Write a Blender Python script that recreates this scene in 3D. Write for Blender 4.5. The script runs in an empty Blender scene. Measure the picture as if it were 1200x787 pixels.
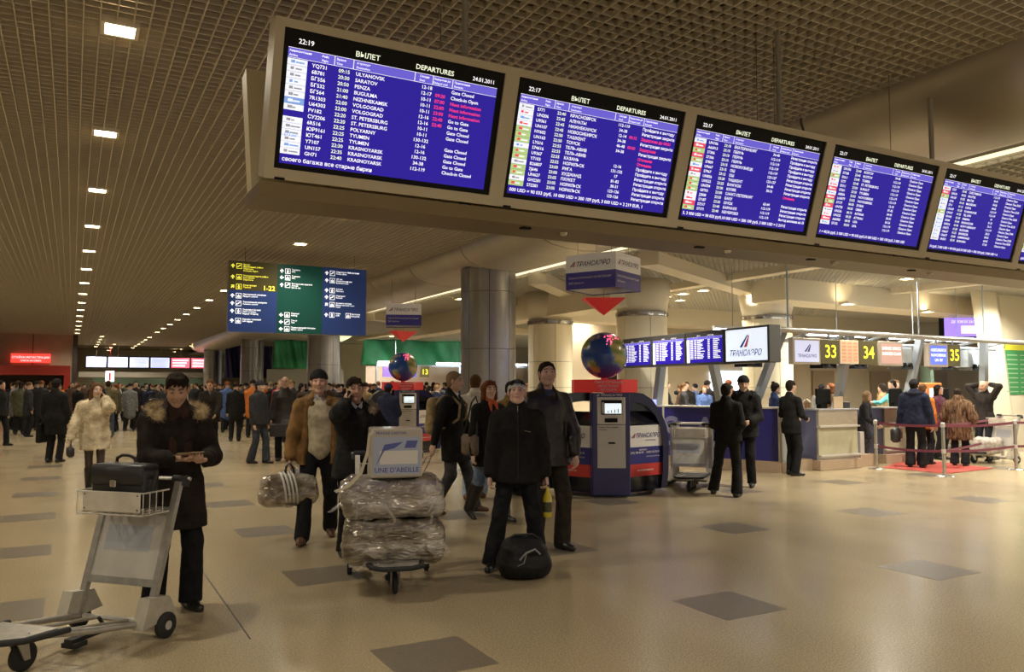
import bpy, math, random
import numpy as np
from mathutils import Matrix, Vector
rnd = random.Random(7)
SC = bpy.context.scene
COL = SC.collection
# ------------------------------------------------------------------ camera, world, exposure
FPX, CXP, CYP, EYE = 936.0, 600.0, 393.5, 1.66
YAW, PITCH = math.radians(28.8), math.atan(58.5 / 936)
FW = np.array([math.sin(YAW) * math.cos(PITCH), math.cos(YAW) * math.cos(PITCH), math.sin(PITCH)])
RT = np.array([math.cos(YAW), -math.sin(YAW), 0.0])
UP = np.cross(RT, FW)
cam_data = bpy.data.cameras.new('camera')
cam = bpy.data.objects.new('camera', cam_data)
COL.objects.link(cam)
cam_data.sensor_fit = 'HORIZONTAL'
cam_data.sensor_width = 36.0
cam_data.lens = FPX * 36.0 / 1200.0
cam_data.clip_end = 300
cam_data.clip_start = 0.05
cam.matrix_world = Matrix(((RT[0], UP[0], -FW[0], 0), (RT[1], UP[1], -FW[1], 0), (RT[2], UP[2], -FW[2], EYE), (0, 0, 0, 1)))
SC.camera = cam
SC.view_settings.view_transform = 'Standard'
SC.view_settings.look = 'None'
SC.view_settings.gamma = 1
SC.view_settings.use_curve_mapping = False
SC.view_settings.exposure = 0.0
world = bpy.data.worlds.new('world')
SC.world = world
world.use_nodes = True
world.node_tree.nodes['Background'].inputs[0].default_value = (1.0, 0.94, 0.84, 1)
world.node_tree.nodes['Background'].inputs[1].default_value = 0.5
LAMP_W = 208.0       # hall downlights
LAMP_W2 = 480.0      # check-in hall downlights
WARM = (1.0, 0.90, 0.72)
WARM2 = (1.0, 0.93, 0.79)   # check-in side
WHITE = (0.92, 0.95, 1.0)

def pt(x, y, d):
    """world point seen at photo pixel (x, y) at optical depth d (used to read real positions off the photo)"""
    return np.array([0, 0, EYE]) + (FW + RT * (x - CXP) / FPX - UP * (y - CYP) / FPX) * d

def gp(x, y, z=0.0):
    r = FW + RT * (x - CXP) / FPX - UP * (y - CYP) / FPX
    return np.array([0, 0, EYE]) + r * ((z - EYE) / r[2])

# ------------------------------------------------------------------ materials
MATS = {}
def mat(name, col, rough=0.5, metal=0.0, emis=0.0, noise=0.0, nscale=8.0, bump=0.0, bscale=60.0, coat=0.0, spec=0.5,
        trans=0.0, alpha=1.0, stretch=None, ecol=None, sheen=0.0, col2=None, bdist=0.01):
    if name in MATS: return MATS[name]
    m = bpy.data.materials.new(name); m.use_nodes = True
    nt = m.node_tree; p = nt.nodes['Principled BSDF']
    c = (*col, 1)
    p.inputs['Base Color'].default_value = c
    p.inputs['Roughness'].default_value = rough
    p.inputs['Metallic'].default_value = metal
    p.inputs['Coat Weight'].default_value = coat
    p.inputs['Coat Roughness'].default_value = 0.12
    p.inputs['Specular IOR Level'].default_value = spec
    p.inputs['Transmission Weight'].default_value = trans
    p.inputs['Alpha'].default_value = alpha
    p.inputs['Sheen Weight'].default_value = sheen
    if emis > 0:
        p.inputs['Emission Color'].default_value = (*(ecol or col), 1)
        p.inputs['Emission Strength'].default_value = emis
    if noise > 0 or bump > 0:
        tc = nt.nodes.new('ShaderNodeTexCoord')
        vec = tc.outputs['Object']
        if stretch:
            mp = nt.nodes.new('ShaderNodeMapping'); mp.inputs['Scale'].default_value = stretch
            nt.links.new(vec, mp.inputs['Vector']); vec = mp.outputs['Vector']
    if noise > 0:
        n = nt.nodes.new('ShaderNodeTexNoise'); n.inputs['Scale'].default_value = nscale; n.inputs['Detail'].default_value = 5
        nt.links.new(vec, n.inputs['Vector'])
        mx = nt.nodes.new('ShaderNodeMix'); mx.data_type = 'RGBA'
        a = tuple(max(0, x * (1 - noise)) for x in col); b = col2 or tuple(min(1, x * (1 + noise)) for x in col)
        mx.inputs[6].default_value = (*a, 1); mx.inputs[7].default_value = (*b, 1)
        rp = nt.nodes.new('ShaderNodeMapRange'); rp.inputs[1].default_value = 0.35; rp.inputs[2].default_value = 0.65
        nt.links.new(n.outputs['Fac'], rp.inputs[0]); nt.links.new(rp.outputs[0], mx.inputs[0])
        nt.links.new(mx.outputs[2], p.inputs['Base Color'])
    if bump > 0:
        n2 = nt.nodes.new('ShaderNodeTexNoise'); n2.inputs['Scale'].default_value = bscale; n2.inputs['Detail'].default_value = 3
        nt.links.new(vec, n2.inputs['Vector'])
        bp = nt.nodes.new('ShaderNodeBump'); bp.inputs['Strength'].default_value = bump; bp.inputs['Distance'].default_value = bdist
        nt.links.new(n2.outputs['Fac'], bp.inputs['Height']); nt.links.new(bp.outputs['Normal'], p.inputs['Normal'])
    MATS[name] = m
    return m

def cloth(name, col, **k):
    k.setdefault('rough', 0.85); k.setdefault('noise', 0.25); k.setdefault('nscale', 14); k.setdefault('bump', 0.35); k.setdefault('bscale', 22); k.setdefault('spec', 0.2)
    k.setdefault('bdist', 0.02)
    return mat(name, col, **k)

def screen_mat(name, col, e):
    return mat(name, col, rough=0.25, emis=e, spec=0.3)

# ------------------------------------------------------------------ tagging
def tag(o, label=None, cat=None, group=None, kind=None):
    if label: o['label'] = label
    if cat: o['category'] = cat
    if group: o['group'] = group
    if kind: o['kind'] = kind
    return o

def empty(name, loc=(0, 0, 0), rz=0.0, label=None, cat=None, group=None):
    o = bpy.data.objects.new(name, None); COL.objects.link(o)
    o.location = loc; o.rotation_euler = (0, 0, rz); o.empty_display_size = 0.1
    return tag(o, label, cat, group)

def link(name, me, parent=None):
    o = bpy.data.objects.new(name, me); COL.objects.link(o)
    if parent is not None: o.parent = parent
    return o

def copy_tree(o, parent=None):
    c = o.copy(); COL.objects.link(c)
    if parent is not None: c.parent = parent
    for ch in list(o.children): copy_tree(ch, c)
    return c

def mesh_np(name, V, Q, mats, midx=None, smooth=True):
    """fast mesh from numpy arrays of quads"""
    me = bpy.data.meshes.new(name)
    V = np.ascontiguousarray(V, dtype=np.float32); Q = np.ascontiguousarray(Q, dtype=np.int32); k = Q.shape[1]
    me.vertices.add(len(V)); me.vertices.foreach_set('co', V.ravel())
    me.loops.add(Q.size); me.loops.foreach_set('vertex_index', Q.ravel())
    me.polygons.add(len(Q)); me.polygons.foreach_set('loop_start', np.arange(len(Q), dtype=np.int32) * k)
    try: me.polygons.foreach_set('loop_total', np.full(len(Q), k, dtype=np.int32))
    except Exception: pass
    if midx is not None: me.polygons.foreach_set('material_index', np.ascontiguousarray(midx, dtype=np.int32))
    me.polygons.foreach_set('use_smooth', np.full(len(Q), smooth, dtype=bool))
    for m in mats: me.materials.append(m)
    me.update(calc_edges=True)
    return me

def frame_mat(axis):
    """rotation whose columns are two perpendiculars and the axis"""
    a = np.array(axis, float); a /= np.linalg.norm(a)
    h = np.array([0, 0, 1.0]) if abs(a[2]) < 0.9 else np.array([1.0, 0, 0])
    u = np.cross(h, a); u /= np.linalg.norm(u); v = np.cross(a, u)
    return u, v, a

_TXT = {}
def text_geo(s, bold=0.0, res=1):
    res = max(res, 2); bold = min(bold, .012)
    key = (s, bold, res)
    if key in _TXT: return _TXT[key]
    cu = bpy.data.curves.new('t', 'FONT'); cu.body = s; cu.size = 1.0; cu.resolution_u = res; cu.offset = bold
    cu.fill_mode = 'FRONT'
    ob = bpy.data.objects.new('t', cu); COL.objects.link(ob)
    bpy.context.view_layer.update()
    me = bpy.data.meshes.new_from_object(ob.evaluated_get(bpy.context.evaluated_depsgraph_get()))
    v = np.zeros(len(me.vertices) * 3); me.vertices.foreach_get('co', v); v = v.reshape(-1, 3)[:, :2]
    f = [list(p.vertices) for p in me.polygons]
    if len(v) and len(f):
        # text faces towards +z
        a = v[f[0]]; 
        if (a[1][0]-a[0][0])*(a[2][1]-a[0][1])-(a[1][1]-a[0][1])*(a[2][0]-a[0][0]) < 0: f = [q[::-1] for q in f]
    bpy.data.objects.remove(ob); bpy.data.meshes.remove(me); bpy.data.curves.remove(cu)
    _TXT[key] = (v, f)
    return v, f

class MB:
    def __init__(s): s.v = []; s.f = []; s.m = []; s.n = 0
    def add(s, V, F, m=0):
        for p in V: s.v.append((float(p[0]), float(p[1]), float(p[2])))
        for q in F: s.f.append([i + s.n for i in q]); s.m.append(m)
        s.n += len(V); return s
    def box(s, lo, hi, m=0, M=None, bev=0.0):
        x0, y0, z0 = lo; x1, y1, z1 = hi
        if bev > 0:
            # chamfered box: 24 verts
            b = min(bev, (x1 - x0) / 2.01, (y1 - y0) / 2.01, (z1 - z0) / 2.01)
            V = []; idx = {}
            for ix, x in enumerate((x0, x1)):
                for iy, y in enumerate((y0, y1)):
                    for iz, z in enumerate((z0, z1)):
                        sx, sy, sz = (1 if ix == 0 else -1), (1 if iy == 0 else -1), (1 if iz == 0 else -1)
                        idx[ix, iy, iz, 0] = len(V); V.append((x, y + sy * b, z + sz * b))
                        idx[ix, iy, iz, 1] = len(V); V.append((x + sx * b, y, z + sz * b))
                        idx[ix, iy, iz, 2] = len(V); V.append((x + sx * b, y + sy * b, z))
            F = []
            for a in (0, 1):
                q = [idx[a, 0, 0, 0], idx[a, 1, 0, 0], idx[a, 1, 1, 0], idx[a, 0, 1, 0]]; F.append(q if a else q[::-1])
                q = [idx[0, a, 0, 1], idx[1, a, 0, 1], idx[1, a, 1, 1], idx[0, a, 1, 1]]; F.append(q[::-1] if a else q)
                q = [idx[0, 0, a, 2], idx[1, 0, a, 2], idx[1, 1, a, 2], idx[0, 1, a, 2]]; F.append(q if a else q[::-1])
            for a in (0, 1):
                for c in (0, 1):
                    e = [idx[a, c, 0, 0], idx[a, c, 1, 0], idx[a, c, 1, 1], idx[a, c, 0, 1]]; F.append(e if a != c else e[::-1])
                    e = [idx[a, 0, c, 0], idx[a, 1, c, 0], idx[a, 1, c, 2], idx[a, 0, c, 2]]; F.append(e if a == c else e[::-1])
                    e = [idx[0, a, c, 1], idx[1, a, c, 1], idx[1, a, c, 2], idx[0, a, c, 2]]; F.append(e if a != c else e[::-1])
            for a in (0, 1):
                for c in (0, 1):
                    for d in (0, 1):
                        t = [idx[a, c, d, 0], idx[a, c, d, 1], idx[a, c, d, 2]]
                        F.append(t if (a + c + d) % 2 == 1 else t[::-1])
        else:
            V = [(x0, y0, z0), (x1, y0, z0), (x1, y1, z0), (x0, y1, z0), (x0, y0, z1), (x1, y0, z1), (x1, y1, z1), (x0, y1, z1)]
            F = [(0, 3, 2, 1), (4, 5, 6, 7), (0, 1, 5, 4), (1, 2, 6, 5), (2, 3, 7, 6), (3, 0, 4, 7)]
        if M is not None: V = [M @ Vector(p) for p in V]
        return s.add(V, F, m)
    def tube(s, pts, r, n=8, m=0, caps=True, r2=None):
        """round tube through points; r may be a list"""
        P = [np.array(p, float) for p in pts]; k = len(P)
        R = list(r) if hasattr(r, '__len__') else [r] * k
        V = []; u = None
        for i in range(k):
            a = P[min(i + 1, k - 1)] - P[max(i - 1, 0)]
            a /= max(1e-9, np.linalg.norm(a))
            if u is None: u, v, _ = frame_mat(a)
            else:
                u = u - a * (u @ a); u /= max(1e-9, np.linalg.norm(u)); v = np.cross(a, u)
            for j in range(n):
                t = 2 * math.pi * j / n
                V.append(P[i] + (u * math.cos(t) + v * math.sin(t)) * R[i])
        F = []
        for i in range(k - 1):
            for j in range(n):
                a, b = i * n + j, i * n + (j + 1) % n
                F.append((a, b, b + n, a + n))
        if caps: F.append(tuple(range(n))[::-1]); F.append(tuple(range((k - 1) * n, k * n)))
        return s.add(V, F, m)
    def lathe(s, prof, n=16, c=(0, 0, 0), axis='Z', m=0):
        """profile of (radius, height) spun round an axis"""
        V = []
        for r, h in prof:
            for j in range(n):
                t = 2 * math.pi * j / n; a, b = r * math.cos(t), r * math.sin(t)
                V.append({'Z': (c[0] + a, c[1] + b, c[2] + h), 'X': (c[0] + h, c[1] + a, c[2] + b), 'Y': (c[0] + b, c[1] + h, c[2] + a)}[axis])
        F = []
        for i in range(len(prof) - 1):
            for j in range(n):
                a, b = i * n + j, i * n + (j + 1) % n
                F.append((a, b, b + n, a + n))
        F.append(tuple(range(n))[::-1]); F.append(tuple(range((len(prof) - 1) * n, len(prof) * n)))
        return s.add(V, F, m)
    def prism(s, poly, y0, y1, m=0, f=None):
        """2D polygon (x,z) extruded along y; f maps (x,y,z) to a point"""
        f = f or (lambda x, y, z: (x, y, z)); k = len(poly)
        V = [f(x, y0, z) for x, z in poly] + [f(x, y1, z) for x, z in poly]
        F = [tuple(range(k)), tuple(range(2 * k - 1, k - 1, -1))] + [(i, i + k, (i + 1) % k + k, (i + 1) % k) for i in range(k)]
        return s.add(V, F, m)
    def quad(s, a, b, c, d, m=0): return s.add([a, b, c, d], [(0, 1, 2, 3)], m)
    def text(s, st, O, ux, uy, size, m=0, bold=0.0, shear=0.0, align='L', sx=1.0, res=1, maxw=None):
        v, f = text_geo(st, bold, res)
        if not len(v): return s
        O, ux, uy = np.array(O, float), np.array(ux, float), np.array(uy, float)
        x = v[:, 0] * size * sx; y = v[:, 1] * size; w = x.max()
        if maxw and w > maxw: x *= maxw / w; w = maxw
        if align == 'C': x = x - w / 2
        if align == 'R': x = x - w
        x = x + shear * y
        return s.add(O + np.outer(x, ux) + np.outer(y, uy), f, m)
    def build(s, name, mats, parent=None, smooth=False, auto=None):
        me = bpy.data.meshes.new(name)
        me.from_pydata(s.v, [], s.f)
        for mm in (mats if isinstance(mats, (list, tuple)) else [mats]): me.materials.append(mm)
        me.polygons.foreach_set('material_index', s.m)
        if smooth:
            me.polygons.foreach_set('use_smooth', [True] * len(s.f))
            if auto: me.set_sharp_from_angle(angle=math.radians(auto))
        me.update()
        return link(name, me, parent)

def Mloc(x=0, y=0, z=0, rx=0, ry=0, rz=0):
    from mathutils import Euler
    return Matrix.Translation((x, y, z)) @ Euler((rx, ry, rz)).to_matrix().to_4x4()

# ------------------------------------------------------------------ signed-distance modelling with surface nets
def sines(P, f, seed=0):
    r = np.random.RandomState(seed); out = 0
    for i in range(4):
        d = r.randn(3); d /= np.linalg.norm(d)
        out = out + np.sin((P @ d) * f * (0.7 + 0.6 * r.rand()) + r.rand() * 6.3 + 1.7 * np.sin((P @ r.randn(3)) * f * 0.5 + i))
    return out / 4

class Sdf:
    def __init__(s): s.p = []
    def rc(s, a, b, ra, rb, k=0.03, sq=1.0, sub=False, i=0, sqd=None):
        a = np.array(a, float); b = np.array(b, float)
        s.p.append(('rc', a, b, ra, rb, k, sq, sub, i)); return s
    def el(s, c, r, k=0.03, R=None, sub=False, i=0):
        s.p.append(('el', np.array(c, float), np.array(r, float), R, None, k, 1, sub, i)); return s
    def cut(s, p, n):   # keep the side n points to
        s.p.append(('cut', np.array(p, float), np.array(n, float), 0, 0, 0.006, 1, True, 0)); return s
    def mesh(s, vox):
        lo = np.full(3, 1e9); hi = -lo
        for q in s.p:
            if q[7]: continue
            if q[0] == 'rc':
                r = max(q[3], q[4]); lo = np.minimum(lo, np.minimum(q[1], q[2]) - r); hi = np.maximum(hi, np.maximum(q[1], q[2]) + r)
            else: r = max(q[2]); lo = np.minimum(lo, q[1] - r); hi = np.maximum(hi, q[1] + r)
        lo = lo - 2.5 * vox - 0.01; n = np.ceil((hi - lo) / vox).astype(int) + 5
        ax = [lo[d] + np.arange(n[d]) * vox for d in range(3)]
        F = np.full(n, 0.08, dtype=np.float32); ID = np.zeros(n, dtype=np.int8)
        for q in s.p:
            if q[0] == 'cut':
                d = -((ax[0][:, None, None] - q[1][0]) * q[2][0] + (ax[1][None, :, None] - q[1][1]) * q[2][1] + (ax[2][None, None, :] - q[1][2]) * q[2][2])
                F = np.maximum(F, d.astype(np.float32)); continue
            if q[0] == 'rc':
                r = max(q[3], q[4]); a0 = np.minimum(q[1], q[2]) - r; b0 = np.maximum(q[1], q[2]) + r
            else: r = max(q[2]); a0 = q[1] - r; b0 = q[1] + r
            pad = q[5] + 1.5 * vox + 0.012
            i0 = np.maximum(0, np.floor((a0 - pad - lo) / vox).astype(int)); i1 = np.minimum(n, np.ceil((b0 + pad - lo) / vox).astype(int) + 1)
            if (i1 <= i0).any(): continue
            sl = tuple(slice(i0[d], i1[d]) for d in range(3))
            X = (ax[0][sl[0]] - q[1][0])[:, None, None].astype(np.float32); Y = (ax[1][sl[1]] - q[1][1])[None, :, None].astype(np.float32); Z = (ax[2][sl[2]] - q[1][2])[None, None, :].astype(np.float32)
            if q[0] == 'rc':
                sq = q[6]; ba = q[2] - q[1]; bx, by, bz = ba[0], ba[1] / sq, ba[2]; Y = Y / sq
                L = bx * bx + by * by + bz * bz + 1e-9
                t = np.clip((X * bx + Y * by + Z * bz) / L, 0, 1)
                d = np.sqrt((X - t * bx) ** 2 + (Y - t * by) ** 2 + (Z - t * bz) ** 2) - (q[3] + (q[4] - q[3]) * t)
                if sq < 1: d = d * (0.5 + 0.5 * sq)
            else:
                R = q[3]; rr = q[2]
                if R is not None:
                    X, Y, Z = (X * R[0, 0] + Y * R[1, 0] + Z * R[2, 0], X * R[0, 1] + Y * R[1, 1] + Z * R[2, 1], X * R[0, 2] + Y * R[1, 2] + Z * R[2, 2])
                k0 = np.sqrt((X / rr[0]) ** 2 + (Y / rr[1]) ** 2 + (Z / rr[2]) ** 2); k1 = np.sqrt((X / rr[0] ** 2) ** 2 + (Y / rr[1] ** 2) ** 2 + (Z / rr[2] ** 2) ** 2)
                d = k0 * (k0 - 1) / np.maximum(k1, 1e-6)
            f = F[sl]; k = q[5]
            if q[7]:
                h = np.clip(0.5 - 0.5 * (f + d) / k, 0, 1); F[sl] = f + (-d - f) * h + k * h * (1 - h)
            else:
                idn = ID[sl]; idn[d < f] = q[8]
                h = np.clip(0.5 + 0.5 * (d - f) / k, 0, 1); F[sl] = d + (f - d) * h - k * h * (1 - h)
        # close the border
        F[0] = F[-1] = 0.05; F[:, 0] = F[:, -1] = 0.05; F[:, :, 0] = F[:, :, -1] = 0.05
        S = F < 0
        c = S[:-1, :-1, :-1].astype(np.int8)
        for dx, dy, dz in ((1,0,0),(0,1,0),(1,1,0),(0,0,1),(1,0,1),(0,1,1),(1,1,1)):
            c = c + S[dx:n[0]-1+dx, dy:n[1]-1+dy, dz:n[2]-1+dz]
        I = np.argwhere((c > 0) & (c < 8)); M = len(I)
        off = np.array([(0,0,0),(1,0,0),(0,1,0),(1,1,0),(0,0,1),(1,0,1),(0,1,1),(1,1,1)])
        val = np.stack([F[I[:, 0] + o[0], I[:, 1] + o[1], I[:, 2] + o[2]] for o in off], 1)
        acc = np.zeros((M, 3)); cnt = np.zeros(M)
        for a, b in ((0,1),(2,3),(4,5),(6,7),(0,2),(1,3),(4,6),(5,7),(0,4),(1,5),(2,6),(3,7)):
            va, vb = val[:, a], val[:, b]; m = (va < 0) != (vb < 0)
            t = np.where(m, va / np.where(m, va - vb, 1), 0)
            acc += np.where(m[:, None], off[a] + (off[b] - off[a]) * t[:, None], 0); cnt += m
        V = lo + (I + acc / cnt[:, None]) * vox
        ids = ID[I[:, 0], I[:, 1], I[:, 2]]
        vm = np.full(tuple(n - 1), -1, dtype=np.int32); vm[I[:, 0], I[:, 1], I[:, 2]] = np.arange(M)
        Q = []
        for axn in range(3):
            s0 = [slice(0, -1)] * 3; s1 = [slice(0, -1)] * 3
            s0[axn] = slice(0, n[axn] - 1); s1[axn] = slice(1, n[axn])
            A = S[tuple(s0)]; B = S[tuple(s1)]
            E = np.argwhere(A != B)
            u, w = [(1, 2), (2, 0), (0, 1)][axn]
            E = E[(E[:, u] > 0) & (E[:, w] > 0)]
            ins = A[E[:, 0], E[:, 1], E[:, 2]]
            def at(du, dw):
                J = E.copy(); J[:, u] -= du; J[:, w] -= dw; return vm[J[:, 0], J[:, 1], J[:, 2]]
            q = np.stack([at(1, 1), at(0, 1), at(0, 0), at(1, 0)], 1)
            q[~ins] = q[~ins][:, ::-1]; Q.append(q)
        Q = np.concatenate(Q); Q = Q[(Q >= 0).all(1)]
        return V, Q, ids

def vnormals(V, Q):
    N = np.zeros_like(V); a = V[Q[:, 2]] - V[Q[:, 0]]; b = V[Q[:, 3]] - V[Q[:, 1]]; fn = np.cross(a, b)
    for j in range(4): np.add.at(N, Q[:, j], fn)
    return N / np.maximum(np.linalg.norm(N, axis=1), 1e-9)[:, None]

def sdf_obj(name, S, vox, mats, parent, disp=None, idmat=False, attr=None):
    V, Q, ids = S.mesh(vox)
    if disp is not None:
        N = vnormals(V, Q); V = V + N * disp(V)[:, None]
    me = mesh_np(name, V, Q, mats if isinstance(mats, (list, tuple)) else [mats], midx=(ids[Q[:, 0]] if idmat else None))
    if attr is not None:
        ca = me.color_attributes.new('Col', 'FLOAT_COLOR', 'POINT'); ca.data.foreach_set('color', attr(V).astype(np.float32).ravel())
    return link(name, me, parent), V, Q

def fur_obj(name, V, Q, mats, parent, n, ln, wd, seed=0, droop=0.4, keep=None):
    """thousands of thin pointed hair blades rooted on a surface: one mesh"""
    r = np.random.RandomState(seed); N = vnormals(V, Q)
    idx = r.randint(0, len(Q), n); w = r.rand(n, 4); w /= w.sum(1)[:, None]
    P = (V[Q[idx]] * w[:, :, None]).sum(1); Nn = N[Q[idx, 0]]
    if keep is not None:
        m = keep(P); P, Nn = P[m], Nn[m]
    k = len(P); T = Nn + r.randn(k, 3) * 0.45; T[:, 2] -= droop; T /= np.linalg.norm(T, axis=1)[:, None]
    S = np.cross(T, r.randn(k, 3)); S /= np.linalg.norm(S, axis=1)[:, None]
    L = ln * (0.6 + 0.8 * r.rand(k))[:, None]
    tri = np.stack([P - S * wd - Nn * 0.004, P + S * wd - Nn * 0.004, P + T * L], 1).reshape(-1, 3)
    me = mesh_np(name, tri, np.arange(k * 3).reshape(-1, 3), [mats] if not isinstance(mats, list) else mats, midx=(r.randint(0, len(mats), k) if isinstance(mats, list) else None), smooth=False)
    o = link(name, me, parent); o['kind'] = 'stuff'
    return o
# ------------------------------------------------------------------ people
def rotm(yaw=0.0, pitch=0.0, roll=0.0):
    cy, sy = math.cos(yaw), math.sin(yaw); cp, sp = math.cos(pitch), math.sin(pitch); cr, sr = math.cos(roll), math.sin(roll)
    Rz = np.array([[cy, -sy, 0], [sy, cy, 0], [0, 0, 1]]); Rx = np.array([[1, 0, 0], [0, cp, -sp], [0, sp, cp]]); Ry = np.array([[cr, 0, sr], [0, 1, 0], [-sr, 0, cr]])
    return Rz @ Rx @ Ry

def ik(a, c, l1, l2, hint):
    a, c = np.array(a, float), np.array(c, float); d = c - a; L = np.linalg.norm(d)
    if L > (l1 + l2) * 0.998: c = a + d / L * (l1 + l2) * 0.998; d = c - a; L = np.linalg.norm(d)
    n = d / L; x = (l1 * l1 - l2 * l2 + L * L) / (2 * L); y = math.sqrt(max(0, l1 * l1 - x * x))
    h = np.array(hint, float); h -= n * (h @ n); h /= max(1e-9, np.linalg.norm(h))
    return a + n * x + h * y, c

class Body:
    """joints of a 1.78 m figure facing +Y, its right hand at +X"""
    def __init__(s, pose):
        g = pose.get
        lx, ly = g('lean', (0, 0)); s.drop = g('drop', 0.0)
        s.P = np.array([g('px', 0.0), g('py', 0.0), 0.94 - s.drop])
        s.Wa = s.P + [lx * .25, ly * .25, .15]; s.C = s.P + [lx * .7, ly * .7, .38]; s.N = s.P + [lx, ly - .01, .55 - abs(ly) * .12]
        tw = g('twist', 0.0); ct, st = math.cos(tw), math.sin(tw)
        ht = g('hiptwist', 0.0)
        s.S = {}; s.E = {}; s.W = {}; s.Hp = {}; s.K = {}; s.A = {}; s.fy = {}; s.fp = {}
        for side, sg in (('L', -1), ('R', 1)):
            s.S[side] = s.N + [sg * .178 * ct, sg * .178 * st, -.082 + g('shrug', 0)]
            s.Hp[side] = s.P + [sg * .088 * math.cos(ht), sg * .088 * math.sin(ht), -.01]
            w = g('hand' + side, (sg * .24, .06, .86 - s.drop))
            hint = g('elbow' + side, (sg * .5, -1, -.2))
            s.E[side], s.W[side] = ik(s.S[side], w, .29, .26, hint)
            f = g('foot' + side, (sg * .11, 0, sg * -.15))
            lift = f[3] if len(f) > 3 else 0; s.fp[side] = f[4] if len(f) > 4 else 0.0
            s.fy[side] = f[2]
            an = np.array([f[0], f[1], .085 + lift])
            s.K[side], s.A[side] = ik(s.Hp[side], an, .435, .43, g('knee' + side, (sg * .12, 1, 0)))
        s.R = rotm(g('hyaw', 0.0), g('hpitch', 0.0), g('hroll', 0.0))
        s.Hc = s.N + [0, .015, .06] + s.R @ np.array([0, .02, .115])
    def h(s, x, y, z): return s.Hc + s.R @ np.array([x, y, z])
    def foot(s, side, x, y, z):
        cy, sy = math.cos(s.fy[side]), math.sin(s.fy[side]); p = s.fp[side]
        y2, z2 = y * math.cos(p) - z * math.sin(p), y * math.sin(p) + z * math.cos(p)
        return s.A[side] + np.array([x * cy - y2 * sy, x * sy + y2 * cy, z2])

def hand_prims(S, W, d, n, sg, curl=0.5, i=0, thumb=0.4, scale=1.0):
    """palm, four unequal bent fingers and a side thumb; d points along the hand, n out of the palm, thumb on side sg*cross(d,n)"""
    d = np.array(d, float); d /= np.linalg.norm(d); n = np.array(n, float); n = n - d * (n @ d); n /= np.linalg.norm(n)
    l = np.cross(d, n) * sg
    c = scale
    for q in (-.026, -.009, .009, .026):
        S.rc(W + d * .012 + l * q * .6 * c, W + (d * .088 + l * q * 1.1) * c, .016 * c, .0135 * c, k=.012, i=i)
    for q, L in zip((.029, .0105, -.0085, -.0265), (.070, .080, .074, .058)):
        a = W + (d * .09 + l * q) * c; th = curl * .7
        b = a + (d * math.cos(th) + n * math.sin(th)) * L * .5 * c; th2 = th + curl * 1.0
        e = b + (d * math.cos(th2) + n * math.sin(th2)) * L * .3 * c; th3 = th2 + curl * .7
        f = e + (d * math.cos(th3) + n * math.sin(th3)) * L * .25 * c
        S.rc(a, b, .0098 * c, .0090 * c, k=.005, i=i); S.rc(b, e, .0090 * c, .0082 * c, k=.004, i=i); S.rc(e, f, .0082 * c, .0072 * c, k=.004, i=i)
    a = W + (d * .028 + l * .026) * c; b = a + (d * .03 + l * .024 + n * .012) * c; e = b + (d * .03 + l * (.016 - .02 * thumb) + n * .02 * thumb) * c
    S.rc(a, b, .0155 * c, .0115 * c, k=.01, i=i); S.rc(b, e, .0112 * c, .0088 * c, k=.004, i=i)

def head_prims(S, B, i=0, female=False, detail=True):
    h = B.h; R = B.R
    e = lambda c, r, k=.02, sub=False: S.el(h(*c), r, k=k, R=R, sub=sub, i=i)
    e((0, -.012, .03), (.076, .094, .086))
    e((0, .024, -.022), (.061 if not female else .058, .068, .082))
    S.rc(h(0, .066, -.096), h(0, .06, -.09), .022, .024, k=.02, i=i)
    for sg in (-1, 1): S.rc(h(sg * .05, .0, -.055), h(sg * .012, .058, -.098), .021, .02, k=.02, i=i)
    if detail:
        for sg in (-1, 1):
            e((sg * .036, .064, -.026), (.026, .022, .026), k=.02)
            S.rc(h(sg * .014, .086, .034), h(sg * .048, .068, .03), .010, .009, k=.012, i=i)
            e((sg * .031, .0925, .010), (.0155, .013, .0085), k=.009, sub=True)
            S.el(h(sg * .079, -.006, -.004), (.011, .021, .033), k=.006, R=R @ rotm(sg * -.35), i=i)
        S.rc(h(0, .090, .022), h(0, .112, -.024), .0085, .0115, k=.012, i=i)
        for sg in (-1, 1): S.rc(h(sg * .010, .102, -.028), h(sg * .011, .096, -.027), .0085, .008, k=.006, i=i)
        S.rc(h(-.018, .0865, -.057), h(.018, .0865, -.057), .0058, .0058, k=.008, i=i)
        S.rc(h(-.013, .0850, -.0685), h(.013, .0850, -.0685), .0058, .0058, k=.008, i=i)
        S.rc(h(-.022, .096, -.0625), h(.022, .096, -.0625), .0028, .0028, k=.003, sub=True, i=i)
        for sg in (-1, 1): S.rc(h(sg * .019, .0865, .0185), h(sg * .044, .0805, .0175), .0048, .0044, k=.004, i=i)
    S.rc(h(0, -.02, -.06), B.N + [0, -.012, -.03], .053, .062, k=.03, i=i)

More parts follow.
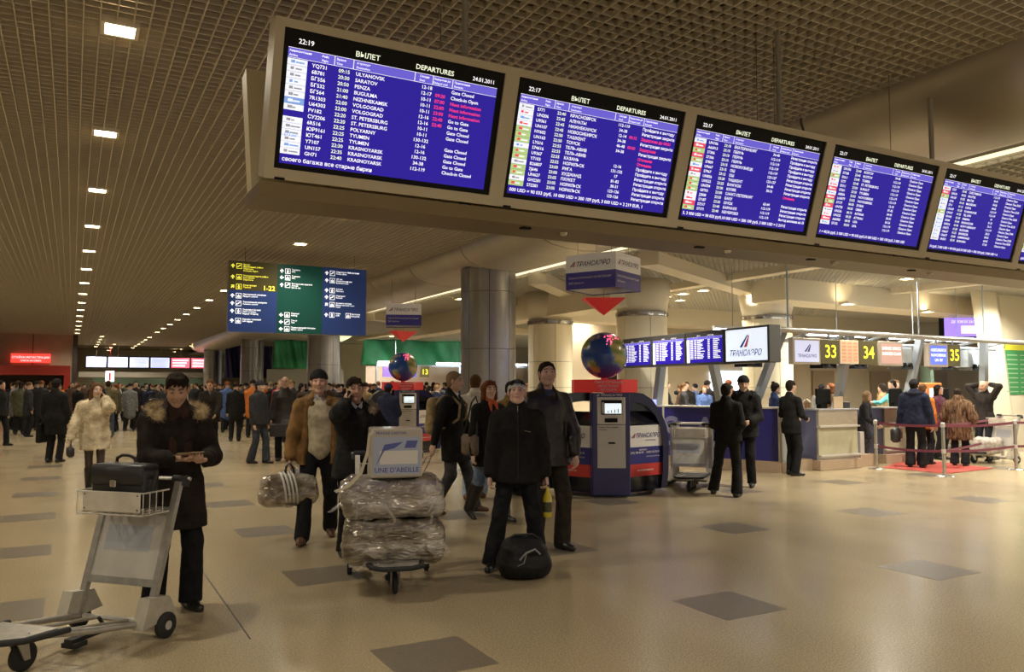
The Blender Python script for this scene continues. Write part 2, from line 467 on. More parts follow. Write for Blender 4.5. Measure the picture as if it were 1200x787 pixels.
def skin_attr(B, base, brow=(0.05, 0.035, 0.025), lips=(0.45, 0.17, 0.13), stubble=0.25):
    base = np.array(base)
    def f(V):
        L = (V - B.Hc) @ B.R
        C = np.tile(np.append(base, 1.0), (len(V), 1))
        x, y, z = np.abs(L[:, 0]), L[:, 1], L[:, 2]
        front = y > .05
        def mixc(m, col, a):
            m = (m * a)[:, None]; C[:, :3] = C[:, :3] * (1 - m) + np.array(col) * m
        mixc(((z < -.03) & (z > -.14) & (y > .0) & (x < .075)).astype(float), base * [.62, .62, .66], stubble)
        mixc(np.exp(-((x - .036) / .02) ** 2 - ((z + .02) / .02) ** 2) * front, base * [1.08, .78, .72], .45)
        mixc(np.exp(-(x / .012) ** 2 - ((z + .022) / .012) ** 2) * front, base * [1.05, .78, .72], .4)
        mixc(((x < .024) & (np.abs(z + .0628) < .0095 - .25 * x) & (y > .075)).astype(float), lips, .6)
        mixc(((x > .012) & (x < .053) & (np.abs(z - .037 + (x - .034) ** 2 * 3) < .0065) & (y > .05)).astype(float), brow, .85)
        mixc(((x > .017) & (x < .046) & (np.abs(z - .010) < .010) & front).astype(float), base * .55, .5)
        return np.clip(C, 0, 1)
    return f

def skin_mat():
    if 'skin' in MATS: return MATS['skin']
    m = mat('skin', (.6, .4, .3), rough=.5, spec=.35, bump=.05, bscale=120)
    nt = m.node_tree; a = nt.nodes.new('ShaderNodeAttribute'); a.attribute_name = 'Col'
    p = nt.nodes['Principled BSDF']; nt.links.new(a.outputs['Color'], p.inputs['Base Color'])
    p.inputs['Subsurface Weight'].default_value = .08; p.inputs['Subsurface Radius'].default_value = (.02, .008, .004)
    return m

def folds(amp=.006, f=34, seed=0, fine=.35):
    def d(V): return amp * sines(V * np.array([1, 1, .55]), f, seed) + amp * fine * sines(V, f * 2.7, seed + 1)
    return d

SKIN = (.60, .385, .275)
def person(name_label, pos, face, h=1.76, pose=None, coat=None, inner=None, trousers=None, shoes=None, hair=None, hat=None, extras=(), vox=.012,
           skin=SKIN, female=False, group=None, curl=(.5, .5), handdir=None, palm=None, bulk=.022, legs_bare=None, stubble=.25, seed=0, gloves=None, eyes=True, name='person'):
    pose = pose or {}
    B = Body(pose); cvox = vox * 1.22
    root = empty(name, (pos[0], pos[1], 0), face, name_label, 'person', group)
    k = h / 1.78; root.scale = (k, k, k)
    # --- body: one continuous figure
    S = Sdf()
    S.rc(B.P, B.Wa, .125, .115, k=.04, sq=.72); S.rc(B.Wa, B.C, .115, .135, k=.04, sq=.68); S.rc(B.C, B.N - [0, 0, .06], .135, .07, k=.04, sq=.66)
    for q in 'LR': S.rc(B.N - [0, 0, .045], B.S[q], .06, .045, k=.04)
    for q in 'LR':
        S.rc(B.S[q], B.E[q], .046, .038, k=.02); S.rc(B.E[q], B.W[q], .037, .0255, k=.015)
        S.rc(B.Hp[q], B.K[q], .082, .052, k=.03); S.rc(B.K[q], B.A[q], .050, .036, k=.02)
        S.rc(B.foot(q, 0, -.04, -.045), B.foot(q, 0, .12, -.06), .032, .024, k=.02)
        sg = -1 if q == 'L' else 1
        fd = B.W[q] - B.E[q]
        d = (handdir or {}).get(q, fd); n = (palm or {}).get(q, (-sg, .2, 0))
        hand_prims(S, B.W[q], d, n, -1 if q == 'R' else 1, curl=curl[0] if q == 'L' else curl[1], scale=.95 if not female else .88)
    head_prims(S, B, female=female, detail=vox < .014)
    sdf_obj('body', S, vox * (.68 if vox < .0105 else .85) if vox < .014 else vox, skin_mat(), root, attr=skin_attr(B, skin, brow=(hair or {}).get('brow', (.05, .035, .025)), stubble=0 if female else stubble))
    if eyes and vox < .014:
        for sg in (-1, 1):
            e = MB(); c = B.h(sg * .031, .0745, .010)
            e.lathe([(.0001, -.0115), (.006, -.0098), (.0098, -.006), (.0115, 0), (.0098, .006), (.006, .0098), (.0001, .0115)], 10, (0, 0, 0), 'Y', 0)
            e.lathe([(.0062, .0092), (.0062, .0106), (.0001, .0112)], 10, (0, 0, 0), 'Y', 1)
            ob = e.build('eye', [mat('eye_white', (.5, .47, .43), rough=.2), mat('iris', (.04, .025, .015), rough=.15)], root, smooth=True)
            ob.matrix_local = Matrix.Translation(c) @ Matrix([list(r) for r in B.R]).to_4x4()
    # --- trousers
    if trousers:
        T = Sdf(); b = trousers.get('b', .012); wide = trousers.get('wide', .074)
        T.rc(B.P + [0, 0, .08], B.P - [0, 0, .02], .135 + b, .145 + b, k=.03, sq=.74)
        for q in 'LR':
            T.rc(B.Hp[q], B.K[q], .088 + b, .062 + b, k=.03)
            an = B.A[q] + (B.A[q] - B.K[q]) * .04
            T.rc(B.K[q], an, .062 + b, wide, k=.03)
        tucked = trousers.get('tuck')
        an_z = trousers.get('cut', .055)
        if trousers.get('cut') or not any((len(pose.get('foot' + q, ())) > 3) for q in 'LR'): T.cut((0, 0, an_z), (0, 0, 1))
        T.cut((0, 0, B.P[2] + .11), (0, 0, -1))
        sdf_obj('trousers', T, cvox, trousers['m'], root, disp=folds(trousers.get('fold', .006), 26, seed + 3))
    if legs_bare is not None:
        T = Sdf()
        for q in 'LR': T.rc(B.Hp[q], B.K[q], .084, .054, k=.02); T.rc(B.K[q], B.A[q], .053, .039, k=.02)
        sdf_obj('tights', T, cvox, legs_bare, root)
    # --- shoes or boots
    for q in 'LR':
        sh = shoes or {}
        T = Sdf(); f = lambda x, y, z: B.foot(q, x, y, z)
        w = sh.get('w', 1.0)
        T.rc(f(0, -.055, -.045), f(0, .05, -.045), .041 * w, .043 * w, k=.02); T.rc(f(0, .05, -.05), f(0, .155, -.058), .041 * w, .031 * w, k=.03)
        T.rc(f(0, -.05, -.04), f(0, -.012, .03), .041, .044, k=.03)
        if sh.get('boot'): T.rc(f(0, -.01, .0), B.A[q] + (B.K[q] - B.A[q]) * sh['boot'], .052 + sh.get('fat', 0), .068 + sh.get('fat', 0), k=.02)
        pz = f(0, 0, -.083); up = f(0, 0, 1) - f(0, 0, 0)
        T.cut(pz, up)
        o, V, Q = sdf_obj('boot' if sh.get('boot') else 'shoe', T, vox * .95, sh.get('m') or mat('shoe_black', (.015, .014, .013), rough=.35), root)
    # --- inner garment
    if inner:
        T = Sdf(); b = inner.get('b', .012)
        T.rc(B.P + [0, 0, .02], B.Wa, .138 + b, .128 + b, k=.04, sq=.76); T.rc(B.Wa, B.C, .128 + b, .145 + b, k=.04, sq=.72); T.rc(B.C, B.N - [0, 0, .05], .145 + b, .078 + b, k=.04, sq=.68)
        T.el(B.N + [0, .0, .012], (.066, .062, .04), k=.03)
        sdf_obj(inner.get('name', 'sweater'), T, cvox, inner['m'], root, disp=folds(.004, 30, seed + 5))
        if inner.get('shirt'):
            c = MB(); 
            for sg in (-1, 1): c.add([B.N + [0, .075, .0], B.N + [sg * .058, .045, .055], B.N + [sg * .062, .065, .02], B.N + [sg * .03, .098, -.022]], [(0, 1, 2, 3), (3, 2, 1, 0)])
            c.build('shirt_collar', inner['shirt'], root)
        if inner.get('tie'):
            c = MB(); n = B.N
            c.tube([n + [0, .088, .005], n + [0, .104, -.03], n + [0, .125, -.14]], [.012, .012, .022], 6); c.build('tie', inner['tie'], root)
    # --- coat
    if coat:
        T = Sdf(); b = coat.get('b', bulk); hem = coat.get('hem', .8)
        T.rc(B.P + [0, 0, .04], B.Wa, .150 + b, .138 + b, k=.05, sq=.76); T.rc(B.Wa, B.C, .138 + b, .155 + b, k=.05, sq=.74); T.rc(B.C, B.N - [0, 0, .07], .155 + b, .09 + b, k=.04, sq=.7)
        for q in 'LR': T.rc(B.N - [0, 0, .05], B.S[q], .072 + b * .5, .052 + b * .75, k=.05)
        for q in 'LR':
            T.rc(B.S[q], B.E[q], .054 + b * .8, .046 + b * .8, k=.03)
            u = (B.W[q] - B.E[q]); u /= np.linalg.norm(u)
            T.rc(B.E[q], B.W[q] - u * .025, .046 + b * .8, .036 + b * .6, k=.02)
        kc = (B.K['L'] + B.K['R']) / 2
        if hem < B.P[2] + .02:
            tt = (B.P[2] - hem) / max(.1, B.P[2] - kc[2]); c = B.P + (kc - B.P) * min(tt, 1.6) * .8; c[2] = hem - .05
            fl = coat.get('flare', .03)
            T.rc(B.P, c, .150 + b, .155 + b + fl, k=.05, sq=.8)
            for q in 'LR':
                tq = min(1.0, (B.Hp[q][2] - hem + .06) / .43); T.rc(B.Hp[q], B.Hp[q] + (B.K[q] - B.Hp[q]) * tq, .098 + b * .7, (.098 - .022 * tq) + b * .7, k=.06)
        if coat.get('collar', True): 
            ch = coat.get('collar_h', .035)
            T.rc(B.N + [0, -.012, -.02], B.N + [0, -.016, ch], .078 + b * .5, .072 + b * .4, k=.02, sq=.95)
        op = coat.get('open')
        if op:
            w1, w2 = op
            T.rc(B.N + [0, .22 + w1 * .3, .06], B.P + [0, coat.get('oy', .30), coat.get('open_z', .1)], .10 + w1, .10 + w2, k=.012, sub=True)
            T.rc(B.N + [0, .06, .07], B.N + [0, .13, -.02], .058, .05, k=.015, sub=True)
        T.cut((0, 0, hem), (0, 0, 1))
        d1 = folds(coat.get('fold', .007), coat.get('ff', 26), seed + 7)
        o, V, Q = sdf_obj(coat.get('name', 'coat'), T, cvox, coat['m'], root, disp=d1)
        if coat.get('fur'):
            fu = coat['fur']; fur_obj('fur_hairs', V, Q, fu['m'], o, fu['n'], fu['l'], fu.get('w', .0016), seed)
        if coat.get('zip'):
            z = MB(); zs = []
            for t in np.linspace(0, 1, 9):
                p = B.P * (1 - t) + B.N * t; p = p + [0, 0, -.08 * (1 - t)]
                zs.append(p + [0, .0, 0])
            # seat the zip on the coat's front
            zz = []
            for p in zs:
                m = (np.abs(V[:, 0] - p[0]) < .02) & (np.abs(V[:, 2] - p[2]) < .02)
                if m.any(): zz.append([p[0], V[m, 1].max() + .001, p[2]])
            if len(zz) > 2: z.tube(zz, .004, 5); z.build('zip', coat['zip'], o)
        if coat.get('buttons'):
            zz = MB()
            for t in (.25, .45, .65):
                p = B.P * (1 - t) + B.C * t; m = (np.abs(V[:, 0] - .03) < .02) & (np.abs(V[:, 2] - p[2]) < .02)
                if m.any(): zz.lathe([(.011, -.002), (.011, .003), (.008, .005)], 8, (.03, V[m, 1].max(), p[2]), 'Y')
            if zz.n: zz.build('button', coat['buttons'], o)
    # --- fur collar
    for ex in extras:
        if ex[0] == 'fur_collar':
            T = Sdf(); pts = []
            for a in np.linspace(-1.0, 1.0, 13):
                t = a * 2.25; pts.append(B.N + np.array([math.sin(t) * (.135 + .05 * abs(a)), -math.cos(t) * .11 + .01, .012 - .09 * max(0, abs(a) - .45)]))
            for a, c in zip(pts[:-1], pts[1:]): T.rc(a, c, .040, .040, k=.02)
            o, V, Q = sdf_obj('fur_collar', T, vox, ex[1], root, disp=folds(.010, 70, seed))
            fur_obj('fur_hairs', V, Q, ex[1], o, ex[2], .035, .0016, seed, droop=.1)
        elif ex[0] == 'scarf':
            T = Sdf(); T.rc(B.N + [0, 0, -.01], B.N + [0, .01, .055], .088, .078, k=.02, sq=.95)
            for sg in (-1, 1): T.rc(B.N + [sg * .045, .09, .0], B.C + [sg * .055, .135, -.03 - ex[2]], .032, .036, k=.03, sq=.6)
            sdf_obj('scarf', T, vox, ex[1], root, disp=folds(.007, 60, seed + 2))
        elif ex[0] == 'phone':
            w = B.W[ex[1]]; hd = (handdir or {}).get(ex[1], w - B.E[ex[1]]); hd = np.array(hd, float); hd /= np.linalg.norm(hd)
            m = MB(); m.box((-.023, -.006, -.05), (.023, .006, .05), bev=.004)
            ob = m.build('mobile_phone', mat('phone_black', (.02, .02, .022), rough=.25), None)
            ob.location = root.matrix_basis @ Vector(ex[2]) ; ob.rotation_euler = (ex[3][0], ex[3][1], ex[3][2] + face)
            tag(ob, ex[4], 'phone')
    # --- hair
    if hair:
        T = Sdf(); st = hair.get('style', 'short'); v = hair.get('v', .012)
        T.el(B.h(0, -.018, .040), (.081, .099, .089), k=.02, R=B.R)
        T.el(B.h(0, -.045, -.02), (.070, .062, .075), k=.03, R=B.R)
        if st in ('long', 'bob'):
            dn = .14 if st == 'bob' else .26
            for sg in (-1, 1):
                T.rc(B.h(sg * .068, .005, .03), B.h(sg * .075, .0, -.02 - dn * .6), .030, .030, k=.03)
                T.rc(B.h(sg * .06, -.04, .03), B.h(sg * .065, -.05, -.02 - dn), .045, .04, k=.03)
            T.rc(B.h(0, -.06, .03), B.h(0, -.07, -.02 - dn), .06, .05, k=.03)
        if st == 'bun': T.el(B.h(0, -.06, .125), (.038, .038, .034), k=.01, R=B.R)
        T.el(B.h(0, .10, -.016), (.066, .085, .092), k=.012, R=B.R, sub=True)
        if hat: T.el(B.h(0, 0, .125), (.12, .14, .085), k=.01, R=B.R, sub=True)
        if st not in ('long', 'bob'):
            for sg in (-1, 1): T.rc(B.h(sg * .095, .012, -.075), B.h(sg * .097, .0, -.025), .024, .022, k=.012, sub=True)
        if hair.get('fringe'):
            for x in (-.045, -.02, .005, .03, .05): T.rc(B.h(x, .05, .10), B.h(x * 1.15 + .008, .084, .064), .016, .008, k=.01)
        elif hair.get('top'): T.rc(B.h(-.04, .06, .085), B.h(.04, .06, .082), .014, .012, k=.02)
        o, V, Q = sdf_obj('hair', T, vox * .7, hair['m'], root, disp=lambda V: .0022 * sines(V * np.array([1, 1, .35]), 260, seed) + .005 * sines(V, 62, seed + 1) + .0016 * np.sin(np.arctan2(*(((V - B.Hc) @ B.R)[:, :2].T)) * 37))
        
    if hat:
        T = Sdf(); c0 = B.h(0, -.012, .045)
        T.el(c0, (.091, .106, .098), k=.02, R=B.R)
        up = B.R @ np.array([0, -.12, 1.0]); up /= np.linalg.norm(up)
        if hat.get('deep'): T.el(B.h(0, -.02, .03), (.088, .103, .07), k=.03, R=B.R)
        T.cut(B.h(0, 0, .028), up)
        o, V, Q = sdf_obj(hat.get('name', 'knit_cap'), T, vox * .7, hat['m'], root, disp=lambda V: .0015 * np.sin(np.arctan2(*(((V - c0) @ B.R)[:, :2].T)) * 44))
        if hat.get('band'):
            T = Sdf(); T.el(c0, (.096, .111, .102), k=.02, R=B.R); T.cut(B.h(0, 0, .026), up); T.cut(B.h(0, 0, .060), -up)
            sdf_obj('cap_band', T, vox * .7, hat['band'], o)
            T = Sdf(); T.el(c0, (.0975, .1125, .1035), k=.02, R=B.R); T.cut(B.h(0, 0, .040), up); T.cut(B.h(0, 0, .049), -up)
            sdf_obj('cap_stripe', T, vox * .6, hat['m'], o)
    root['_j'] = 0; del root['_j']
    return root, B

def facing(pos, fa):
    """world heading (rotation about z of a figure modelled facing +Y) for an angle fa: 0 looks at the camera's spot, 90 to the photo's right"""
    p = np.array([pos[0], pos[1]]); p = p / np.linalg.norm(p); r = np.array([p[1], -p[0]]); a = math.radians(fa)
    d = -p * math.cos(a) + r * math.sin(a)
    return math.atan2(-d[0], d[1])

def local_to_world(root, v):
    k = root.scale[0]; a = root.rotation_euler[2]; c, s = math.cos(a), math.sin(a)
    return np.array([root.location[0] + k * (v[0] * c - v[1] * s), root.location[1] + k * (v[0] * s + v[1] * c), root.location[2] + k * v[2]])
# ------------------------------------------------------------------ the setting
CEIL, CEIL2 = 4.56, 4.16
M_floor = mat('floor_granite', (.43, .345, .225), rough=.3, noise=0)
def _floor():
    nt = M_floor.node_tree; p = nt.nodes['Principled BSDF']; L = nt.links.new
    tc = nt.nodes.new('ShaderNodeTexCoord')
    def noise(sc, det=3, stretch=None):
        n = nt.nodes.new('ShaderNodeTexNoise'); n.inputs['Scale'].default_value = sc; n.inputs['Detail'].default_value = det
        if stretch:
            m = nt.nodes.new('ShaderNodeMapping'); m.inputs['Scale'].default_value = stretch; L(tc.outputs['Object'], m.inputs['Vector']); L(m.outputs[0], n.inputs['Vector'])
        else: L(tc.outputs['Object'], n.inputs['Vector'])
        return n.outputs['Fac']
    def ramp(src, a, b, ca, cb):
        r = nt.nodes.new('ShaderNodeValToRGB'); L(src, r.inputs[0]); e = r.color_ramp.elements
        e[0].position = a; e[1].position = b; e[0].color = (*ca, 1); e[1].color = (*cb, 1); return r.outputs[0]
    def mul(a, b, f=1.0):
        m = nt.nodes.new('ShaderNodeMix'); m.data_type = 'RGBA'; m.blend_type = 'MULTIPLY'; m.inputs[0].default_value = f; L(a, m.inputs[6]); L(b, m.inputs[7]); return m.outputs[2]
    base = ramp(noise(.55, 3, (1, .35, 1)), .32, .68, (.385, .315, .205), (.49, .405, .26))
    sp = ramp(noise(170, 2), .38, .62, (.66, .64, .62), (1.2, 1.18, 1.14))
    sp2 = ramp(noise(60, 2), .35, .65, (.86, .86, .86), (1.1, 1.1, 1.08))
    L(mul(mul(base, sp), sp2), p.inputs['Base Color'])
    r = nt.nodes.new('ShaderNodeMapRange'); r.inputs[3].default_value = .15; r.inputs[4].default_value = .29; L(noise(1.2, 4), r.inputs[0]); L(r.outputs[0], p.inputs['Roughness'])
_floor()
M_dark = mat('dark_granite', (.19, .16, .12), rough=.3, noise=.45, nscale=170)
m = MB(); m.box((-24, -14, -.12), (44, 78, 0)); floor = m.build('floor', M_floor); tag(floor, kind='structure')
tile0 = None; k = 0
for i in range(-3, 12):
    for j in range(0, 9):
        x = -.74 + 2.43 * i; y = 4.33 + 2.43 * j - 2.43 * (j == -1)
        px = (np.array([x, y, 0]) - [0, 0, EYE]) @ FW
        if px < 3 or y > 22: continue
        if tile0 is None:
            m = MB(); m.box((0, 0, 0), (.605, .605, .0012)); tile0 = m.build('tile', M_dark, floor); o = tile0
        else: o = tile0.copy(); COL.objects.link(o)
        o.location = (x, y, 0)
m = MB(); m.box((1.072, 5.53, 0), (1.082, 8.9, .0012)); m.build('floor_joint', mat('joint', (.06, .05, .04)), floor)

M_blade = mat('grille_blade', (.56, .50, .385), rough=.5)
M_plen = mat('plenum', (.15, .12, .085), rough=.9)
m = MB(); m.box((-24, -14, CEIL + .22), (7.2, 78, CEIL + .3)); m.box((7.2, 59, CEIL + .22), (24, 78, CEIL + .3)); ceiling = m.build('ceiling', M_plen); tag(ceiling, kind='structure')
m = MB(); cell = .118
x = -17.0
while x < 7.15: m.box((x - .005, -12, CEIL), (x + .005, 64, CEIL + .05)); x += cell
y = -12.0
while y < 64: m.box((-17, y - .004, CEIL + .004), (7.1, y + .004, CEIL + .048)); y += cell
g = m.build('grille', M_blade, ceiling); g['kind'] = 'stuff'
M_blade2 = mat('grille_blade_grey', (.62, .59, .50), rough=.5)
m = MB(); m.box((8.8, -14, CEIL2 + .2), (44, 78, CEIL2 + .3)); ceiling2 = m.build('ceiling_lower', mat('plenum_grey', (.26, .245, .20), rough=.9)); tag(ceiling2, kind='structure')
m = MB(); x = 8.9
while x < 30: m.box((x - .006, -4, CEIL2), (x + .006, 46, CEIL2 + .045)); x += .14
y = -4.0
while y < 46: m.box((8.9, y - .006, CEIL2 + .004), (30, y + .006, CEIL2 + .043)); y += .14
g = m.build('grille', M_blade2, ceiling2); g['kind'] = 'stuff'

# curved metal bulkhead between the hall and the check-in side, in separate cladding panels
M_bulk = mat('bulkhead_metal', (.50, .455, .37), rough=.42, metal=.55, noise=.06, nscale=1.5)
prof = [(7.02, CEIL + .25), (7.02, CEIL - .02), (7.08, 4.40), (7.22, 4.27), (7.45, 4.18), (7.75, 4.13), (8.1, 4.11), (8.4, 4.12), (8.62, 4.16), (8.72, 4.22), (8.76, 4.30), (8.76, CEIL + .25)]
bulk = empty('beam', (0, 0, 0)); tag(bulk, kind='structure')
def skew(y): return (y - 15.5) * .012
y = -12.0; first = None
while y < 62:
    m = MB(); y1 = y + 2.98
    V = [(px_ + skew(yy), yy, z) for yy in (y + .012, y1) for px_, z in prof]; n = len(prof)
    m.add(V, [(i, i + 1, i + 1 + n, i + n) for i in range(n - 1)] + [tuple(range(n))[::-1], tuple(range(n, 2 * n))])
    m.build('panel', M_bulk, bulk, smooth=True, auto=50); y += 3.0
m = MB(); m.box((8.86, -12, 4.19), (8.98, 60, 4.23)); m.build('light_cove', mat('cove_light', (1, .93, .75), emis=1.3, ecol=(1, .86, .58)), bulk)

# steel-clad columns of the hall
M_steel = mat('column_steel', (.36, .345, .33), rough=.30, metal=.75, noise=.05, nscale=3)
M_steel_seam = mat('column_seam', (.05, .045, .04), rough=.6)
def arc_panel(R, th, a0, a1, z0, z1, n=5):
    m = MB(); V = []
    for r in (R, R - th):
        for z in (z0, z1):
            for i in range(n + 1):
                a = a0 + (a1 - a0) * i / n; V.append((r * math.cos(a), r * math.sin(a), z))
    k = n + 1; F = []
    for i in range(n):
        F += [(i, i + 1, i + 1 + k, i + k), (2 * k + i, 3 * k + i, 3 * k + i + 1, 2 * k + i + 1), (k + i, k + i + 1, 3 * k + i + 1, 3 * k + i), (i, 2 * k + i, 2 * k + i + 1, i + 1)]
    F += [(0, k, 3 * k, 2 * k), (n, 2 * k + n, 3 * k + n, k + n)]
    m.add(V, F); return m
def clad_column(name, x, y, R, z1, narc, courses, M, seamM, ring=None, rot=0.0):
    c = empty(name, (x, y, 0), rot); tag(c, kind='structure')
    m = MB(); m.lathe([(R - .035, 0), (R - .035, z1)], 24); m.build('core', seamM, c)
    for a in range(narc):
        for q in range(len(courses) - 1):
            g = .006 / R
            arc_panel(R, .03, 2 * math.pi * a / narc + g, 2 * math.pi * (a + 1) / narc - g, courses[q] + .006, courses[q + 1] - .006, 20 // narc + 2).build('panel', M, c, smooth=True, auto=40)
    if ring:
        m = MB(); m.lathe([(R + .02, z1 - .10), (R + .03, z1 - .05), (R + .03, z1)], 28); m.build('capital_ring', ring, c, smooth=True, auto=40)
    m = MB(); m.lathe([(R + .02, 0), (R + .02, .12), (R, .13)], 28); m.build('base_ring', seamM, c, smooth=True, auto=40)
    return c
for n_, (x, y) in enumerate([(7.93, 15.5), (8.30, 29.9), (8.45, 44.4), (8.5, 58.5)]):
    clad_column('column', x, y, .60, 4.2, 8, [0, 2.45, 3.68, 4.19], M_steel, M_steel_seam, rot=.35)
M_cream = mat('cream_cladding', (.86, .79, .60), rough=.28, coat=.3)
M_creampaint = mat('cream_paint', (.74, .67, .51), rough=.6)
M_seamc = mat('cream_seam', (.30, .25, .16), rough=.6)
M_ring = mat('ring_steel', (.45, .42, .36), rough=.2, metal=.9)
for x, y in [(11.3, 18.4), (11.9, 15.2), (15.2, 14.4)]:
    clad_column('column', x, y, .60, 3.4, 6, [0, .9, 1.62, 2.3, 3.3], M_cream, M_seamc, M_ring, rot=.2)
    m = MB(); m.lathe([(.58, 3.4), (.66, 3.75), (.7, CEIL2)], 24); o = m.build('column_head', M_creampaint, smooth=True); o.name = 'column_capital'; o.location = (x, y, 0); tag(o, kind='structure')

# cream beams under the lower ceiling
def beam(a, b, w, z0, z1=CEIL2 + .05, name='beam'):
    a, b = np.array(a, float), np.array(b, float); d = b - a; L = np.linalg.norm(d); ang = math.atan2(d[1], d[0])
    m = MB(); m.box((0, -w / 2, z0), (L, w / 2, z1)); o = m.build(name, M_creampaint); o.location = (a[0], a[1], 0); o.rotation_euler = (0, 0, ang); tag(o, kind='structure'); return o
beam((9.4, 11.8), (15.4, 14.9), .42, 3.92)
beam((9.0, 15.2), (12.2, 18.2), .42, 3.92)
beam((9.2, 18.8), (15.4, 22.6), .42, 3.92)
beam((8.9, 26.4), (18, 30.8), .5, 3.92)
beam((13.0, -2), (13.0, 40), .30, 4.02)
beam((14.4, 13.6), (34, 14.6), 1.0, 3.66)
beam((11.2, 15.0), (11.5, 30), .7, 3.5)
beam((12.5, 20.4), (36, 20.4), .9, 3.6)
beam((18.5, -2), (18.5, 13.2), .30, 4.02)
# tapering cream pillar at the right
pil = MB()
P0 = gp(1147, 524); 
def pillar(x0, y0):
    pl = empty('pillar', (x0, y0, 0), 0.0); tag(pl, kind='structure')
    a = MB(); 
    f = lambda z: (-.32 - .18 * z); f2 = lambda z: .76 - .165 * z
    for z0, z1 in ((0, 1.5), (1.512, 2.7), (2.712, CEIL2)):
        b = MB(); b.add([(f(z0), 0, z0), (f2(z0), 0, z0), (2.9, 1.2, z0), (f(z0) + 2.75, 1.6, z0), (f(z1), 0, z1), (f2(z1), 0, z1), (2.9, 1.2, z1), (f(z1) + 2.75, 1.6, z1)],
              [(0, 1, 5, 4), (1, 2, 6, 5), (2, 3, 7, 6), (3, 0, 4, 7), (0, 3, 2, 1), (4, 5, 6, 7)]); b.build('panel', M_cream, pl)
    return pl
pl = pillar(21.52, 12.4)
wr = MB(); wr.box((21.4, 4, 0), (21.7, 12.2, CEIL2)); 
M_wall = mat('beige_wall', (.62, .53, .38), rough=.7, noise=.05, nscale=.6)
m = MB(); m.box((22.0, 12.62, 0), (27.5, 12.9, CEIL2)); m.build('wall_right', M_cream); bpy.data.objects['wall_right']['kind'] = 'structure'
# check-in back wall with doorways
m = MB(); m.box((13.4, 21.5, 0), (44, 21.8, CEIL2 + .1)); w = m.build('wall_back', M_wall); tag(w, kind='structure')
for i, x in enumerate((25.0, 28.4, 32.2)):
    m = MB(); m.box((x, 21.4, 0), (x + 1.2, 21.5, 2.25)); d = m.build('door_%d' % (i + 1), mat('door_tan', (.36, .27, .17), rough=.5)); tag(d, kind='structure')
    m = MB(); m.tube([(x + 1.05, 21.37, 1.05), (x + .93, 21.37, 1.05)], .012); m.box((x + 1.03, 21.36, .98), (x + 1.07, 21.4, 1.12)); m.build('door_handle', M_ring, d)
m = MB(); m.box((24, 46, 0), (24.3, 78, CEIL2)); 
m = MB(); m.box((12, 50, 0), (44, 50.3, CEIL2 + .2)); w = m.build('wall_far_right', mat('pale_wall', (.62, .55, .44), rough=.7)); tag(w, kind='structure')
m = MB(); m.box((-24, 52, 0), (-.0, 52.3, CEIL + .25)); w = m.build('wall_far_left', mat('brown_panel_wall', (.46, .39, .27), rough=.5, noise=.1, nscale=1)); tag(w, kind='structure')
m = MB(); m.box((-.3, 52.3, 0), (0, 77, CEIL + .25)); w = m.build('wall_side', mat('brown_panel_wall', (.2, .15, .1))); tag(w, kind='structure')
m = MB(); m.box((-.3, 77, 0), (24, 77.3, CEIL + .25)); w = m.build('wall_end', mat('end_wall', (.42, .35, .24), rough=.7)); tag(w, kind='structure')
m = MB(); m.box((-24.3, -14, 0), (-24, 78, CEIL)); w = m.build('wall_left', M_wall); tag(w, kind='structure')
for i in range(9):   # panel joints as real battens
    m = MB(); m.box((-16 + 2.0 * i, 51.96, 2.7), (-15.95 + 2.0 * i, 52, CEIL)); o = m.build('batten', M_plen, bpy.data.objects['wall_far_left'])
# the dark reveal column at the corner
m = MB(); m.box((-.02, 51.7, 0), (.22, 52.1, CEIL)); tag(m.build('trim_1', mat('dark_trim', (.05, .04, .03), rough=.5)), kind='structure')

# ------------------------------------------------------------------ ceiling lamps
ORD = 'first second third fourth fifth sixth seventh eighth ninth tenth eleventh twelfth thirteenth fourteenth fifteenth sixteenth seventeenth eighteenth nineteenth twentieth'.split()
M_lampf = mat('lamp_frame', (.75, .68, .55), rough=.4)
M_lampe = mat('lamp_glow', (1, .92, .72), emis=32, ecol=(1, .84, .55))
def _lamp_proto(h):
    m = MB(); s = .11
    for a, b in (((-s - .03, -s - .03, -.015), (s + .03, -s, .05)), ((-s - .03, s, -.015), (s + .03, s + .03, .05)), ((-s - .03, -s, -.015), (-s, s, .05)), ((s, -s, -.015), (s + .03, s, .05))): m.box(a, b)
    return m
me_f = None
def ceiling_lamp(x, y, z, label, group=None, power=None, col=WARM, light=True):
    global me_f, me_d, li_data
    r = empty('ceiling_lamp', (x, y, z), 0, label, 'lamp', group)
    if me_f is None:
        a = _lamp_proto(0).build('frame', M_lampf, r); me_f = a.data
        m = MB(); m.box((-.11, -.11, 0), (.11, .11, .012)); b = m.build('diffuser', M_lampe, r); me_d = b.data
    else:
        link('frame', me_f, r); link('diffuser', me_d, r)
    if light:
        nm = 'spot_%g' % (power or LAMP_W)
        ld = bpy.data.lights.get(nm)
        if ld is None:
            ld = bpy.data.lights.new(nm, 'SPOT'); ld.energy = power or LAMP_W; ld.spot_size = math.radians(150); ld.spot_blend = .8; ld.shadow_soft_size = .11; ld.color = WARM2 if (power or LAMP_W) >= LAMP_W2 - 1 and x > 8 else WARM
        lo = bpy.data.objects.new('lamp_light', ld); COL.objects.link(lo); lo.parent = r; lo.location = (0, 0, -.06)
    return r
ys = [4.05 + 3.05 * i for i in range(16)]
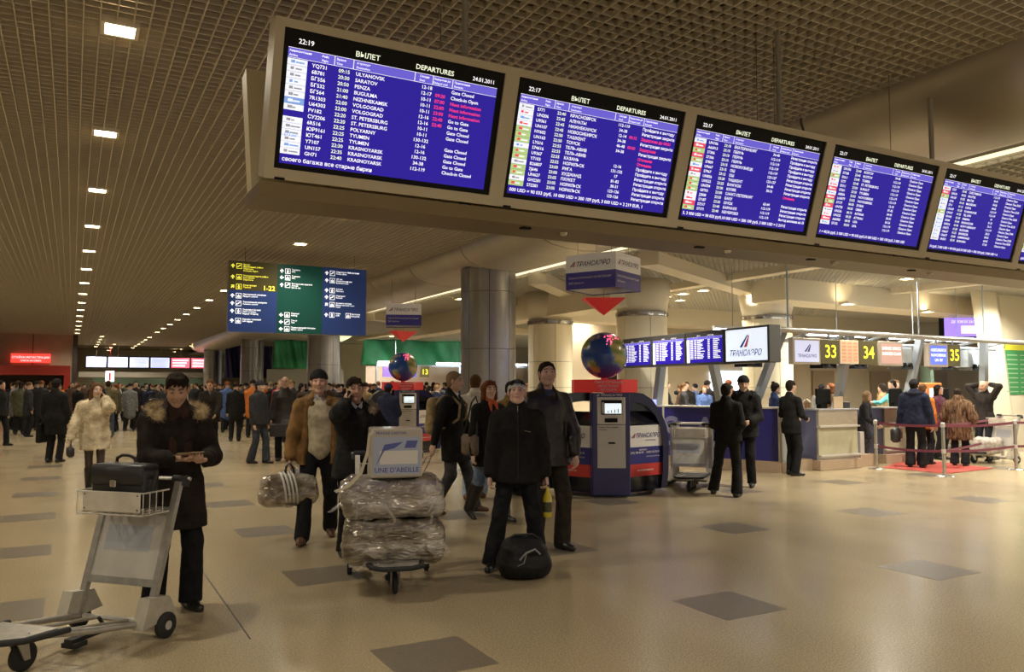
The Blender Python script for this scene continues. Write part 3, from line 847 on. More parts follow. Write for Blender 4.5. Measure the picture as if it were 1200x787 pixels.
for i, y in enumerate(ys):
    if i > 0: ceiling_lamp(.27 - .002 * y, y, CEIL, 'square downlight, %s from the front in the left row of the hall ceiling' % ORD[i - 1], 'downlights in the left row of the hall')
    if 49 > y > 11: ceiling_lamp(4.03 - .002 * y, y, CEIL, 'square downlight, %s from the front in the row over the signboard' % ORD[i - 3], 'downlights in the row over the signboard')
for i, y in enumerate([47 + 3.4 * j for j in range(5)]): ceiling_lamp(1.45, y + 5.5, CEIL, 'tiny downlight, %s from the front in the short row beyond the dark corner' % ORD[i], 'downlights in the short far row')
for i, y in enumerate([51 + 3.0 * j for j in range(6)]): ceiling_lamp(3.95, y + 1, CEIL, 'tiny downlight, %s of those at the far end of the signboard row' % ORD[i], 'downlights at the far end of the signboard row')
# the same rows go on behind the camera and to the left, out of frame
for y in (62, 68, 73):
    for x in (2.5, 7.5): ceiling_lamp(x, y, CEIL, 'tiny downlight before the far end wall, %s pair, %s one' % (ORD[(62, 68, 73).index(y)], 'left' if x < 5 else 'right'), 'downlights at the end wall')
for y in (-8, -2, 1.2):
    for x in (.27, 4.0): ceiling_lamp(x, y, CEIL, 'square downlight out of view, %s row, %s' % ('left' if x < 2 else 'right', {-8: 'well behind the viewer', -2: 'just behind the viewer', 1.2: 'just above the viewer'}[y]), 'downlights out of frame')
for y in (-4, 1.5, 7, 13, 20, 28, 37, 46):
    for x in (-4.5, -10.5): ceiling_lamp(x, y, CEIL, 'square downlight in the %s row left of the aisle, %s from the front' % ('near' if x > -6 else 'outer', ORD[(-4, 1.5, 7, 13, 20, 28, 37, 46).index(y)]), 'downlights out of frame', power=LAMP_W * 1.8)
# check-in side lamps, at the places read off the photograph
LP2 = [((759, 304), 'beside the hanging check-in cube'), ((780, 347), 'in the cluster of three right of the red arrow, nearest it'), ((800, 344), 'in the cluster of three right of the red arrow, middle one'),
       ((824, 340), 'in the cluster of three right of the red arrow, outermost'), ((1024, 310), 'under the third big screen from the right'), ((881, 345), 'at the joint of the slanting cream beam'),
       ((993, 356), 'on the wide cream beam over the counters'), ((1087, 365), 'on the wide cream beam near the tall pillar'), ((722, 366), 'just below the tip of the red arrow'),
       ((662, 363), 'left of the red arrow, nearer it'), ((677, 361), 'left of the red arrow, next to the other'), ((709, 385), 'over the front globe'), ((825, 374), 'over the row of four monitors'),
       ((791, 389), 'over the second of the four monitors'), ((615, 377), 'just right of the steel column'), ((540, 350), 'just left of the steel column'), ((436, 374), 'right edge of the signboard'),
       ((501, 373), 'under the rear hanging cube'), ((483, 391), 'right of the rear arrow'), ((530, 400), 'over the green sheeting'), ((456, 392), 'left of the rear arrow'), ((507, 404), 'over the rear globe'), ((465, 402), 'left over the rear globe')]
for (px_, py_), wd in LP2:
    z = CEIL2 - .02 if py_ > 0 else 0
    if px_ in (993, 1087): z = 3.64
    elif px_ in (881,): z = 3.90
    p = gp(px_, py_, z)
    if p[1] > 48: p = np.array([p[0] * 47 / p[1], 47, z])
    ceiling_lamp(p[0], p[1], z, 'small warm downlight %s' % wd, 'check-in ceiling downlights', power=LAMP_W2)
hidl = []  # unseen downlights; the last, off to the right, is added to brighten the pillar
for x, y in [(11, -2), (11, 3), (11, 8), (16, -1), (16, 4), (16, 8.4), (21, 1), (21, 6.5), (15.5, 18), (20, 17), (26, 17), (18, 25), (24, 30), (14, 38), (17, 11.8), (19.5, 10.2), (21.3, 11.3)]:
    ceiling_lamp(x, y, CEIL2, 'small warm downlight hidden by the big screens, %s counted' % ORD[len(hidl)], 'downlights hidden behind the big screens', power=LAMP_W2 * 1.5); hidl.append(1)
# ------------------------------------------------------------------ departure boards
M_case = mat('board_case', (.50, .43, .31), rough=.45)
M_bez = mat('black_bezel', (.006, .006, .006), rough=.6, spec=.2)
M_blue = screen_mat('screen_blue', (.020, .010, .27), 1.0)
M_black = screen_mat('screen_black', (.004, .004, .012), .5)
M_violet = screen_mat('screen_violet', (.11, .09, .52), 1.1)
M_stxt = screen_mat('screen_text_white', (.95, .95, 1.0), 1.0)
M_sred = screen_mat('screen_text_red', (1.0, .05, .16), 1.0)
M_syel = screen_mat('screen_text_pale', (.85, .92, .70), 1.0)
M_slog = screen_mat('screen_logo_white', (.80, .84, .92), .95)
M_sgrn = screen_mat('screen_logo_green', (.42, .58, .22), .9)
M_slred = screen_mat('screen_logo_red', (.75, .08, .12), .9)
M_slb = screen_mat('screen_logo_blue', (.20, .35, .72), .9)
M_slg = screen_mat('screen_logo_grey', (.35, .35, .42), .7)
SM = [M_blue, M_black, M_violet, M_stxt, M_sred, M_syel, M_slog, M_sgrn, M_slred, M_slb, M_slg]
R1 = [('YQ731','09:15','ULYANOVSK','12-18','','Gate Closed',''), ('6B781','20:30','SARATOV','12-17','09:20','Check-in Open',''), ('БГ556','20:50','PENZA','10-11','07:00','Next information','r'),
      ('БГ532','21:00','BUGULMA','10-11','22:00','Next information','r'), ('БГ564','21:40','NIZHNEKAMSK','10-11','23:00','Next information','r'), ('7R1303','22:00','VOLGOGRAD','12-16','22:40','Go to Gate',''),
      ('U64303','22:00','VOLGOGRAD','12-16','22:40','Go to Gate',''), ('FV182','22:20','ST. PETERSBURG','10-11','','Gate Closed',''), ('СУ2206','22:20','ST. PETERSBURG','10-11','','Gate Closed',''),
      ('6R516','22:25','POLYARNY','130-132','','',''), ('ЮР9161','22:25','TYUMEN','12-16','','Gate Closed',''), ('ЮТ461','22:25','TYUMEN','12-16','','Gate Closed',''),
      ('Y7107','22:30','KRASNOYARSK','130-132','','Gate Closed',''), ('UN157','22:35','KRASNOYARSK','34-38','','Go to Gate',''), ('GH71','22:40','KRASNOYARSK','112-119','','Check-in Closed','')]
R2 = [('S771','22:40','КРАСНОЯРСК','112-119','','Пройдите к выходу',''), ('UN206','22:45','АЛМАТЫ','34-38','','Регистрация закрыта',''), ('U9361','22:45','НИЖНЕКАМСК','12-14','00:15','Задержан до 00:01','r'),
      ('UN107','22:45','НОВОСИБИРСК','34-38','','Регистрация закрыта',''), ('HY602','22:50','ТАШКЕНТ','46-48','00:00','Задержан','r'), ('UN163','22:50','ТОМСК','34-38','','Регистрация закрыта',''),
      ('LY616','22:55','ТЕЛЬ-АВИВ','','','Отменен','r'), ('S74616','22:55','ТЕЛЬ-АВИВ','','','Отменен','r'), ('U9367','22:55','КАЗАНЬ','12-16','','Пройдите к выходу',''), ('Y7103','22:55','НОРИЛЬСК','131-132','','Пройдите к выходу',''),
      ('B26807','23:00','РИГА','17','','Регистрация открыта',''), ('7J646','23:00','ХУДЖАНД','81-82','','Регистрация открыта',''), ('UN627','23:05','ПХУКЕТ','30-31','','Пройдите к выходу',''),
      ('GH2281','23:05','НОРИЛЬСК','123-126','','Регистрация открыта',''), ('S72281','23:05','НОРИЛЬСК','123-126','','Регистрация открыта','')]
R3 = [('UN106','23:10','ЕКАТЕРИНБУРГ','34-40','','Регистрация открыта',''), ('A66913','23:10','ПЕРМЬ','112-119','','Пройдите к выходу',''), ('S7306','23:10','ПЕРМЬ','112-119','','Пройдите к выходу',''), ('S7306','23:10','ПЕРМЬ','112-119','','Пройдите к выходу',''),
      ('S7809','23:15','НОВОКУЗНЕЦК','112-119','','Пройдите к выходу',''), ('U9667','23:15','ОШ','123-127','','Регистрация открыта',''), ('S7967','23:15','ОШ','123-127','','Регистрация открыта',''), ('UN836','23:20','ТАШКЕНТ','34-40','','Регистрация открыта',''),
      ('UN522','23:25','БАНГКОК','30-31','','Регистрация открыта',''), ('UN704','23:30','КУЛЯБ','','','Отменен','r'), ('GF701','23:30','САНКТ-ПЕТЕРБУРГ','','','',''), ('J2808','23:35','БАКУ','62-64','','Регистрация открыта',''),
      ('S7187','23:35','ОМСК','112-119','','Регистрация открыта',''), ('S7317','23:40','БАРНАУЛ','112-119','','Регистрация открыта',''), ('S7171','23:40','КЕМЕРОВО','112-119','','Выход изменен на 35','')]
R4 = [(f, t, d, s, '', 'Check-in Open', '') for f, t, d, s in [('UN106','23:40','ROSTOV','34-40'), ('S7108','23:40','ROSTOV','112-119'), ('S7611','23:40','TOMSK','112-119'), ('S777','23:45','ST. PETERSBURG','112-119'), ('S7311','23:50','SURGUT','112-119'),
      ('S7261','23:50','TYUMEN','112-119'), ('AB006','23:55','NOVOSIBIRSK','112-119'), ('LH6977','23:55','NOVOSIBIRSK','12-18'), ('S7177','00:00','DUBAI','81-82'), ('UN732','00:05','OMSK','34-40'), ('UN336','00:10','ASTANA','50-51'), ('UN325','00:25','ATYRAU','34-36'), ('A66983','00:45','UFA','112-119'), ('S7155','00:50','UFA','112-119')]]
R5 = [(f, t, d, s, '', r, '') for f, t, d, s, r in [('S757','00:45','CHELYABINSK','112-119','Check-in Open'), ('UN101','00:55','IRKUTSK','40-41','Check-in Time 22:55'), ('UN187','01:05','BRATSK','34-36','Check-in Open'), ('S774','01:10','MAGADAN','60-62','Check-in Time 23:10'),
      ('S711','01:15','CHITA','112-119','Check-in Open'), ('UN109','01:20','KHABAROVSK','112-119','Check-in Time 23:20'), ('UN107','01:25','TEL AVIV','14','Check-in Open'), ('UN141','01:30','SAMARA','51-52','Check-in Time 23:30'), ('S7604','01:40','KRASNODAR','10-11','Check-in Open'),
      ('UN316','01:45','NOVY URENGOY','112-119','Check-in Time 23:45'), ('UN371','01:50','BUGULMA','20-21','Check-in Open'), ('UN627','01:55','BANGKOK','50-52','Check-in Time 23:55'), ('UN677','02:00','SAMARKAND','60-63','Check-in Time 00:00'), ('UN521','02:10','BUKHARA','17-18','Check-in Open')]]
TICK = ['своего багажа все старые бирки', '000 USD = 90 033 руб, 10 000 USD = 300 109 руб, 3 000 USD = 2 219 EUR, 1', '5, 3 000 USD = 90 033 руб,10 000 USD = 300 109 руб, 3 000 USD = 2 219 E', '1 = 40,56 руб, 3 000 USD = 90 033 руб,10 000 USD = 300 109 руб, 3 000 USD', '10 руб, 3 000 USD = 90 033 руб,10 000 USD = 300 109 руб, 3 000 USD = 2', 'руб, 3 000 USD = 90 033 руб,10 000 USD = 300 109']
UW, UH = 1.43, .84
def screen_content(rows, W, H, O, ux, uy, nrm, clock, ticker, seed, small=False, m=None):
    """everything shown on one departures display, W x H, lower left corner O; returned as two mesh builders"""
    O, ux, uy, nrm = (np.array(a, float) for a in (O, ux, uy, nrm))
    P = lambda x, y, e=.0006: O + ux * x * W + uy * y * H + nrm * e
    T = MB(); G = MB()
    def rect(mb, x0, y0, x1, y1, mi, e=.0006): mb.quad(P(x0, y0, e), P(x1, y0, e), P(x1, y1, e), P(x0, y1, e), mi)
    def tx(s, x, y, size, mi=3, bold=.008, maxw=None, align='L', res=1): T.text(s, P(x, y, .0016), ux, uy, size * H, mi, bold=bold, align=align, maxw=(maxw * W if maxw else None), res=res, sx=1.06)
    rect(G, 0, 0, 1, .885, 0, .0006)
    rect(G, 0, .815, 1, .885, 2, .001)
    for x in (.20, .285, .575, .665, .765): rect(G, x, .815, x + .003, .885, 3, .0013)
    rect(G, 0, .885, 1, .888, 3, .0013); rect(G, 0, .812, 1, .815, 3, .0013)
    if small:
        rect(G, 0, 0, .085, .8, 6, .001)
        for i in range(len(rows)):
            y = .77 - i * .049; r = random.Random(seed * 50 + i)
            for a, b in ((.11, .19), (.22, .28), (.3, .3 + .1 + .12 * r.random()), (.6, .66), (.75, .86 + .1 * r.random())): rect(T, a, y, b, y + .022, 3, .0016)
        tx('ВЫЛЕТ', .3, .91, .055); tx('DEPARTURES', .6, .91, .055)
        return G, T
    tx(clock, .04, .925, .052, 3, .03); tx('ВЫЛЕТ', .29, .915, .056, 5, .03); tx('DEPARTURES', .575, .915, .056, 5, .03); tx('24.01.2011', .865, .915, .046, 3, .03, maxw=.13)
    for s1, s2, x in (('Авиакомпания', 'Airline', .005), ('Рейс', 'Flight', .145), ('Время', 'Time', .21), ('Аэропорт', 'Destination', .30), ('Секция', 'Desk', .60), ('Задержан до', 'Delayed until', .67), ('Примечание', 'Remarks', .775)):
        tx(s1, x, .857, .023, 3, .015); tx(s2, x, .825, .023, 3, .015)
    r = random.Random(seed); pitch = .0488
    for i, (f, t, d, s, dl, rm, c) in enumerate(rows):
        y = .768 - i * pitch; z = .040
        tx(f, .105, y, z, 3, .014, maxw=.09); tx(t, .222, y, z, 5, .014); tx(d, .30, y, z, 3, .014, maxw=.27); tx(s, .64, y, z, 3, .014, align='C')
        if dl: tx(dl, .685, y, z, 4, .014)
        if rm: tx(rm, .765, y, z, 4 if c else 3, .014, maxw=.225)
        # airline logo cell: pale, green, red or blue card with a coloured mark
        kind = [6, 6, 6, 6, 6, 6, 9, 6, 0, 6, 6, 6, 6, 6, 6][i] if seed == 1 else r.choice([6, 6, 7, 7, 6, 8 if seed > 2 else 6])
        if kind:
            rect(G, 0.0, y - .008, .085, y + pitch - .010, kind, .001)
            q = r.choice([10, 9, 8, 10]) if kind == 6 else 6
            rect(G, .015, y + .006, .015 + .012 + .01 * r.random(), y + .028, q if kind != 7 else 8, .0016); rect(G, .036, y + .008, .05 + .028 * r.random(), y + .020, q, .0016)
    if seed == 1: T.text('UTair', P(.008, .215, .002), ux, uy, .045 * H, 9, bold=.03, shear=.3)
    tx(ticker, .01, .022, .044, 3, .012, maxw=.97)
    return G, T
vt = np.array([0, -.25, .80]); vt /= np.linalg.norm(vt); nt_ = np.array([0, -vt[2], vt[1]])
labels = ['big tilted departure screen nearest the camera, English list with pink delay notices', 'second big tilted departure screen from the left, Russian list from Krasnoyarsk to Norilsk',
          'third big tilted departure screen from the left, Russian list starting with Yekaterinburg', 'fourth big tilted departure screen from the left, every remark reading Check-in Open',
          'fifth big tilted departure screen from the left, remarks alternating open and later times', 'last big tilted departure screen, cut by the right edge of the photo']
allrows = [R1, R2, R3, R4, R5, R4]
F_ = lambda u, v, w, O: O + np.array([1., 0, 0]) * u + vt * v + nt_ * w
for i in range(6):
    x0 = .875 + UW * i - .012 * i
    O = np.array([x0, 4.40, 2.79])
    root = empty('departure_screen', tuple(O), 0, labels[i], 'screen', 'row of big departure screens')
    Z = np.zeros(3); f = lambda u, v, w: F_(u, v, w, Z)
    def fbox(mb, a, b, mi=0):
        V = [f(u, v, w) for w in (a[2], b[2]) for v in (a[1], b[1]) for u in (a[0], b[0])]
        mb.add(V, [(0, 2, 3, 1), (4, 5, 7, 6), (0, 1, 5, 4), (2, 6, 7, 3), (0, 4, 6, 2), (1, 3, 7, 5)], mi)
    bx0, by0, bx1, by1 = .052, .060, UW - .058, UH - .045
    m = MB(); fbox(m, (.003, 0, -.16), (UW - .009, by0, 0)); fbox(m, (.003, by1, -.16), (UW - .009, UH, 0)); fbox(m, (.003, by0, -.16), (bx0, by1, 0)); fbox(m, (bx1, by0, -.16), (UW - .009, by1, 0)); fbox(m, (bx0, by0, -.16), (bx1, by1, -.06))
    m.build('casing', M_case, root)
    m = MB(); fbox(m, (bx0, by0, -.06), (bx1, by1, -.012)); m.build('bezel', M_bez, root)
    sx0, sy0, sx1, sy1 = bx0 + .028, by0 + .03, bx1 - .04, by1 - .018
    W_, H_ = sx1 - sx0, sy1 - sy0
    G, T = screen_content(allrows[i], W_, H_, f(sx0, sy0, -.0118), (1, 0, 0), vt, nt_, '22:19' if i == 0 else '22:17', TICK[i], i + 1)
    G.build('display', SM, root); T.build('screen_text', SM, root)['kind'] = 'stuff'
    m = MB(); fbox(m, (.06, -.002, -.03), (.115, .012, .004)); m.build('latch', M_bez, root)
# the mirrored row on the other side of the gantry, seen end-on
for i in range(6):
    x0 = .875 + UW * i - .012 * i
    root = empty('departure_screen', (x0, 4.72, 2.80), 0, 'rear-facing departure screen unit behind the %s big screen' % ORD[i], 'screen', 'rear-facing screens on the gantry')
    m = MB(); m.add([(0, .0, 0), (UW - .02, .0, 0), (UW - .02, .13, 0), (0, .13, 0), (0, .25, .8), (UW - .02, .25, .8), (UW - .02, .38, .78), (0, .38, .78)],
                    [(0, 3, 2, 1), (4, 5, 6, 7), (0, 1, 5, 4), (1, 2, 6, 5), (2, 3, 7, 6), (3, 0, 4, 7)])
    m.build('casing', mat('case_cream', (.80, .70, .46), rough=.5), root)
    m = MB(); m.add([(.06, .157, .06), (UW - .08, .157, .06), (.06, .375, .72), (UW - .08, .375, .72)], [(0, 1, 3, 2)]); m.build('display', M_blue, root)
    m = MB(); 
    for a in (.12, .24): m.box((a * 0 - .012, a - .02 + .03, .08), (0, a + .0 + .03, .66))
g = empty('screen_gantry', (0, 0, 0), 0, 'dull bronze ceiling-hung gantry tray carrying the row of big departure screens', 'gantry')
m = MB(); m.add([(.86, 4.40, 2.775), (9.5, 4.40, 2.775), (9.5, 4.86, 2.775), (.86, 4.86, 2.775), (.86, 4.44, 2.70), (9.5, 4.44, 2.70), (9.5, 4.82, 2.70), (.86, 4.82, 2.70)], [(0, 1, 2, 3), (4, 7, 6, 5), (0, 4, 5, 1), (2, 6, 7, 3), (0, 3, 7, 4), (1, 5, 6, 2)])
m.build('tray', mat('tray_bronze', (.20, .155, .09), rough=.45, metal=.3), g)
for x in (2.16, 7.0, 5.0): 
    m = MB(); m.tube([(x, 4.56, 2.8), (x, 4.56, 3.75)], .035, 10); m.tube([(x, 4.56, 3.7), (x, 4.56, CEIL + .22)], .022, 10); m.box((x - .05, 4.51, 3.52), (x + .05, 4.61, 3.62)); m.build('pole', mat('pole_grey', (.42, .39, .33), rough=.4, metal=.4), g)
for x in (2.05, 5.1, 4.9, 6.6):
    m = MB(); m.tube([(x, 4.7, 2.8), (x, 4.7, CEIL + .22)], .004, 5); m.build('wire', M_ring, g)
for x in (2.9, 4.4, 5.6, 6.9):
    m = MB(); m.lathe([(.02, 2.68), (.03, 2.70), (.012, 2.71)], 10, (x, 4.55, 0)); m.build('tray_catch', M_ring, g); m = MB(); m.box((x - .35, 4.5, 2.69), (x - .28, 4.54, 2.7)); m.build('tray_catch', M_bez, g)

# ------------------------------------------------------------------ hanging direction signboard
sgn = empty('direction_sign', (2.76, 17.2, 2.77), 0, 'large hanging direction signboard in blue and dark green with arrows and pictograms', 'sign')
M_sb = screen_mat('sign_blue', (.022, .042, .14), .35); M_sg = screen_mat('sign_green', (.010, .055, .042), .35); M_so = screen_mat('sign_olive', (.060, .050, .018), .35)
M_sw = screen_mat('sign_white', (.9, .92, .95), 1.0); M_sy = screen_mat('sign_yellow', (.85, .80, .08), 1.0)
m = MB(); m.box((0, 0, 0), (2.97, .14, 1.49), bev=.01); m.build('sign_box', mat('sign_case', (.30, .30, .32), rough=.4, metal=.4), sgn)
m = MB()
def sr(x0, z0, x1, z1, mi, e=-.004): m.quad((x0, e, z0), (x1, e, z0), (x1, e, z1), (x0, e, z1), mi)
sr(.01, .88, 1.0, 1.48, 2); sr(.01, .01, 1.0, .88, 0); sr(1.0, .01, 1.97, 1.48, 1); sr(1.97, .01, 2.96, 1.48, 0)
m.build('sign_face', [M_sb, M_sg, M_so], sgn)
m = MB(); Y_ = -.008
def arrow(x, z, ang, mi):
    c, s_ = math.cos(ang), math.sin(ang)
    for poly in ([(-.012, -.04), (.012, -.04), (.012, .01), (-.012, .01)], [(-.042, .0), (0, .045), (.042, .0), (.03, -.012), (0, .018), (-.03, -.012)]):
        V = [(x + a * c - b * s_, Y_, z + a * s_ + b * c) for a, b in poly]; m.add(V, [tuple(range(len(poly)))], mi)
def picto(x, z, mi, k):
    w = .055
    for a in ((-w, -w, w, -w + .008), (-w, w - .008, w, w), (-w, -w, -w + .008, w), (w - .008, -w, w, w)): m.quad((x + a[0], Y_, z + a[1]), (x + a[2], Y_, z + a[1]), (x + a[2], Y_, z + a[3]), (x + a[0], Y_, z + a[3]), mi)
    if k % 3 == 0: m.add([(x - .035, Y_, z - .03), (x + .035, Y_, z + .015), (x + .03, Y_, z + .035), (x - .04, Y_, z - .01)], [(0, 1, 2, 3)], mi)
    elif k % 3 == 1: m.add([(x - .03, Y_, z - .035), (x + .03, Y_, z - .035), (x + .03, Y_, z + .005), (x - .03, Y_, z + .005)], [(0, 1, 2, 3)], mi); m.add([(x - .012, Y_, z + .012), (x + .012, Y_, z + .012), (x, Y_, z + .035)], [(0, 1, 2)], mi)
    else: m.add([(x - .014, Y_, z - .04), (x + .014, Y_, z - .04), (x + .022, Y_, z + .012), (x - .022, Y_, z + .012)], [(0, 1, 2, 3)], mi); m.add([(x - .011, Y_, z + .018), (x + .011, Y_, z + .018), (x + .011, Y_, z + .038), (x - .011, Y_, z + .038)], [(0, 1, 2, 3)], mi)
def sline(x, z, ang, lines, mi, k, a2=0):
    arrow(x + .09, z, ang, mi); picto(x + .215, z, mi, k)
    for q, s_ in enumerate(lines): m.text(s_, (x + .30, Y_, z + .022 - .042 * q), (1, 0, 0), (0, 0, 1), .044, mi, bold=.03)
sline(.0, 1.38, 0, ['Вылет', 'Внутренние рейсы', 'Departures', 'Domestic Flights'], 1, 0)
sline(.0, 1.15, 0, ['Международные рейсы', 'International', 'Departures'], 1, 1)
sline(.0, .95, -.8, ['Регистрация', 'Check-in'], 1, 2)
m.text('1-22', (.70, Y_, .90), (1, 0, 0), (0, 0, 1), .14, 1, bold=.012, res=3)
for z, ls, k in ((.76, ['Паспортный контроль', 'Passport control'], 1), (.60, ['Таможенный контроль', 'Customs control'], 0), (.44, ['Упаковка багажа', 'Пост охраны', 'Baggage wrapping'], 2), (.24, ['Камера хранения', 'Left luggage'], 1)): sline(.0, z, 0, ls, 0, k)
for z, ls, k, a in ((1.34, ['Туалеты', 'WC'], 2, 0), (1.20, ['Туалеты', 'WC'], 1, 1.57), (1.04, ['Выход в зал прилета', 'Arrivals', 'Exit to city'], 0, 0), (.40, ['Паркинг', 'Parking'], 1, 1.57), (.25, ['Такси', 'Taxi'], 0, 1.57), (.10, ['Привокзальная площадь', 'Station square'], 1, 1.57)): sline(1.0, z, a, ls, 0, k)
for z, ls, k, a in ((1.36, ['Авиакассы Информация', 'Ticket offices'], 0, 0), (1.20, ['VIP зал', 'Депутатский зал', 'Business lounge'], 1, 0), (.98, ['Аптека', 'Pharmacy'], 2, 0), (.83, ['Медпункт', 'First aid'], 0, 0), (.67, ['Комната матери', 'Mother and child room', 'Hotel'], 1, -.8), (.44, ['Кафе', 'Cafe'], 2, 0)): sline(1.97, z, a, ls, 0, k)
picto(2.55, .44, 0, 1); m.text('Ресторан', (2.62, Y_, .46), (1, 0, 0), (0, 0, 1), .044, 0, bold=.03); m.text('Restaurant', (2.62, Y_, .415), (1, 0, 0), (0, 0, 1), .044, 0, bold=.03)
m.build('sign_lettering', [M_sw, M_sy], sgn)['kind'] = 'stuff'
for x in (.35, 2.7):
    m = MB(); m.tube([(x, .07, 1.48), (x, .07, CEIL + .22 - 2.77)], .006, 5); m.build('wire', M_ring, sgn)

# ------------------------------------------------------------------ far screens and shop fronts
for i in range(6):
    x = .75 + 1.37 * i
    s = empty('flight_screen', (x, 63, 2.92), 0, 'far flight information screen, %s from the left, %s' % (ORD[i], 'pale blue list' if i < 4 else 'red and white notice'), 'screen', 'far row of flight screens')
    m = MB(); m.box((0, 0, 0), (1.36, .12, .84)); m.build('casing', M_bez, s)
    m = MB(); m.quad((.06, -.01, .06), (1.3, -.01, .06), (1.3, -.01, .78), (.06, -.01, .78), 0)
    for j in range(8 if i < 4 else 3):
        z = .66 - j * (.075 if i < 4 else .2); m.quad((.14, -.02, z - (.03 if i < 4 else .1)), (1.2 - .1 * (j % 3), -.02, z - (.03 if i < 4 else .1)), (1.2 - .1 * (j % 3), -.02, z), (.14, -.02, z), 1)
    m.build('display', [screen_mat('far_pale', (.55, .60, .85), 1.3) if i < 4 else screen_mat('far_red', (.9, .10, .16), 1.3), screen_mat('far_line', (.30, .33, .70), 1) if i < 4 else M_sw], s)
    m = MB(); m.tube([(.68, .06, .84), (.68, .06, CEIL - 2.92 + .2)], .012, 5); m.build('rod', M_ring, s)
sh = empty('shop_front', (-16, 49.5, 0), 0, 'low shop front with a red fascia band under the brown far wall', 'shop')
m = MB(); m.box((0, 0, 2.25), (15.9, 2.4, 2.75)); m.build('fascia', mat('red_fascia', (.42, .035, .02), rough=.4), sh)
m = MB(); m.box((15.6, 0.0, 0), (15.9, 2.4, 2.25)); m.build('pier', mat('red_fascia', (.5, .04, .03)), sh)
m = MB(); m.box((0, 2.2, 0), (15.6, 2.4, 2.25)); m.build('back_panel', mat('shop_dark', (.05, .035, .03), rough=.6), sh)
for i in range(10):
    m = MB(); x = 1.2 + 1.5 * i; m.box((x, 1.7, 0), (x + 1.0, 2.15, 1.7)); m.box((x + .04, 1.66, 1.1), (x + .96, 1.7, 1.6)); m.build('display_case', mat('case_glow', (.30, .22, .15), rough=.4), sh)
s = empty('lit_sign', (-3.0, 51.7, 2.95), 0, 'small glowing red sign with white lettering on the brown far wall', 'sign')
m = MB(); m.box((0, 0, 0), (1.9, .25, .5)); m.build('sign_box', screen_mat('sign_red', (.9, .07, .05), 1.1), s)
m = MB(); m.text('СТОЙКИ РЕГИСТРАЦИИ', (.95, -.02, .24), (1, 0, 0), (0, 0, 1), .15, 0, bold=.04, align='C'); m.text('CHECK-IN DESKS', (.95, -.02, .07), (1, 0, 0), (0, 0, 1), .13, 0, bold=.04, align='C'); m.build('lettering', M_sw, s)
s = empty('lit_sign', (2.0, 62.0, 1.95), 0, 'tiny white and red pictogram sign below the far flight screens', 'sign')
m = MB(); m.box((0, 0, 0), (.55, .1, .75)); m.build('sign_box', M_sw, s)
m = MB(); m.box((.22, -.02, .1), (.33, -.004, .62)); m.tube([(.27, 0.05, .75), (.27, .05, 2.6)], .01, 5); m.build('figure_mark', mat('sign_mark_red', (.7, .05, .05)), s)
c = empty('service_counter', (.4, 66, 0), 0, 'pale service counter front under the far screens', 'counter')
m = MB(); m.box((0, 0, 0), (11, .8, 1.1)); m.box((0, .3, 2.3), (11, .8, 2.7)); m.build('counter_body', mat('counter_pale', (.5, .48, .44), rough=.4), c)
m = MB(); m.box((1, 8, 0), (11, 8.2, 2.3)); m.build('counter_back', mat('counter_green', (.14, .2, .14), rough=.5), c)

# green and dark blue construction sheeting beyond the columns
def sheet(x0, x1, y, z0, z1, M, label, amp=.12, seed=1):
    n, k = 60, 14; V = []; 
    for j in range(k + 1):
        for i in range(n + 1):
            u = i / n; v = j / k; V.append((x0 + (x1 - x0) * u, y + amp * math.sin(u * 23 + 3 * v + seed) + amp * .5 * math.sin(u * 61 + v * 5 + seed), z0 + (z1 - z0) * v - .05 * abs(math.sin(u * 9 + seed)) * v))
    m = MB(); m.add(V, [(j * (n + 1) + i, j * (n + 1) + i + 1, (j + 1) * (n + 1) + i + 1, (j + 1) * (n + 1) + i) for j in range(k) for i in range(n)])
    o = m.build('plastic_sheet', M, smooth=True); md = o.modifiers.new('s', 'SOLIDIFY'); md.thickness = .01; return tag(o, label, 'sheet')
M_tg = mat('sheet_green', (.05, .38, .17), rough=.45, noise=.3, nscale=.8); M_tb = mat('sheet_navy', (.03, .03, .16), rough=.5)
sheet(9.4, 12.9, 43.5, 2.6, 4.15, M_tg, 'green plastic sheeting hung between the two steel columns behind the signboard')
sheet(13.3, 22.5, 40.5, 2.75, 4.15, M_tg, 'long band of green plastic sheeting above the far lit desks')
sheet(8.9, 12.0, 56, 2.2, 4.5, M_tb, 'dark navy sheeting between the two leftmost columns')
w = MB(); w.box((9.6, 46, 0), (14, 46.2, 2.6)); o = w.build('partition', mat('hoarding_white', (.62, .58, .52), rough=.6)); o.name = 'wall_hoarding'; tag(o, kind='structure')
# ------------------------------------------------------------------ self check-in kiosks with globes
M_navy = mat('kiosk_navy', (.025, .022, .13), rough=.35, coat=.3)
M_kgrey = mat('kiosk_grey', (.58, .55, .50), rough=.4, metal=.3)
M_kred = mat('kiosk_red', (.55, .03, .025), rough=.35, emis=.25)
M_kdark = mat('kiosk_dark', (.012, .012, .018), rough=.15, coat=.5)
M_white = mat('print_white', (.78, .76, .72), rough=.5)
M_redp = mat('print_red', (.60, .05, .04), rough=.5)
M_navyp = mat('print_navy', (.03, .03, .20), rough=.5)
M_scr = screen_mat('kiosk_screen', (.72, .82, .86), 1.0)
def logo_mark(mb, O, ux, uy, s, m1, m2):
    O, ux, uy = np.array(O, float), np.array(ux, float), np.array(uy, float)
    P = lambda x, y: O + ux * x * s + uy * y * s
    mb.add([P(0, 0), P(.35, 0), P(1.1, .95), P(1.0, 1.0)], [(0, 1, 2, 3)], m1); mb.add([P(.55, 0), P(.95, 0), P(1.25, .9), P(1.15, .95)], [(0, 1, 2, 3)], m2)
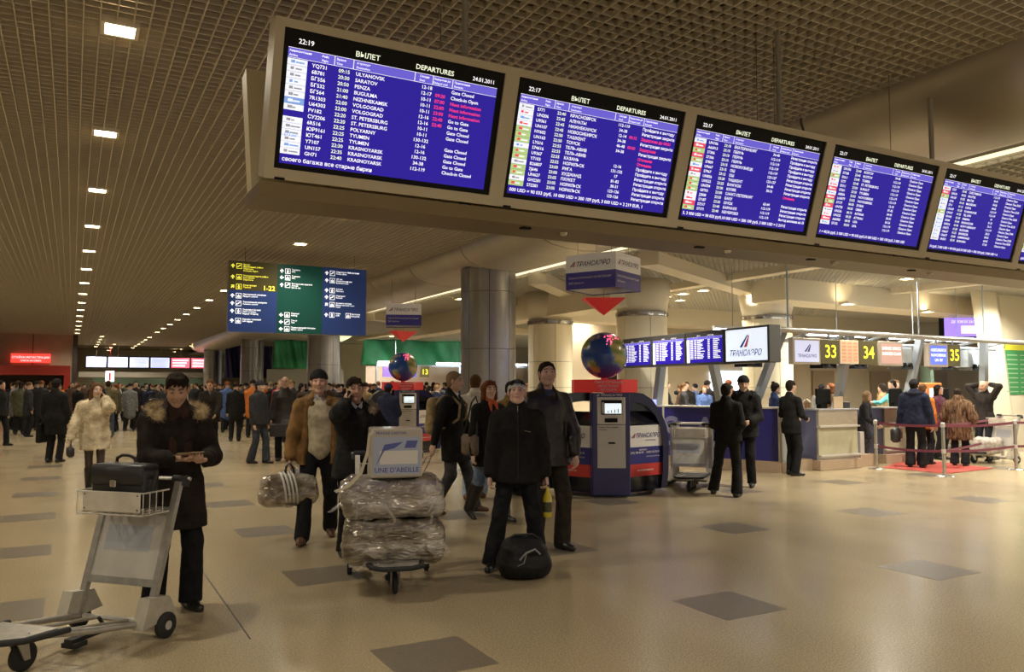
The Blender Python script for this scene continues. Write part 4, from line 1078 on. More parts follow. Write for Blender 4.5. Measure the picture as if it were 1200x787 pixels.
def make_kiosk(x, y, rz, label):
    r = empty('check_in_kiosk', (x, y, 0), rz, label, 'kiosk', 'round self check-in kiosks')
    m = MB(); m.box((-.285, -.80, .03), (.285, -.42, 1.555), bev=.015); m.build('pillar_body', M_navy, r)
    m = MB(); m.box((-.21, -.815, .44), (.21, -.80, 1.08), bev=.004); m.build('service_door', M_kgrey, r)
    m = MB(); m.box((-.045, -.822, .80), (.055, -.815, .825)); m.build('door_slot', M_bez, r); m = MB(); m.text('Самостоятельная', (-.19, -.8165, 1.035), (1, 0, 0), (0, 0, 1), .034, 0, bold=.01); m.text('Check-in', (-.19, -.8165, 1.0), (1, 0, 0), (0, 0, 1), .034, 0, bold=.01); m.build('door_lettering', M_bez, r)['kind'] = 'stuff'
    m = MB(); m.box((-.21, -.825, 1.09), (.21, -.80, 1.49), bev=.006); p = m.build('terminal_face', mat('terminal_grey', (.72, .69, .63), rough=.4), r)
    m = MB(); m.box((-.15, -.84, 1.235), (.16, -.826, 1.45), bev=.004); m.build('screen_frame', M_bez, p)
    m = MB(); m.quad((-.10, -.8415, 1.25), (.15, -.8415, 1.25), (.15, -.8415, 1.40), (-.10, -.8415, 1.40), 0)
    for i, c in enumerate((-.05, 0.0, .05, .1)): m.quad((c - .006, -.8425, 1.26), (c + .006, -.8425, 1.26), (c + .006, -.8425, 1.29 + .01 * i), (c - .006, -.8425, 1.29 + .01 * i), 1)
    m.quad((-.14, -.8415, 1.25), (-.11, -.8415, 1.25), (-.11, -.8415, 1.42), (-.14, -.8415, 1.42), 2); m.build('touch_screen', [M_scr, M_bez, M_kgrey], p)
    m = MB(); m.box((-.10, -.835, 1.12), (.09, -.824, 1.18)); m.build('ticket_slot', M_bez, p)
    m = MB(); logo_mark(m, (-.22, -.802, 1.505), (1, 0, 0), (0, 0, 1), .035, 0, 0); m.text('ТРАНСАЭРО', (-.16, -.802, 1.505), (1, 0, 0), (0, 0, 1), .052, 0, bold=.03, shear=.25, maxw=.37); m.build('lettering', M_white, r)
    # side wings, the same on three sides of the ring
    for sg in (-1, 1):
        a = np.array([sg * .29, -.52]); b = np.array([sg * .93, -.02]); d = (b - a); L = np.linalg.norm(d); d /= L; n = np.array([d[1], -d[0]]) * sg
        P = lambda u, w, z: (a[0] + d[0] * u + n[0] * w, a[1] + d[1] * u + n[1] * w, z)
        def slab(z0, z1, w0, w1, M, nm, u0=0.0, u1=L):
            m = MB(); V = [P(u, w, z) for z in (z0, z1) for w in (w0, w1) for u in (u0, u1)]
            m.add(V, [(0, 1, 3, 2), (4, 6, 7, 5), (0, 4, 5, 1), (2, 3, 7, 6), (0, 2, 6, 4), (1, 5, 7, 3)]); return m.build(nm, M, r)
        slab(.05, 1.07, -.30, -.005, M_kdark, 'wing_body')
        slab(.72, 1.05, -.005, 0, M_white, 'white_panel'); slab(.46, .72, -.005, 0, M_navyp, 'blue_panel'); slab(.27, .46, -.005, 0, M_redp, 'red_panel')
        m = MB(); dd = (d[0] * sg, d[1] * sg, 0)
        O = P(.08 if sg > 0 else L - .08, .004, .86)
        logo_mark(m, O, dd, (0, 0, 1), .07, 1, 2); m.text('ТРАНСАЭРО', np.array(O) + np.array(dd) * .08, dd, (0, 0, 1), .10, 1, bold=.02, shear=.3, maxw=L * .68); m.text('авиакомпания', np.array(O) + np.array(dd) * .3 - [0, 0, .05], dd, (0, 0, 1), .035, 1)
        O = np.array(P(.05 if sg > 0 else L - .05, .004, .62)); m.text('интернет', O + np.array(dd) * .2 + [0, 0, .045], dd, (0, 0, 1), .04, 0, bold=.02); m.text('(495) 788-80-80', O, dd, (0, 0, 1), .045, 0, bold=.03, maxw=.3); m.text('8-800-200-23-76', O + np.array(dd) * .36, dd, (0, 0, 1), .045, 0, bold=.03, maxw=.32); m.text('бесплатно по России', O + np.array(dd) * .36 - [0, 0, .06], dd, (0, 0, 1), .03, 0)
        O = np.array(P(.2 if sg > 0 else L - .2, .004, .35)); m.text('www.transaero.ru', O, dd, (0, 0, 1), .05, 0, bold=.02)
        m.build('lettering', [M_white, M_navyp, M_redp], r)['kind'] = 'stuff'
        m = MB(); V = [P(u, w, z) for u in (0, L) for (w, z) in ((-.02, 1.07), (-.30, 1.07), (-.30, 1.26), (-.24, 1.26))]
        m.add(V, [(0, 1, 2, 3), (4, 7, 6, 5), (0, 3, 7, 4), (3, 2, 6, 7), (2, 1, 5, 6), (1, 0, 4, 5)]); m.build('sloping_desk', M_kdark, r)
        out = [(.20, 1.56), (.40, 1.57), (.60, 1.54), (.74, 1.45), (.88, 1.26), (.97, 1.02), (1.0, .78), (.99, .3), (.96, .06)]
        inn = [(.87, .06), (.90, .3), (.91, .78), (.88, 1.0), (.79, 1.2), (.66, 1.34), (.52, 1.40), (.36, 1.42), (.20, 1.42)]
        m = MB(); V = [(sg * x_, y_, z) for y_ in (-.10, .34) for x_, z in out + inn]; n_ = len(out) + len(inn); F = []
        for i in range(len(out) - 1):
            j = n_ - 1 - i
            F += [(i, i + 1, j - 1, j), (n_ + j, n_ + j - 1, n_ + i + 1, n_ + i), (i, n_ + i, n_ + i + 1, i + 1), (j, j - 1, n_ + j - 1, n_ + j)]
        F += [(0, n_ - 1, 2 * n_ - 1, n_), (len(out) - 1, n_ + len(out) - 1, n_ + len(out), len(out))]
        m.add(V, F); m.build('arch', M_kdark if sg < 0 else mat('arch_navy', (.018, .016, .09), rough=.25, coat=.4), r)
        if sg > 0:
            m = MB(); m.add([(.29, .1, 1.1), (.88, .1, 1.1), (.8, .1, 1.2), (.6, .1, 1.42), (.29, .1, 1.45)], [(0, 1, 2, 3, 4)]); m.build('dark_glass', M_kdark, r)
    m = MB(); m.lathe([(.80, 0), (.80, .05), (.78, .06)], 24, (0, .08, 0)); m.build('floor_ring', M_kdark, r)
    # red crown sign
    c = [(-.50, -.18), (-.20, -.52), (.20, -.52), (.50, -.18), (.50, .30), (-.50, .30)]
    m = MB(); V = [(x_, y_, z) for z in (1.56, 1.76) for x_, y_ in c]; m.add(V, [tuple(range(6))[::-1], tuple(range(6, 12))] + [(i, (i + 1) % 6, (i + 1) % 6 + 6, i + 6) for i in range(6)]); p = m.build('red_sign', M_kred, r)
    m = MB()
    for i, s_ in enumerate(('Самостоятельная', 'регистрация', 'Self check-in')): m.text(s_, (0, -.525, 1.705 - .058 * i), (1, 0, 0), (0, 0, 1), .05, 0, bold=.015, align='C')
    m.build('lettering', M_white, p)
    m = MB(); m.lathe([(.06, 1.76), (.05, 1.80)], 12); m.build('globe_stand', M_kred, r)
    # globe
    V = []; F = []; nu, nv = 72, 36; R = .37; C = []
    land = [((8, 20), (20, 24)), ((-12, 22), (13, 18)), ((22, 8), (26, 12)), ((50, 30), (35, 16)), ((50, 75), (16, 40)), ((35, 50), (14, 14)), ((25, 82), (15, 9)), ((-5, -60), (16, 13)), ((-18, -55), (14, 13)), ((-38, -66), (14, 6)), ((45, -100), (14, 28)), ((22, -102), (10, 6)), ((65, -95), (10, 40)), ((72, -40), (10, 14)), ((-25, 134), (10, 18)), ((-27, 24), (8, 8)), ((62, 100), (9, 50))]
    for j in range(nv + 1):
        th = math.pi * j / nv
        for i in range(nu):
            ph = 2 * math.pi * i / nu
            V.append((R * math.sin(th) * math.cos(ph), R * math.sin(th) * math.sin(ph), R * math.cos(th)))
            lat = 90 - 180 * j / nv; lon = (math.degrees(ph) + 180) % 360 - 180
            w = 9e9
            for (la, lo), (ra, ro) in land:
                dl = (lon - lo + 180) % 360 - 180; w = min(w, ((lat - la) / ra) ** 2 + (dl / ro) ** 2)
            w += .25 * math.sin(lat * .35 + lon * .22) * math.cos(lon * .31)
            if w < .92: q = .5 + .5 * math.sin(lat * .2 + lon * .13); C.append((.20 + .30 * q, .28 + .12 * q, .07 + .08 * q, 1) if lat < 60 else (.30, .30, .26, 1))
            elif w < 1.25: C.append((.05, .17, .50, 1))
            else: C.append((.022, .085, .36, 1))
    F = [(j * nu + i, j * nu + (i + 1) % nu, (j + 1) * nu + (i + 1) % nu, (j + 1) * nu + i) for j in range(nv) for i in range(nu)]
    F = [f[::-1] for f in F]
    me = mesh_np('globe', np.array(V), np.array(F), [globe_mat()]); ca = me.color_attributes.new('Col', 'FLOAT_COLOR', 'POINT'); ca.data.foreach_set('color', np.array(C, np.float32).ravel())
    gl = link('globe', me, r); gl.location = (0, 0, 2.15); gl.rotation_euler = (math.radians(18), math.radians(12), math.radians(-70))
    m = MB(); q = random.Random(5)
    for i in range(26):
        la = math.radians(q.uniform(38, 66)); lo = math.radians(q.choice([q.uniform(-8, 45), q.uniform(0, 60)])); p3 = Vector((math.cos(la) * math.cos(lo), math.cos(la) * math.sin(lo), math.sin(la))) * (R + .004)
        m.box((p3.x - .006, p3.y - .006, p3.z - .006), (p3.x + .006, p3.y + .006, p3.z + .006))
    m.build('indicator_lights', screen_mat('led_pink', (1.0, .10, .22), 2.5), gl)
    return r
def globe_mat():
    if 'globe' in MATS: return MATS['globe']
    m = mat('globe', (.1, .2, .5), rough=.25, coat=.4); a = m.node_tree.nodes.new('ShaderNodeAttribute'); a.attribute_name = 'Col'
    m.node_tree.links.new(a.outputs['Color'], m.node_tree.nodes['Principled BSDF'].inputs['Base Color']); return m
KX, KY, KR = 7.45, 10.49, math.radians(-28.4)
k1 = make_kiosk(KX, KY, KR, 'front round navy and red self check-in kiosk with a blue globe on top')
k2 = copy_tree(k1); k2.location = (7.42, 19.3, 0); k2['label'] = 'rear round self check-in kiosk behind the man with a phone'
k2.rotation_euler = (0, 0, math.radians(-12))

def hanging_cube(x, y, rz, label):
    r = empty('hanging_sign', (x, y, 3.18), rz, label, 'sign', 'hanging check-in cubes')
    s = .44; m = MB(); m.box((-s, -s, .01), (s, s, .55)); m.build('sign_box', mat('cube_dark', (.03, .03, .05), rough=.4), r)
    for k in range(4):
        a = math.pi / 2 * k; ux = (math.cos(a), math.sin(a), 0); n = (math.sin(a), -math.cos(a), 0)
        P = lambda u, z, e=.003: (ux[0] * u + n[0] * (s + e), ux[1] * u + n[1] * (s + e), z)
        m = MB(); m.quad(P(-s, 0), P(s, 0), P(s, .27), P(-s, .27), 0); m.quad(P(-s, .27), P(s, .27), P(s, .55), P(-s, .55), 1)
        m.build('sign_face', [mat('cube_navy', (.035, .03, .20), rough=.3, coat=.5, emis=.12), mat('cube_white', (.68, .63, .55), rough=.4, emis=.12)], r)
        m = MB(); O = P(-s + .07, .36, .006); logo_mark(m, O, ux, (0, 0, 1), .085, 1, 2); m.text('ТРАНСАЭРО', np.array(O) + np.array(ux) * .11, ux, (0, 0, 1), .105, 1, bold=.025, shear=.3, maxw=.60)
        m.text('Самостоятельная регистрация', P(-s + .05, .165, .006), ux, (0, 0, 1), .055, 0, bold=.01, maxw=.76); m.text('Self check-in', P(-s + .05, .085, .006), ux, (0, 0, 1), .055, 0, bold=.01)
        m.build('lettering', [M_white, mat('print_black', (.02, .02, .03)), M_redp], r)
    for a, b in ((-1, -1), (1, 1), (1, -1), (-1, 1)):
        m = MB(); m.tube([(a * .3, b * .3, .55), (a * .3, b * .3, 1.2)], .004, 4); m.build('wire', M_ring, r)
    ar = empty('hanging_arrow', (x, y, 2.79), rz + .6, label.replace('check-in cube', 'red arrow below the check-in cube').replace('white and navy ', ''), 'sign', 'hanging red arrows')
    m = MB(); t = .34; m.add([(-t, -t * .5, .27), (t, -t * .5, .27), (t, t * .5, .27), (-t, t * .5, .27), (0, 0, 0)], [(0, 3, 2, 1)[::-1], (0, 1, 4)[::1], (1, 2, 4), (2, 3, 4), (3, 0, 4)]); m.build('arrow_body', M_kred, ar)
    m = MB(); m.tube([(0, 0, .27), (0, 0, .40)], .005, 4); m.build('wire', M_ring, ar)
    return r
hanging_cube(KX, KY, math.radians(-63.4), 'front hanging white and navy check-in cube')
hanging_cube(7.42, 19.3, math.radians(-20), 'rear hanging white and navy check-in cube')

# ------------------------------------------------------------------ row of four monitors over the blue banner
a0 = np.array([10.82, 14.48]); d0 = np.array([10.31, 9.68]) - a0; Lm = np.linalg.norm(d0) / 4; am = math.atan2(d0[1], d0[0]); d0 /= np.linalg.norm(d0)
nm_ = ['leftmost of the four island monitors, showing a departures list', 'second of the four island monitors, showing a departures list', 'third of the four island monitors, showing a departures list', 'white airline logo monitor at the right end of the island row']
for i in range(4):
    p = a0 + d0 * Lm * i
    r = empty('monitor', (p[0], p[1], 2.06), am, nm_[i], 'monitor', 'monitors of the check-in island')
    m = MB(); m.box((0, -.03, 0), (Lm - .015, .22, .64), bev=.01); m.build('casing', mat('monitor_grey', (.06, .058, .055), rough=.4), r)
    W_, H_ = Lm - .10, .56
    if i < 3:
        G, T = screen_content(allrows[i + 1][:14], W_, H_ * .98, (.042, -.033, .045), (1, 0, 0), (0, 0, 1), (0, -1, 0), '22:17', '', i + 9, small=True)
        G.build('display', SM, r); T.build('screen_text', SM, r)['kind'] = 'stuff'
    else:
        m = MB(); m.quad((.04, -.033, .04), (Lm - .06, -.033, .04), (Lm - .06, -.033, .60), (.04, -.033, .60)); m.build('display', screen_mat('logo_screen', (.72, .80, .90), 1.0), r)
        m = MB(); logo_mark(m, (.42, -.036, .28), (1, 0, 0), (0, 0, 1), .22, 0, 1); m.text('ТРАНСАЭРО', (.13, -.036, .13), (1, 0, 0), (0, 0, 1), .15, 0, bold=.03, shear=.3, maxw=.86); m.build('logo', [mat('logo_blue', (.03, .05, .35), emis=.3), mat('logo_red', (.6, .1, .15), emis=.3)], r)
M_post = mat('post_blue_grey', (.38, .43, .50), rough=.35, metal=.4)
def post(x0, y0, x1, y1, z0, z1, label, w=.075):
    m = MB(); V = [(x + a * w, y + b * w, z) for x, y, z in ((x0, y0, z0), (x1, y1, z1)) for a, b in ((-1, -1), (1, -1), (1, 1), (-1, 1))]
    m.add(V, [(0, 3, 2, 1), (4, 5, 6, 7), (0, 1, 5, 4), (1, 2, 6, 5), (2, 3, 7, 6), (3, 0, 4, 7)]); o = m.build('slanted_post', M_post); tag(o, label, 'post', 'slanted posts of the check-in island')
post(11.25, 14.1, 11.0, 13.3, 0, 2.6, 'slanted blue-grey post under the leftmost island monitors')
post(12.0, 12.3, 10.78, 11.7, 0, 2.5, 'slanted blue-grey post under the third island monitor')
post(12.2, 12.6, 12.3, 11.25, 0, 2.75, 'slanted blue-grey post between the airline logo monitors')
post(15.1, 12.6, 14.35, 11.3, 0, 2.75, 'slanted blue-grey post between desk signs 33 and 34')
post(16.9, 12.2, 17.15, 11.6, 0, 2.75, 'slanted blue-grey post above the clerk in turquoise')
post(19.9, 11.9, 19.3, 11.4, 0, 2.75, 'slanted blue-grey post beside the tall cream pillar')

# blue banner wall
bw = empty('banner_wall', (10.4, 14.4, 0), math.atan2(-3.45, 1.45), 'low blue banner wall with big grey letters beside the kiosk', 'counter')
LB = math.hypot(1.45, 3.45)
M_plinth = mat('stone_plinth', (.42, .31, .21), rough=.4, noise=.3, nscale=60)
m = MB(); m.box((0, 0, 0), (LB, .4, .22)); m.build('plinth', M_plinth, bw)
m = MB(); m.box((0, .02, .22), (LB, .06, 1.22)); m.build('banner', mat('banner_blue', (.022, .022, .17), rough=.4), bw)
m = MB()
for a, x_, mi in (('V', .30, 0), ('I', .95, 0), ('S', 1.18, 0), ('A', 1.86, 0)): m.text(a, (x_, .016, .44), (1, 0, 0), (0, 0, 1), .85, 0, bold=.045, shear=.12, res=4)
m.text('®', (2.75, .016, .95), (1, 0, 0), (0, 0, 1), .12, 0)
m.build('lettering', mat('letter_grey', (.20, .20, .34), rough=.5), bw)
for x_ in (0.0, 1.25, 2.5, LB - .04):
    m = MB(); m.box((x_, 0, .22), (x_ + .04, .08, 1.25)); m.build('frame_post', M_kgrey, bw)
m = MB(); m.box((0, .0, 1.22), (LB, .5, 1.25)); m.build('ledge', M_kgrey, bw)
m = MB(); m.box((0, 0, 0), (.34, .03, .12)); o = m.build('lit_plate', screen_mat('plate_lit', (.35, .40, 1.0), 1.2)); o.location = (10.62, 13.6, 1.255); o.rotation_euler = (0, 0, math.atan2(-3.45, 1.45)); tag(o, 'small glowing blue plate on the banner wall ledge', 'sign')
gp_ = empty('glass_screen', (11.87, 10.93, 0), 0, 'pale frosted glass end panel right of the blue banner', 'panel')
m = MB(); m.box((0, 0, .22), (.04, .06, 1.26)); m.box((.44, 0, .22), (.47, .06, 1.26)); m.box((0, 0, .20), (.47, .08, .24)); m.build('frame', M_kgrey, gp_)
m = MB(); m.box((.04, .02, .24), (.44, .04, 1.24)); m.build('frosted_glass', mat('frosted', (.62, .70, .72), rough=.35, trans=.15), gp_)
m = MB(); m.box((0, .0, 0), (.50, .3, .20)); m.build('plinth', M_plinth, gp_)

# check-in desks
M_brush = mat('brushed_steel', (.70, .62, .48), rough=.32, metal=.7, noise=.12, nscale=6, stretch=(1, 1, 30))
M_olive = mat('desk_glass', (.45, .42, .28), rough=.2, coat=.5, noise=.08, nscale=3)
M_dkp = mat('desk_side', (.10, .10, .17), rough=.3, coat=.3)
def desk(x0, x1, y, label, dark=False):
    r = empty('check_in_desk', (x0, y, 0), 0, label, 'desk', 'check-in desks'); W = x1 - x0
    m = MB(); m.box((-.04, -.05, 0), (W + .04, 1.0, .20), bev=.01); m.build('plinth', M_plinth, r)
    m = MB(); m.box((0, 0, .20), (W, .10, .30)); m.box((-.02, -.06, .265), (W + .02, 0, .30)); m.build('lower_ledge', M_kgrey, r)
    m = MB(); m.box((0, .01, .30), (W, .05, .84)); m.build('front_panel', M_olive, r)
    m = MB(); m.box((-.02, -.05, .84), (W + .02, .05, .87)); m.build('bag_ledge', M_kgrey, r)
    m = MB(); m.box((0, -.0, .87), (W, .06, 1.17)); m.build('upper_panel', M_brush if not dark else mat('dark_steel', (.22, .20, .17), rough=.3, metal=.7), r)
    m = MB(); m.box((-.03, -.03, 1.17), (W + .03, .45, 1.205), bev=.006); m.build('worktop', mat('worktop_grey', (.30, .30, .31), rough=.3), r)
    m = MB(); m.box((-.02, .06, .2), (.02, 1.0, 1.17)); m.build('side_panel', M_dkp, r)
    m = MB(); m.box((W - .02, .06, .2), (W + .02, 1.0, 1.17)); m.build('side_panel', M_dkp, r)
    return r
desk(12.92, 14.06, 10.95, 'check-in desk under sign 33 with a brushed steel upper front')
desk(15.32, 16.75, 11.25, 'check-in desk under sign 34 behind the person in the long puffer coat', True)
desk(17.35, 18.9, 11.5, 'check-in desk under sign 35 behind the fur coat', True)
r = empty('weighing_scale', (14.2, 11.0, 0), 0, 'steel baggage scale cabinet in the gap right of desk 33', 'scale')
m = MB(); m.box((0, 0, 0), (.42, 1.2, .25)); m.build('platform', M_plinth, r); m = MB(); m.box((.0, .0, .25), (.12, .1, .72)); m.build('column', M_kgrey, r); m = MB(); m.box((.04, .3, .25), (.38, 1.2, .28)); m.build('belt', M_kdark, r)
r = empty('weighing_scale', (12.4, 11.0, 0), 0, 'low baggage belt in the gap beside the man in the suit', 'scale')
m = MB(); m.box((0, .1, 0), (.48, 1.3, .22)); m.build('platform', M_plinth, r); m = MB(); m.box((.02, .5, .22), (.44, 1.3, .25)); m.build('belt', M_kdark, r); m = MB(); m.box((-.02, 1.3, 0), (.5, 1.36, 1.15)); m.build('side_panel', mat('side_purple', (.12, .11, .22), rough=.3), r)
for i, (x, y) in enumerate([(13.2, 11.22), (15.9, 11.52), (18.0, 11.77)]):
    r = empty('desk_computer', (x, y, 1.205), 0, 'black desk computer on the %s check-in desk from the left' % ORD[i], 'computer', 'computers on the check-in desks')
    m = MB(); m.box((0, 0, .08), (.42, .05, .40), bev=.01); m.build('casing', M_bez, r); m = MB(); m.box((.12, .0, 0), (.30, .12, .1)); m.build('stand', M_bez, r)
r = tag(MB().box((0, 0, 0), (.28, .03, .24), bev=.004).build('card_stand', mat('paper_tan', (.62, .47, .30), rough=.6)), 'tan cardboard notice standing on desk 33', 'notice'); r.location = (13.55, 11.1, 1.205)
r = tag(MB().box((0, 0, 0), (.34, .25, .13), bev=.01).build('printer', mat('printer_dark', (.05, .05, .055), rough=.4)), 'small dark ticket printer at the right end of desk 33', 'printer'); r.location = (13.86, 11.12, 1.205); r.scale = (.6, 1, 1)

# overhead pipe, number signs and monitors of the desks
r = empty('desk_gantry', (0, 0, 0), 0, 'long overhead steel pipe and truss above the numbered check-in desks', 'gantry')
m = MB(); m.tube([(11.3, 11.0, 2.75), (20.6, 11.0, 2.70)], .055, 10); m.build('pipe', mat('pipe_steel', (.45, .44, .42), rough=.35, metal=.6), r, smooth=True, auto=50)
m = MB(); m.tube([(11.3, 11.9, 2.62), (20.6, 11.9, 2.58)], .04, 8); m.build('pipe', M_post, r)
for x in np.arange(11.6, 20.6, 1.15):
    m = MB(); m.tube([(x, 11.0, 2.72), (x + .3, 11.9, 2.6)], .03, 6); m.build('cross_bar', M_post, r)
for x, y in ((12.4, 11.2), (17.1, 11.6), (19.3, 11.4)):
    m = MB(); m.tube([(x, y, 2.75), (x, y, CEIL2)], .02, 6); m.build('hanger', M_post, r)
for i, x in enumerate((11.6, 14.1, 15.0, 17.2, 19.0)):
    w = [1.0, 0, 1.9, 1.9, 1.2][i]
    if not w: continue
    x -= [.2, 0, .9, .4, .1][i]
    l = empty('tube_light', (x, 12.2, 2.80), 0, 'bright white fluorescent tube over the check-in desks, %s from the left' % ORD[[0, 0, 1, 2, 3][i]], 'lamp', 'fluorescent tubes over the desks')
    m = MB(); m.tube([(0, 0, 0), (w, 0, 0)], .035, 8); m.build('tube', mat('tube_glow', (.95, .97, 1), emis=14, ecol=(.9, .95, 1)), l); m = MB(); m.box((-.03, -.05, .03), (w + .03, .05, .09)); m.build('fitting', M_white, l); m = MB(); m.tube([(w / 2, 0, .09), (w / 2, 0, 1.56)], .01, 4); m.build('hanger', M_post, l)
for i, x in enumerate((11.7, 13.9, 14.9, 16.5, 18.0, 19.2)):
    u = empty('camera_unit', (x, 11.75, 2.02), 0, 'blue-white boxy equipment unit hung under the desk gantry, %s from the left' % ORD[i], 'equipment', 'equipment units under the gantry')
    m = MB(); m.box((0, 0, .1), (.55, .35, .52), bev=.01); m.build('housing', mat('unit_white', (.48, .55, .62), rough=.4), u)
    m = MB(); m.box((.08, -.05, 0.02), (.50, .3, .11)); m.build('tray', M_kdark, u)
    for a in (.17, .38): m = MB(); m.lathe([(.05, 0), (.055, .05), (.04, .06)], 10, (a, -.09, .12), 'Y'); m.build('lens', M_bez, u)
    m = MB(); m.tube([(.27, .15, .5), (.27, .15, .62)], .02, 5); m.build('bracket', M_post, u)
M_brd = mat('sign_olive_board', (.10, .085, .035), rough=.5, emis=.1); M_num = screen_mat('sign_number_yellow', (.85, .80, .06), 1.0)
for n, x0, x1 in (('33', 13.03, 13.60), ('34', 14.19, 14.76), ('35', 17.17, 17.62)):
    s = empty('number_sign', (x0, 10.96, 2.10), 0, '%s olive desk number sign, reading %s in yellow' % ({'33': 'leftmost', '34': 'middle', '35': 'rightmost'}[n], n), 'sign', 'desk number signs')
    m = MB(); m.box((0, 0, 0), (x1 - x0, .06, .49), bev=.006); m.build('board', M_brd, s); m = MB(); m.box(((x1 - x0) / 2 - .02, .02, .49), ((x1 - x0) / 2 + .02, .05, .62)); m.build('hanger', M_post, s)
    m = MB(); m.text(n, ((x1 - x0) / 2, -.004, .13), (1, 0, 0), (0, 0, 1), .36, 0, bold=.02, align='C', maxw=.36, res=3); m.build('number', M_num, s)
s = empty('notice_board', (13.61, 10.96, 2.11), 0, 'cream board of faint orange notices between signs 33 and 34', 'sign')
m = MB(); m.box((0, 0, 0), (.56, .05, .48), bev=.005); m.build('board', mat('notice_cream', (.72, .55, .38), rough=.5, emis=.25), s)
m = MB()
for i in range(6):
    for j in range(3): m.quad((.05 + .17 * j, -.004, .05 + .07 * i), (.18 + .17 * j, -.004, .05 + .07 * i), (.18 + .17 * j, -.004, .09 + .07 * i), (.05 + .17 * j, -.004, .09 + .07 * i))
m.build('notice_print', mat('notice_orange', (.72, .36, .20), emis=.2), s)['kind'] = 'stuff'; m = MB(); m.box((.26, .02, .48), (.30, .05, .6)); m.build('hanger', M_post, s)
for x0, x1, lb, c, tx_ in ((12.22, 13.00, 'pale airline logo monitor left of desk sign 33', (.42, .44, .60), ('ТРАНСАЭРО',)), (14.78, 15.55, 'brownish monitor right of desk sign 34', (.36, .22, .18), ('БИЗНЕС КЛАСС', 'BUSINESS CLASS')), (16.42, 17.12, 'blue monitor left of desk sign 35', (.10, .14, .55), ('НОВОСИБИРСК', 'NOVOSIBIRSK', 'UN 107'))):
    s = empty('desk_screen', (x0, 10.93, 2.08), 0, lb, 'monitor', 'monitors over the desks')
    m = MB(); m.box((0, 0, 0), (x1 - x0, .12, .52), bev=.01); m.build('casing', mat('screen_casing', (.42, .37, .30), rough=.4), s); m = MB(); m.box((.36, .05, .52), (.40, .09, .63)); m.build('hanger', M_post, s)
    m = MB(); m.quad((.05, -.004, .05), (x1 - x0 - .05, -.004, .05), (x1 - x0 - .05, -.004, .47), (.05, -.004, .47)); m.build('display', screen_mat('desk_disp_%g' % x0, c, 1.0), s)
    m = MB(); W = x1 - x0
    for q, t_ in enumerate(tx_): m.text(t_, (W / 2, -.008, (.14 if len(tx_) == 1 else .34 - .11 * q)), (1, 0, 0), (0, 0, 1), .085, 0, bold=.02, align='C', maxw=W - .16)
    if len(tx_) == 1: logo_mark(m, (W / 2 - .08, -.008, .25), (1, 0, 0), (0, 0, 1), .15, 0, 0)
    m.build('lettering', mat('disp_navy', (.05, .05, .20)) if len(tx_) == 1 else M_sw, s)
s = empty('advert_screen', (22.5, 14.5, 3.08), -.45, 'large violet advertising screen high behind the tall pillar', 'screen')
m = MB(); m.box((0, 0, 0), (2.6, .2, .62)); m.build('casing', M_bez, s)
m = MB(); m.quad((.04, -.01, .04), (2.56, -.01, .04), (2.56, -.01, .58), (.04, -.01, .58)); m.build('display', screen_mat('advert_violet', (.30, .20, .85), 1.3), s)
m = MB(); m.quad((.55, -.015, .12), (1.7, -.015, .12), (1.7, -.015, .36), (.55, -.015, .36), 0); m.text('ДЕЛОВОЙ ЗАЛ АЭРОПОРТ', (.25, -.015, .44), (1, 0, 0), (0, 0, 1), .10, 0, bold=.02); m.build('lettering', screen_mat('advert_white', (.75, .75, 1), 1), s)
for a in (.5, 2.1): m = MB(); m.tube([(a, .1, .6), (a, .1, 1.12)], .02, 5); m.build('hanger', M_post, s)
# green wall poster
s = empty('poster', (22.3, 12.605, 1.42), 0, 'green and yellow printed table poster on the cream wall at the right edge', 'poster')
m = MB(); m.box((0, 0, 0), (1.9, .01, 1.38)); m.build('sheet', mat('poster_green', (.06, .30, .10), rough=.5), s)
m = MB(); m.quad((.0, -.004, 1.22), (1.9, -.004, 1.22), (1.9, -.004, 1.38), (0, -.004, 1.38), 0)
for i in range(9):
    for j in range(3): m.quad((.06 + .62 * j, -.004, 1.14 - .125 * i - .07), (.06 + .62 * j + .5, -.004, 1.14 - .125 * i - .07), (.06 + .62 * j + .5, -.004, 1.14 - .125 * i - .04), (.06 + .62 * j, -.004, 1.14 - .125 * i - .04), 1)
m.build('poster_print', [mat('poster_yellow', (.70, .66, .06)), mat('poster_pale', (.35, .55, .35))], s)
# things behind the desks
_q = pt(1086, 452, 21.5); s = empty('info_terminal', (_q[0], _q[1], 0), 0, 'orange-framed terminal with a small pale screen behind desk 35', 'kiosk')
m = MB(); m.box((0, 0, 0), (.7, .5, 1.75), bev=.04); m.build('body', mat('terminal_orange', (.62, .17, .04), rough=.4), s); m = MB(); m.box((.12, -.02, 1.2), (.58, 0, 1.6)); m.build('screen', screen_mat('term_scr', (.5, .7, .75), 1), s); m = MB(); m.box((.12, -.02, .8), (.58, 0, 1.1)); m.build('keypad', M_kgrey, s)
m = MB(); m.box((0, 0, 0), (.08, 3.5, 2.3)); o = m.build('partition', mat('partition_teal', (.16, .26, .20), rough=.5)); o.location = (21.4, 14.2, 0); o.name = 'wall_partition'; tag(o, kind='structure'); o.rotation_euler = (0, 0, -.9)
s = tag(MB().box((0, 0, 0), (2.2, .1, .9)).build('light_box', screen_mat('lit_panel', (.75, .85, 1.0), 1.6)), 'bright white window of light behind the clerk in turquoise', 'sign'); s.location = (19.8, 21.39, 1.3)
s = empty('gate_sign', (15.0, 21.28, 2.15), 0, 'small red and white sign over a dark doorway behind the guard', 'sign')
